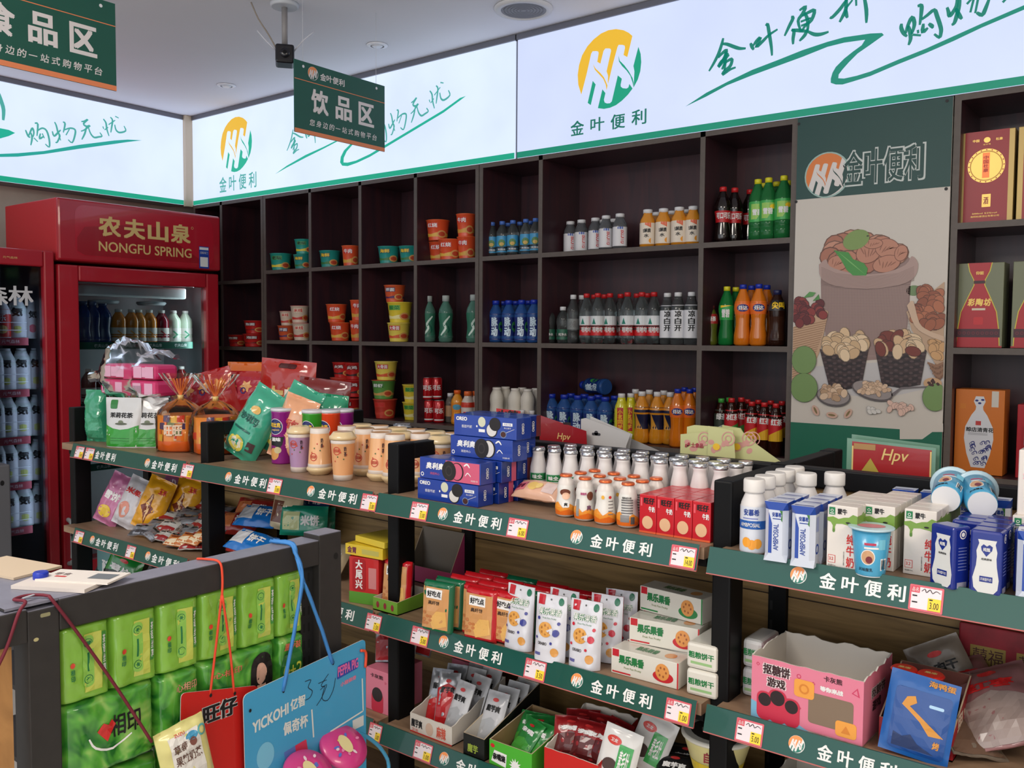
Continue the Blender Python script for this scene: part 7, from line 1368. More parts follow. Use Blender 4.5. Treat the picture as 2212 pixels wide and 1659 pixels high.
# ---- bay two, second and third shelves
def flatpack(c, c2, txt, seed, w=.15, h=.09, t=.04): 
    b, F_ = soft(w, h, t, pm(c, .25, .6), kind='pillow', seed=seed, seal=.03, wr=.003); b.put(rect(-w*.42, -w*.05, h*.2, h*.8), F_, pm(c2), 1, .012); b.put(text(txt, -w*.02, w*.36, h*.35, h*.7, .06), F_, white, 1, .012); return proto(('packet', b))
FPk = {'b': flatpack((26, 110, 190), (206, 206, 210), '饼干', 61), 'r': flatpack((170, 50, 44), (206, 120, 70), '蛋糕', 62), 't': flatpack((30, 140, 110), (200, 206, 150), '米饼', 63), 'c': flatpack((214, 196, 160), (110, 60, 40), '夹心', 64, .10, .11), 'n': flatpack((30, 80, 140), (190, 200, 210), '牛奶', 65, .14, .11)}
for k, px, Y, dz, lb, rt in (('r', 500, 1.70, .02, 'dark red packet lying next to the black post on the second shelf', (-.9, 0, .4)), ('r', 515, 1.62, .0, 'dark red packet lower in the pile behind the rack', (-1.2, 0, .2)), ('b', 545, 1.66, .075, 'bright blue and white packet on top of the pile behind the rack', (-1.0, 0, .3)), ('b', 520, 1.58, .02, 'bright blue packet below and left of the top one', (-1.1, .1, .15)), ('b', 575, 1.60, .0, 'blue packet at the bottom of the pile behind the rack', (-1.2, 0, .1)),
                             ('c', 612, 1.70, .07, 'cream packet standing between blue and teal packets', (-.2, .1, .35)), ('t', 655, 1.72, .06, 'teal packet standing right of the cream one', (-.15, 0, .5)), ('t', 630, 1.63, .0, 'teal packet lying under the cream one', (-1.2, 0, .3)), ('t', 672, 1.76, .05, 'teal packet partly behind another teal one', (-.1, 0, .5)), ('n', 668, 1.80, .10, 'dark blue packet against the wooden back', (-.1, 0, .3)), ('r', 540, 1.78, .04, 'dark red packet at the back of the pile', (-.6, 0, .3)), ('c', 700, 1.62, .0, 'cream packet behind the top of the rack post', (-.9, 0, .3))):
    place('snack_packet', FPk[k], (_x_at(px, Y, Z2+.08), Y, Z2+.018+dz), lb, 'packet', 'packets on the second shelf behind the rack', rot=rt)
def redb(b, fn, w, h): b.put(rect(0, w, 0, h*.25), fn, m((90, 150, 50), .4), 1); b.put(vtext('大尾兴', w*.22, w*.46, h*.32, h*.95, .1, .05), fn, white, 2); b.put(rrect(w*.12, w*.56, h*.28, h*.98, w*.1), fn, m((170, 20, 26), .4), 1.5); b.put(rect(w*.66, w*.92, h*.35, h*.8), fn, m((206, 130, 130), .4), 1)
def yelb(b, fn, w, h): b.put(text('金胃', w*.06, w*.3, h*.2, h*.8, .05), fn, m((110, 30, 70), .4), 1); b.put(rect(w*.45, w*.9, h*.25, h*.7), fn, m((190, 180, 90), .4), 1)
q = on(748, 1302, Z2); q = Vector((q.x, max(q.y, 1.52), 0))
place('snack_box', proto(('carton', carton(.088, .10, .118, m((196, 34, 34), .35, coat=.3), redb))), (q.x, q.y+.01, Z2), 'red snack box with white vertical characters and green base, beside the rack post', 'snack box', None, .25)
place('snack_box', proto(('carton', carton(.125, .13, .028, m((222, 190, 40), .35, coat=.3), yelb))), (q.x-.02, q.y+.015, Z2+.1205), 'flat yellow box lying on the red snack box', 'snack box', None, .1); place('snack_box', proto(('carton', carton(.12, .10, .016, m((222, 196, 60), .35, coat=.3)))), (q.x-.01, q.y+.04, Z2+.150), 'thin yellow box lying on top of the other yellow one', 'snack box', None, -.1)
place('display_box', proto(('box', tray(.085, .12, .032, .04, m((110, 160, 50), .4), inn_, lambda b, fn, w, h: [b.put(ell(w*x, h*.5, w*.06, h*.25), fn, m((140, 40, 50), .4), 1) for x in (.2, .5, .8)]))), (q.x+.093, q.y+.005, Z2), 'low green display tray between the red box and the black post', 'display box', 'open display boxes')
place('biscuit_packet', HR_, (q.x+.135, q.y+.045, Z2+.006), 'red biscuit packet standing in the green tray, half behind the black post', 'biscuit packet', GH, rot=(-.1, 0, .1))
q = P(1, 1.55, 792, 1535); pkc = proto(('carton', carton(.085, .12, .108, pink, lambda b, fn, w, h: [b.put(text('卡灰熊', w*.2, w*.75, h*.80, h*.90, .04), fn, m((80, 40, 50), .5), 1), b.put(rrect(w*.25, w*.75, 0, h*.45, w*.1), fn, m((200, 50, 76), .4), 1), b.put(ell(w*.5, h*.42, w*.22, h*.17), fn, m((40, 28, 32), .4), 2), b.put(ring(w*.85, h*.75, w*.03, w*.05, 3), fn, m((200, 50, 90), .4), 1)])))
place('snack_box', pkc, (q.x-.005, 1.552, Z3), 'pink box on the third shelf between the rack and the black post', 'snack box', None); place('snack_box', pkc, (PXS[2]+PW+.012, 1.735, Z3), 'pink box on the third shelf just right of the black post', 'snack box', None)
for k in range(4): place('sachet', SK[k % 3], (q.x+.02+.03*(k % 2), 1.60+.03*k, Z3+.112), 'silver and red sachet standing on the pink box left of the post, '+['nearest', 'second', 'third', 'rearmost'][k], 'sachet', 'silver sachets above the pink box', rot=(-.3, .1*k-.15, .3), sc=1.15)
# ---- bay one, top shelf
q = on(192, 955, Z1); place('snack_bag', bigbag(.085, .185, .06, (50, 150, 110), [(rect(-.036, .036, .015, .085), (70, 160, 120))], 71), (q.x, q.y+.03, Z1), 'rumpled plain teal bag at the left end of the top shelf', 'snack bag', GT, .4)
def teap():
    b, F_ = soft(.135, .168, .055, pm((206, 206, 206), .3, .5), kind='stand', seed=72, seal=.02, wr=.002); g = pm((44, 150, 44)); b.put(poly([(-.062, .003), (.062, .003), (.062, .076), (.03, .064), (0, .060), (-.03, .064), (-.062, .076)]), F_, g, 1, .012)
    b.put(rrect(-.045, -.018, .130, .160, .004), F_, pm((40, 120, 50)), 1, .012); b.put(text('茉莉花茶', -.042, .044, .100, .118, .05), F_, ink, 1, .012); b.put(ell(.002, .080, .022, .004), F_, m((90, 96, 80), .5), 2, .012); b.put(ell(.002, .086, .009, .006), F_, m((110, 120, 96), .5), 2, .012)
    for z in (.030, .022): b.put(rect(-.035, .035, z, z+.002), F_, m((30, 110, 30), .4), 2, .012)
    return proto(('pouch', b))
TP = teap(); q = on(256, 966, Z1); place('tea_pouch', TP, (q.x, q.y+.022, Z1), 'white and green jasmine tea pouch with black characters, in front', 'tea pouch', 'jasmine tea pouches', .45); place('tea_pouch', TP, (q.x+.062, q.y+.075, Z1), 'white and green tea pouch half hidden behind the front one', 'tea pouch', 'jasmine tea pouches', .75)
def giftbag(seed):
    b = MB(); R = .068; fm = film('gift_film', (255, 240, 225), .22, .06)
    b.lathe([(R*.85, 0, m((222, 110, 40), .35)), (R, .006, m((222, 110, 40), .35)), (R, .034, m((222, 110, 40), .35)), (R, .036), (R, .12)], m((226, 150, 60), .3, coat=.6), 28, .25); fn = cyl(lambda v: R*1.06); r = random.Random(seed)
    for k in range(26):
        u = (r.random()-.5)*.20; v = .045+r.random()*.07; b.put(poly([(u-.012, v-.010), (u+.011, v-.012), (u+.013, v+.012), (u-.010, v+.010)]), fn, m([(226, 190, 60), (206, 60, 40), (222, 200, 190), (90, 120, 60), (236, 130, 40), (70, 60, 120)][k % 6], .25, coat=.6), 1+k*.15, .01)
    b.put(text('旺旺', -.02, .04, .055, .09, .06), fn, white, 6, .01)
    c = MB(); n = 40; prof = [(R*1.16, .002), (R*1.20, .05), (R*1.16, .11), (R*1.0, .135), (R*.6, .155), (R*.16, .172), (R*.10, .180), (R*.45, .205), (R*.80, .235), (R*1.0, .255)]
    v = []
    for j, (rr, z) in enumerate(prof):
        for i in range(n):
            a = 2*math.pi*i/n; k = 1+(.16 if j > 3 else .03)*math.sin(a*9+j*.6+seed)+.07*noise.noise(Vector((math.cos(a)*3, math.sin(a)*3, j+seed))); v.append((rr*k*math.cos(a), rr*k*math.sin(a)*(.45 if j > 6 else 1), z))
    c.add(v, [(j*n+i, j*n+(i+1) % n, (j+1)*n+(i+1) % n, (j+1)*n+i) for j in range(len(prof)-1) for i in range(n)], fm, True)
    t = MB().lathe([(R*.16, .168, ), (R*.13, .176), (R*.16, .184)], gold, 16)
    for k in range(7): a = -1.2+k*.4; t.tube([(0, 0, .178), (.012*math.sin(a), 0, .20), (.034*math.sin(a), 0, .238)], .0022, m((222, 120, 50), .4), 6, 2)
    return proto(('gift_contents', b), ('clear_wrapper', c), ('ribbon', t))
GBg = giftbag(3); q = on(362, 975, Z1); place('gift_bag', GBg, (q.x, q.y+.05, Z1), 'clear-wrapped orange snack gift bag tied at the top, in front', 'gift bag', 'clear orange gift bags', .5); place('gift_bag', GBg, (q.x+.145, q.y+.085, Z1), 'clear-wrapped orange gift bag with a wide fanned top, behind the front one', 'gift bag', 'clear orange gift bags', .9)
# pink tissue multipack in a clear bag, resting on the tea pouches
pkm = m((206, 50, 110), .4); q = P(1, 1.66, 295, 855)
b = MB().box(-.135, .135, -.04, .05, 0, .048, pkm, .012).box(-.125, .13, -.035, .05, .050, .096, pkm, .012); fn = plane((0, -.0402, 0), (1, 0, 0), (0, 0, 1)); lp_ = m((226, 170, 196), .4)
for z0_ in (.006, .056):
    for x0_ in (-.12, -.055, .03, .085): b.put(rect(x0_, x0_+.038, z0_, z0_+.034), fn, lp_, 1 if z0_ < .03 else -10, lift=0)
for x0_ in (-.115, .03):
    for k in range(8): b.put(rect(x0_+.004*k*1.4, x0_+.004*k*1.4+.002, .010, .032), fn, m((120, 110, 120), .5), 3)
b.put(rect(-.020, .022, 0, .048), fn, m((190, 30, 90), .4), 4); fn = plane((0, -.0352, 0), (1, 0, 0), (0, 0, 1)); b.put(rect(-.020, .022, .050, .096), fn, m((196, 36, 100), .4), 3)
for x0_ in (-.115, .03): b.put(rect(x0_, x0_+.075, .058, .088), fn, lp_, 1)
c = MB(); n = 36; m_ = 14; v = []
for j in range(m_+1):
    for i in range(n+1):
        a = 2*math.pi*i/n; t_ = j/m_; x = -.24+.40*t_; w_ = (.014+.052*min(1, max(0, (t_-.12)*4)))*(1 if t_ < .97 else .9); hh = w_*1.12+(.028 if .15 < t_ < .7 else 0)*max(0, math.sin(a))
        k = 1+.16*noise.noise(Vector((x*26, math.cos(a)*2.5, math.sin(a)*2.5)))+.07*math.sin(a*11+x*40); v.append((x, .004+w_*k*math.cos(a), .055-.03*max(0, .2-t_)+hh*k*math.sin(a)*1.08))
c.add(v, [(j*(n+1)+i, (j+1)*(n+1)+i, (j+1)*(n+1)+i+1, j*(n+1)+i+1) for j in range(m_) for i in range(n)], film('pack_film', gl=.13, rough=.1), True)
place('tissue_multipack', proto(('tissue_packs', b), ('clear_wrapper', c)), (q.x, 1.665, Z1+.172), 'pink multipack in crumpled clear plastic lying on the tea pouches', 'multipack', None, .12, sc=1.12)
place('dark_bag', bigbag(.13, .26, .07, (60, 34, 30), [(rect(-.05, .05, .05, .1), (150, 110, 60))], 75), (_x_at(430, 1.93, 1.3), 1.93, zr+.001), 'dark brown glossy bag behind the fanned gift bag', 'snack bag', None, .4)
# ---- bay one, second shelf
PU = bigbag(.10, .185, .05, (190, 110, 150), [(ell(-.005, .045, .026, .022), (226, 190, 60)), (text('雪饼', -.03, .03, .09, .12, .05), white)], 81); WH = bigbag(.10, .18, .05, (200, 196, 200), [(ell(-.01, .06, .022, .03), (214, 140, 120)), (text('米果', -.03, .03, .12, .14, .05), redink)], 82)
YC_ = bigbag(.11, .185, .055, (226, 160, 30), [(poly([(0, .02), (.012, .06), (.03, .075), (.010, .09), (0, .14), (-.014, .09), (-.03, .078), (-.014, .06)]), (120, 50, 30)), (poly([(0, .03), (.008, .065), (.006, .09), (0, .13), (-.008, .09), (-.008, .06)]), (230, 190, 140)), (text('玉米', .012, .042, .135, .155, .05), redink)], 83)
for pr, px, py, rt, lb in ((PU, 200, 1138, (-.25, .35, .35), 'pink-purple snack bag leaning at the left of the second shelf'), (WH, 240, 1145, (-.25, .35, .35), 'white snack bag between the purple and the yellow ones'), (YC_, 285, 1152, (-.25, .32, .35), 'yellow corn snack bag with a dark corn outline')):
    q = on(px, py, Z2); place('snack_bag', pr, (q.x+.01, q.y+.035, Z2+.008), lb, 'snack bag', 'leaning snack bags', rot=rt)
q = on(300, 1150, Z2); place('snack_bag', YC_, (q.x+.07, q.y+.10, Z2+.006), 'yellow corn snack bag behind the front yellow one', 'snack bag', 'leaning snack bags', rot=(-.2, .25, .35)); place('snack_bag', PU, (q.x-.04, q.y+.13, Z2+.004), 'pink-purple snack bag at the back by the wooden panel', 'snack bag', 'leaning snack bags', rot=(-.1, .2, .35))
WC = bigbag(.075, .17, .05, (206, 204, 206), [(ell(.012, .10, .010, .045), m((50, 46, 50), .5)), (star(-.014, .13, .010, .006, 6), (190, 150, 60))], 84, .002)
for k, px in enumerate((380, 404, 426)): place('snack_pouch', WC, (_x_at(px, 1.79, Z2+.1), 1.79, Z2+.001), 'white pouch with dark oval at the back of the second shelf, '+ORD[k], 'snack pouch', 'white pouches with dark ovals', .6)
for k, px in enumerate((186, 214)): place('milk_tea_cup', MT['p' if k == 0 else 'o'], (-3.125+.078*k, 1.785, Z2), 'milk tea cup behind the purple snack bag, '+ORD[k], 'cup', GM, .6)
SD = [sach(.085, .055, .016, silv, pm((60, 56, 58)), '咖啡', 91, .3), sach(.085, .055, .016, pm((110, 104, 106), .25, .6), silv, '燕麦', 92, .3), sach(.085, .055, .016, pm((190, 186, 180), .25, .6), pm((150, 40, 40)), '夹心', 93, .3)]
r = random.Random(8)
for lay_ in range(5):
    for i in range(6-lay_//2):
        place('foil_sachet', SD[(i+lay_) % 3], (-2.80+.062*i+.02*(lay_ % 2), 1.565+.045*lay_+.01*r.random(), Z2+.010+.017*lay_), 'silvery foil sachet in the heap by the yellow bag, %s, %s' % (['bottom layer', 'second layer', 'middle layer', 'fourth layer', 'top layer'][lay_], ORD[i]), 'sachet', 'heaped silvery foil sachets', rot=(-1.25+.25*r.random(), .25*(r.random()-.5), .9*(r.random()-.4)))
ST_ = sach(.10, .045, .022, pm((190, 110, 50), .25, .6), pm((226, 206, 170)), '蛋卷', 94, .4, m((110, 40, 20), .4))
for k in range(3): place('striped_packet', ST_, (-2.56+.05*k, 1.555+.012*k, Z2+.012+.013*k), 'brown and cream striped snack packet in front of the foil heap, '+ORD[k], 'packet', 'striped snack packets', rot=(-1.0, 0, .2-.1*k))
GPk = sach(.12, .16, .035, pm((30, 130, 50), .2, .8), pm((20, 30, 24)), '薯片', 95, .55, white); BPk = sach(.12, .16, .035, pm((36, 40, 42), .25, .6), pm((60, 64, 66)), '威化', 96, .4, m((170, 170, 170), .4))
for pr, px, py, lb in ((GPk, 235, 1245, 'shiny green and black crisp packet on the lowest visible shelf of the left bay'), (BPk, 318, 1262, 'dark crisp packet right of the green one'), (BPk, 205, 1250, 'dark crisp packet left of the shiny green one')):
    q = P(1, 1.60, px, py); place('crisp_packet', pr, (q.x, 1.60+.03*(px == 205), Z3+.003), lb, 'packet', 'crisp packets', rot=(-.2, .35, .4), sc=1.15)
place('teal_box', proto(('carton', carton(.12, .14, .20, m((110, 150, 150), .4), lambda b, fn, w, h: b.put(text('酥', w*.3, w*.7, h*.4, h*.7, .04), fn, white, 1)))), (PXS[0]+PW+.01, 1.62, Z3), 'pale teal box behind the green crisp packet', 'box')

# ------------------------------------------------------------------ tissue packs in the steel rack (facing +x)
def tissue(w, h, seed):
    g1, g2, g3 = pm((132, 186, 66), .2, .6), pm((196, 206, 92), .2, .6), pm((40, 120, 70)); b, F_ = soft(w, h, .05, g1, kind='block', seed=seed, seal=.03, wr=.0022)
    b.put(rect(-w*.05, w*.30, h*.12, h*.86), F_, g2, 1, .012); b.put(rrect(-w*.08, w*.14, h*.18, h*.84, w*.10), F_, pm((140, 196, 84)), 2, .010)
    for v_ in (.28, .74): b.put(ell(w*.03, h*v_, w*.088, w*.088), F_, g3, 3, .01); b.put(ell(w*.03, h*v_, w*.074, w*.074), F_, pm((140, 196, 84)), 4, .01); b.put(star(w*.03, h*v_, w*.060, w*.026, 6), F_, g3, 5, .01)
    b.put(rrect(w*.01, w*.05, h*.38, h*.62, w*.01), F_, g3, 3, .01); b.put(rrect(w*.30, w*.40, h*.28, h*.84, w*.02), F_, pm((70, 146, 60)), 2, .01); b.put(vtext('茶语丝享', w*.32, w*.38, h*.32, h*.80, .1, .03), F_, white, 3, .01)
    b.put(ell(-w*.27, h*.50, w*.045, h*.035), F_, pm((214, 70, 50)), 3, .01); b.put(vtext('相印', -w*.31, -w*.23, h*.30, h*.45, .1, .04), F_, g3, 3, .01)
    return proto(('pack', b))
y_edges = [P(0, RX, px, 1104+py/2.989).y for px, py in ((132, 1000), (246, 1000), (347, 900), (437, 850), (524, 800), (603, 750), (661, 700))]
for i in range(6):
    w = y_edges[i+1]-y_edges[i]; place('tissue_pack', tissue(w*.985, .128, 100+i), (RX-.030, (y_edges[i]+y_edges[i+1])/2, .907), 'green tissue pack with cassette-like print, %s in the upper row' % ORD[i], 'tissue pack', 'green tissue packs, upper row', math.pi/2)
def grad(key, c1, c2, c3):
    if key in MATS: return MATS[key]
    M = bpy.data.materials.new(key); M.use_nodes = True; nt = M.node_tree; b = nt.nodes['Principled BSDF']; tc = nt.nodes.new('ShaderNodeTexCoord'); n = nt.nodes.new('ShaderNodeTexNoise'); r_ = nt.nodes.new('ShaderNodeValToRGB')
    n.inputs['Scale'].default_value = 14; n.inputs['Distortion'].default_value = 1.5; r_.color_ramp.elements[0].color = L3(c1); r_.color_ramp.elements[1].color = L3(c3); e = r_.color_ramp.elements.new(.5); e.color = L3(c2); r_.color_ramp.elements[0].position = .35; r_.color_ramp.elements[2].position = .68
    nt.links.new(tc.outputs['Object'], n.inputs[0]); nt.links.new(n.outputs['Fac'], r_.inputs[0]); nt.links.new(r_.outputs[0], b.inputs['Base Color']); b.inputs['Roughness'].default_value = .2; b.inputs['Coat Weight'].default_value = .7; MATS[key] = M; return M
leafg = grad('leaf_print', (30, 110, 40), (90, 170, 60), (170, 206, 110))
def big(w, h, seed, dec):
    b, F_ = soft(w, h, .06, leafg, pm((90, 170, 60)), kind='block', seed=seed, seal=.03, wr=.0025); dec(b, F_, w, h); return proto(('pack', b))
def dl(b, F_, w, h): b.put(text('相印', -w*.02, w*.30, h*.42, h*.72, .03), F_, ink, 2, .01); b.put(poly([(-w*.16, h*.56), (-w*.10, h*.66), (-w*.05, h*.62), (-w*.01, h*.68), (w*.03, h*.60), (-w*.06, h*.40)]), F_, pm((206, 40, 40)), 3, .01); b.put(stroke([(-w*.24, h*.5), (-w*.18, h*.36), (0, h*.28), (w*.2, h*.40)], h*.03), F_, white, 2, .01)
def dface(b, F_, w, h): b.put(ell(w*.28, h*.55, w*.17, h*.36, 22), F_, m((26, 20, 20), .5), 2, .01); b.put(ell(w*.26, h*.58, w*.075, h*.17, 18), F_, m((206, 160, 140), .5), 3, .01); b.put(rect(w*.2, w*.32, h*.25, h*.42), F_, m((206, 160, 140), .5), 2.6, .01); b.put(poly([(w*.12, h*.2), (w*.46, h*.2), (w*.42, h*.45), (w*.36, h*.6), (w*.34, h*.35), (w*.2, h*.3)]), F_, m((26, 20, 20), .5), 3.4, .01); b.put(text('心相印', -w*.35, w*.0, h*.72, h*.82, .03), F_, pm((206, 120, 90)), 2, .01)
def d02(b, F_, w, h): b.put(ell(0, h*.5, w*.42, h*.34, 24), F_, pm((40, 110, 50)), 2, .01); b.put(text('0+2', -w*.34, w*.34, h*.35, h*.58, .02), F_, pm((210, 210, 80)), 3, .01); b.put(text('量贩装', -w*.3, w*.3, h*.80, h*.92, .04), F_, pm((226, 120, 90)), 3, .01)
e2 = [y_edges[0], P(0, RX, 343, 1480).y, P(0, RX, 436, 1440).y, P(0, RX, 603, 1400).y, y_edges[-1]]
for i, d_ in enumerate((dl, lambda b, F_, w, h: b.put(text('心相印', -w*.1, w*.4, h*.72, h*.84, .03), F_, pm((206, 150, 120)), 2, .01), dface, d02)):
    w = e2[i+1]-e2[i]; place('tissue_pack', big(w*.985, .124, 120+i, d_), (RX-.032, (e2[i]+e2[i+1])/2, .782), ['leafy green tissue pack with red heart and black characters, lower row', 'leafy green tissue pack in the lower row, second from left', 'green tissue pack printed with a dark-haired woman', 'green tissue pack with dark round badge at right of the lower row'][i], 'tissue pack', 'green tissue packs, lower row', math.pi/2)
for i in range(3): place('tissue_pack', big(.17, .13, 130+i, lambda b, F_, w, h: b.put(text('心相印', -w*.3, w*.2, h*.7, h*.9, .03), F_, m((150, 150, 60), .4), 2, .01)), (RX-.034, .655+.085+.173*i, .640), 'leafy green tissue pack in the bottom row, '+ORD[i], 'tissue pack', 'green tissue packs, bottom row', math.pi/2)
# things hanging on the rack rail
XH = RX+.006
def HY(px, py, X=XH): p = P(0, X, px, py); return (p.y, p.z)
def hcard(name, pts, X, t, col, dec, strings, label, cat, cordm, cr, twist=False, holes=(), extra=None):
    w_ = smooth_pts(pts, 1); b = MB(); n = len(w_); v = [(X, y, z) for y, z in w_]+[(X+t, y, z) for y, z in w_]
    b.add(v, [tuple(range(n))[::-1], tuple(range(n, 2*n))], col); b.add(v, [(i, (i+1) % n, (i+1) % n+n, i+n) for i in range(n)], m((220, 220, 220), .5))
    fn = plane((X+t, 0, 0), (0, 1, 0), (0, 0, 1)); dec(b, fn)
    for h_ in holes: b.put(ell(h_[0], h_[1], .0028, .0035, 12), fn, ink, 6)
    c = MB()
    for s_ in strings: c.tube(s_, cr, cordm, 9, 5, twist)
    parts = [('card', b), ('cord', c)]+(extra or [])
    return place(name, proto(*parts), (0, 0, 0), label, cat)
ordc = m((226, 70, 40), .6); blc = m((60, 130, 200), .6); mrc = m((110, 26, 44), .7)
def rrpoly(c0, c1, c2, c3, r=.12):
    """quad with rounded corners (fractions)"""
    cs = [c0, c1, c2, c3]; out = []
    for i in range(4):
        p, a, b_ = cs[i], cs[i-1], cs[(i+1) % 4]
        la = math.dist(p, a); lb = math.dist(p, b_); ra = r/la; rb_ = r/lb
        pa = (p[0]+(a[0]-p[0])*ra, p[1]+(a[1]-p[1])*ra); pb2 = (p[0]+(b_[0]-p[0])*rb_, p[1]+(b_[1]-p[1])*rb_)
        for k in range(5):
            t = k/4; out.append(tuple((1-t)**2*pa[n]+2*t*(1-t)*p[n]+t*t*pb2[n] for n in (0, 1)))
    return out
zt = 1.0865
rp = rrpoly(HY(385, 1740), HY(552, 1700), HY(556, 1480), HY(390, 1497), .010)
def drd(b, fn):
    y, z = HY(435, 1555); b.put(text('旺仔', y, HY(512, 1530)[0], z-.012, z+.024, .12), fn, m((206, 206, 206), .5), 1); b.put(text('旺仔', y+.001, HY(512, 1530)[0]-.001, z-.011, z+.023, .06), fn, ink, 3)
h1, h2 = HY(453, 1501), HY(505, 1497); yk, zk = HY(476, 1285)
hcard('hanging_card', rp, XH, .0016, m((200, 34, 30), .35, coat=.3), drd, [[(XH+.001, h1[0], h1[1]), (XH+.003, (h1[0]+yk)/2, (h1[1]+zk)/2), (XH+.004, yk, zk)], [(XH+.001, h2[0], h2[1]), (XH+.004, (h2[0]+yk)/2+.002, (h2[1]+zk)/2), (XH+.006, yk, zk)], [(XH+.004, yk, zk-.01), (XH+.004, yk+.002, 1.06), (XH-.002, yk, zt+.001), (RX-.03, yk-.006, zt+.002), (RX-.05, yk-.010, zt)]], 'red hanging card with black characters on an orange cord over the rack rail', 'hanging card', ordc, .0022, holes=(h1, h2))
XB_ = RX+.022
def HB(px, py): return HY(px, py, XB_)
bp_ = rrpoly(HB(532, 1800), HB(791, 1760), HB(788, 1379), HB(524, 1502), .012)
bcol = m((70, 160, 206), .35, coat=.2); whs = m((220, 224, 220), .4)
def skew(s_, o, ex, ey): return ([(o[0]+ex[0]*p[0]+ey[0]*p[1], o[1]+ex[1]*p[0]+ey[1]*p[1])+tuple(p[2:]) for p in s_[0]], s_[1])
_o = HB(524, 1502); _x = HB(788, 1379); ex = (_x[0]-_o[0], _x[1]-_o[1]); _y = HB(527, 1650); ey = (_o[0]-_y[0], _o[1]-_y[1])
def bx(px, py):
    """card fractions of a photo point"""
    y, z = HB(px, py); d = ex[0]*ey[1]-ex[1]*ey[0]; a, c_ = y-_o[0], z-_o[1]; return ((a*ey[1]-c_*ey[0])/d, (ex[0]*c_-ex[1]*a)/d)
def dbl_(b, fn):
    def T2(txt, p0, p1, hgt, mt, lay=1, bold=.05):
        (u0, v0), (u1, v1) = bx(*p0), bx(*p1); t_ = text(txt, 0, 1, 0, 1, bold); b.put(([(lambda u, v: (_o[0]+ex[0]*u+ey[0]*v, _o[1]+ex[1]*u+ey[1]*v))(u0+(u1-u0)*p[0], v0+(v1-v0)*p[0]+hgt*p[1])+tuple(p[2:]) for p in t_[0]], t_[1]), fn, mt, lay)
    T2('YICKOHI', (544, 1586), (622, 1540), .17, whs); T2('亿智', (626, 1537), (658, 1522), .18, whs); T2('佩奇杯', (611, 1590), (664, 1568), .20, whs)
    T2('PEPPA PIG', (728, 1462), (772, 1440), .16, m((226, 110, 170), .4), 3); b.put(rrpoly(HB(726, 1468), HB(772, 1440), HB(770, 1421), HB(728, 1440), .004) and poly(rrpoly(HB(726, 1468), HB(772, 1442), HB(770, 1420), HB(728, 1438), .004)), fn, m((50, 80, 170), .4), 2); T2('小猪佩奇', (734, 1484), (768, 1466), .07, m((226, 130, 160), .4), 1)
    for pts in ([(672, 1532), (676, 1592)], [(781, 1465), (783, 1535)], [(783, 1535), (712, 1580)]): b.put(stroke([HB(*p) for p in pts], .0034, .95, 1), fn, whs, 1)
    k_ = m((24, 30, 50), .5)
    for pts in ([(657, 1472), (670, 1468), (664, 1484), (673, 1492), (668, 1506), (658, 1512)], [(686, 1476), (704, 1468)], [(708, 1455), (692, 1480), (700, 1482)], [(690, 1490), (704, 1478), (694, 1505), (682, 1524)], [(700, 1482), (694, 1508), (706, 1512), (718, 1490), (723, 1464)]): b.put(stroke([HB(*p) for p in pts], .0016, .7), fn, k_, 2)
    b.put(poly([HB(760, 1556), HB(784, 1544), HB(784, 1566), HB(761, 1577)]), fn, m((210, 214, 214), .4), 1)
    b.put(poly([HB(636, 1610), HB(660, 1596), HB(664, 1622), HB(640, 1640)]), fn, m((206, 60, 90), .4), 1); b.put(poly([HB(612, 1625), HB(636, 1610), HB(640, 1640), HB(616, 1650)]), fn, m((90, 120, 190), .4), 1)
    b.put(ell(*HB(572, 1632), .020, .026, 20), fn, m((120, 190, 220), .4), 1)
c1_, c2_ = HB(610, 1492), HB(717, 1432); kt = HB(645, 1180); km = HB(650, 1245)
handle = MB(); pa = [HB(*p) for p in ((770, 1583), (790, 1590), (818, 1612), (836, 1640), (838, 1665), (825, 1690), (790, 1700))]; handle.tube([(XB_+.001, y, z) for y, z in pa], .0042, bcol, 8, 4)
straw = MB().tube([(XB_+.006, *HB(775, 1404)), (XB_+.006, *HB(786, 1408)), (XB_+.006, *HB(785, 1440))], .0030, m((230, 80, 50), .35), 10, 4)
def pinkcup(px, py, rx, tl):
    y, z = HB(px, py); pk_ = m((206, 60, 130), .3, coat=.4); b = MB().lathe([(rx*.72, 0), (rx*.86, .020), (rx, .022), (rx*1.02, .028), (rx*.96, .034), (rx*.5, .037)], pk_, 36); r = random.Random(px)
    for k in range(14): a = r.random()*6.28; q_ = r.random()*rx*.72; b.put(ell(q_*math.cos(a), q_*math.sin(a), .004+.003*r.random(), .003, 10, a), lambda u, v, d: Vector((u, v, .0372+d-.0*u)), m([(226, 200, 210), (230, 200, 90), (90, 110, 190), (222, 130, 170)][k % 4], .4), 1+k*.2)
    b.put(ell(.0, .0, rx*.42, rx*.26, 20), lambda u, v, d: Vector((u, v, .0375+d)), m((222, 206, 150), .4), 4)
    M3 = Matrix.Translation((XB_+.012+tl, y, z-.01)) @ Matrix.Rotation(.62, 4, 'Y'); b.v = [tuple(M3 @ Vector(p)) for p in b.v]; return b
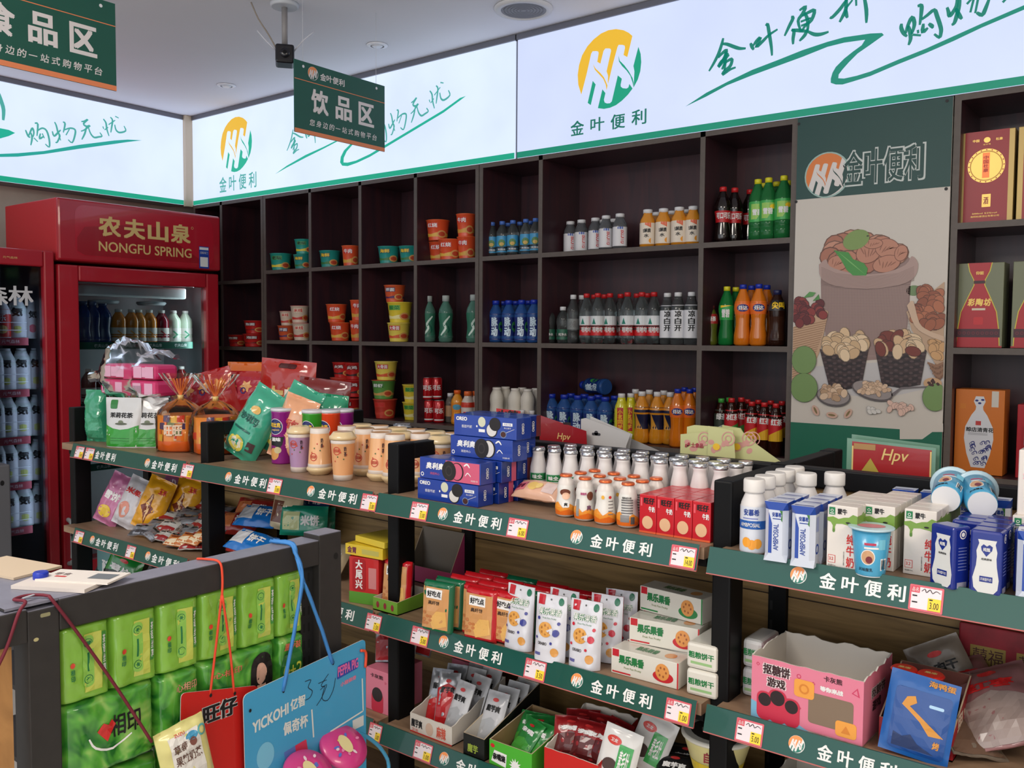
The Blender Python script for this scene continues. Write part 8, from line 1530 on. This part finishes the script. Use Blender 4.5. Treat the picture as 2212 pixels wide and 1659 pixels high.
hcard('hanging_card', bp_, XB_, .0018, bcol, dbl_, [[(XB_+.002, c1_[0], c1_[1]), (XB_+.006, (c1_[0]+km[0])/2, (c1_[1]+km[1])/2), (XB_+.004, km[0], km[1]), (RX+.008, kt[0]+.002, 1.075), (RX-.004, kt[0], zt+.003), (RX-.05, kt[0]-.012, zt+.004)], [(XB_+.002, c2_[0], c2_[1]), (XB_+.006, (c2_[0]+km[0])/2, (c2_[1]+km[1])/2), (XB_+.003, km[0]+.001, km[1]-.002), (RX+.010, kt[0]+.004, 1.07), (RX, kt[0]+.003, zt+.004), (RX-.045, kt[0]-.008, zt+.005)]],
      'light blue hanging card with handwritten price on a twisted blue rope', 'hanging card', blc, .0036, True, holes=(c1_, c2_, HB(538, 1534)), extra=[('blue_handle', handle), ('straw', straw), ('pink_cup', pinkcup(722, 1618, .050, 0)), ('pink_cup', pinkcup(632, 1668, .050, .02))])
# maroon cord with the pale packet
def HM(px, py, X): y, z = HY(px, py, X); return (X, y, z)
cord = MB().tube([HM(-20, 1470, RX+.006), HM(14, 1400, RX+.005), HM(40, 1325, RX+.005), HM(55, 1300, RX-.004), (RX-.03, .600, 1.0905), (RX-.035, .622, 1.091), (RX-.012, .640, 1.091), HM(116, 1300, RX+.004), HM(180, 1384, RX+.006), HM(255, 1490, RX+.012), HM(328, 1603, RX+.026)], .0026, mrc, 8, 5)
b, F_ = soft(.088, .125, .030, pm((222, 214, 140), .3, .4), kind='pillow', seed=140, seal=.05, wr=.003)
b.put(rect(-.026, .028, .010, .110), F_, pm((226, 222, 216)), 1, .01); b.put(text('草莓', -.022, .004, .080, .096, .03), F_, m((110, 80, 70), .5), 2, .01); b.put(text('果粒奶茶', -.022, .026, .058, .076, .03), F_, m((110, 80, 70), .5), 2, .01); b.put(ell(.014, .100, .011, .007), F_, pm((70, 150, 190)), 2, .01); b.put(ell(.014, .090, .006, .008), F_, m((120, 70, 60), .5), 2.6, .01); b.put(ring(.034, .100, .006, .009, 16), F_, pm((90, 170, 170)), 2, .01); b.put(text('ZUZU', -.014, .004, .108, .113, .02), F_, redink, 2, .01)
a_ = P(0, RX+.03, 412, 1659); M4 = Matrix.Translation((RX+.034, a_.y, a_.z-.035)) @ Matrix.Rotation(-.02, 4, 'X') @ Matrix.Rotation(math.pi/2-.1, 4, 'Z') @ Matrix.Rotation(-.22, 4, 'Y'); b.v = [tuple(M4 @ Vector(p)) for p in b.v]
place('hanging_packet', proto(('packet', b), ('maroon_cord', cord), ('tape', MB().box(-.002, .002, -.010, .010, 0, .001, m((190, 196, 204), .3)))), (0, 0, 0), 'pale yellow milk tea packet hanging from a long maroon cord at the rack corner', 'hanging packet')
for o_ in SC.objects:
    if o_.name.startswith('tape'): o_.location = (RX-.022, .618, 1.0925); o_.rotation_euler = (0, 0, .3)
# flattened cartons on top of the rack end
ct = MB().box(-.07, .06, -.04, .04, 0, .006, m((214, 204, 196), .7)).box(-.05, .08, -.01, .055, .006, .009, m((222, 214, 206), .7)); fn = plane((0, 0, .009), (1, 0, 0), (0, 1, 0))
ct.put(rect(.03, .07, .01, .04), fn, m((110, 116, 120), .5), 1); ct.put(rect(-.03, -.01, .01, .016), fn, redink, 1); ct.put(text('零食', -.04, -.01, .02, .035), fn, m((110, 90, 90), .5), 1)
c = P(2, 1.087, 150, 1268); place('flattened_carton', proto(('carton', ct)), (c.x-.02, c.y+.005, 1.0865), 'flattened white carton with grey print lying on top of the rack', 'carton', None, .5)
c = P(2, 1.087, 40, 1238); place('flattened_carton', proto(('carton', MB().box(-.10, .05, -.045, .045, 0, .004, m((206, 186, 160), .8)))), (c.x-.02, c.y+.01, 1.0865), 'plain tan cardboard flap lying at the rack corner', 'carton', None, .2)
c = P(2, 1.10, 88, 1240); place('bottle_cap', proto(('cap', MB().lathe([(.011, 0), (.012, .002), (.012, .011), (.0105, .013)], dbcap, 24))), (c.x, c.y, 1.0912), 'dark blue round cap lying on the tan cardboard', 'bottle cap')
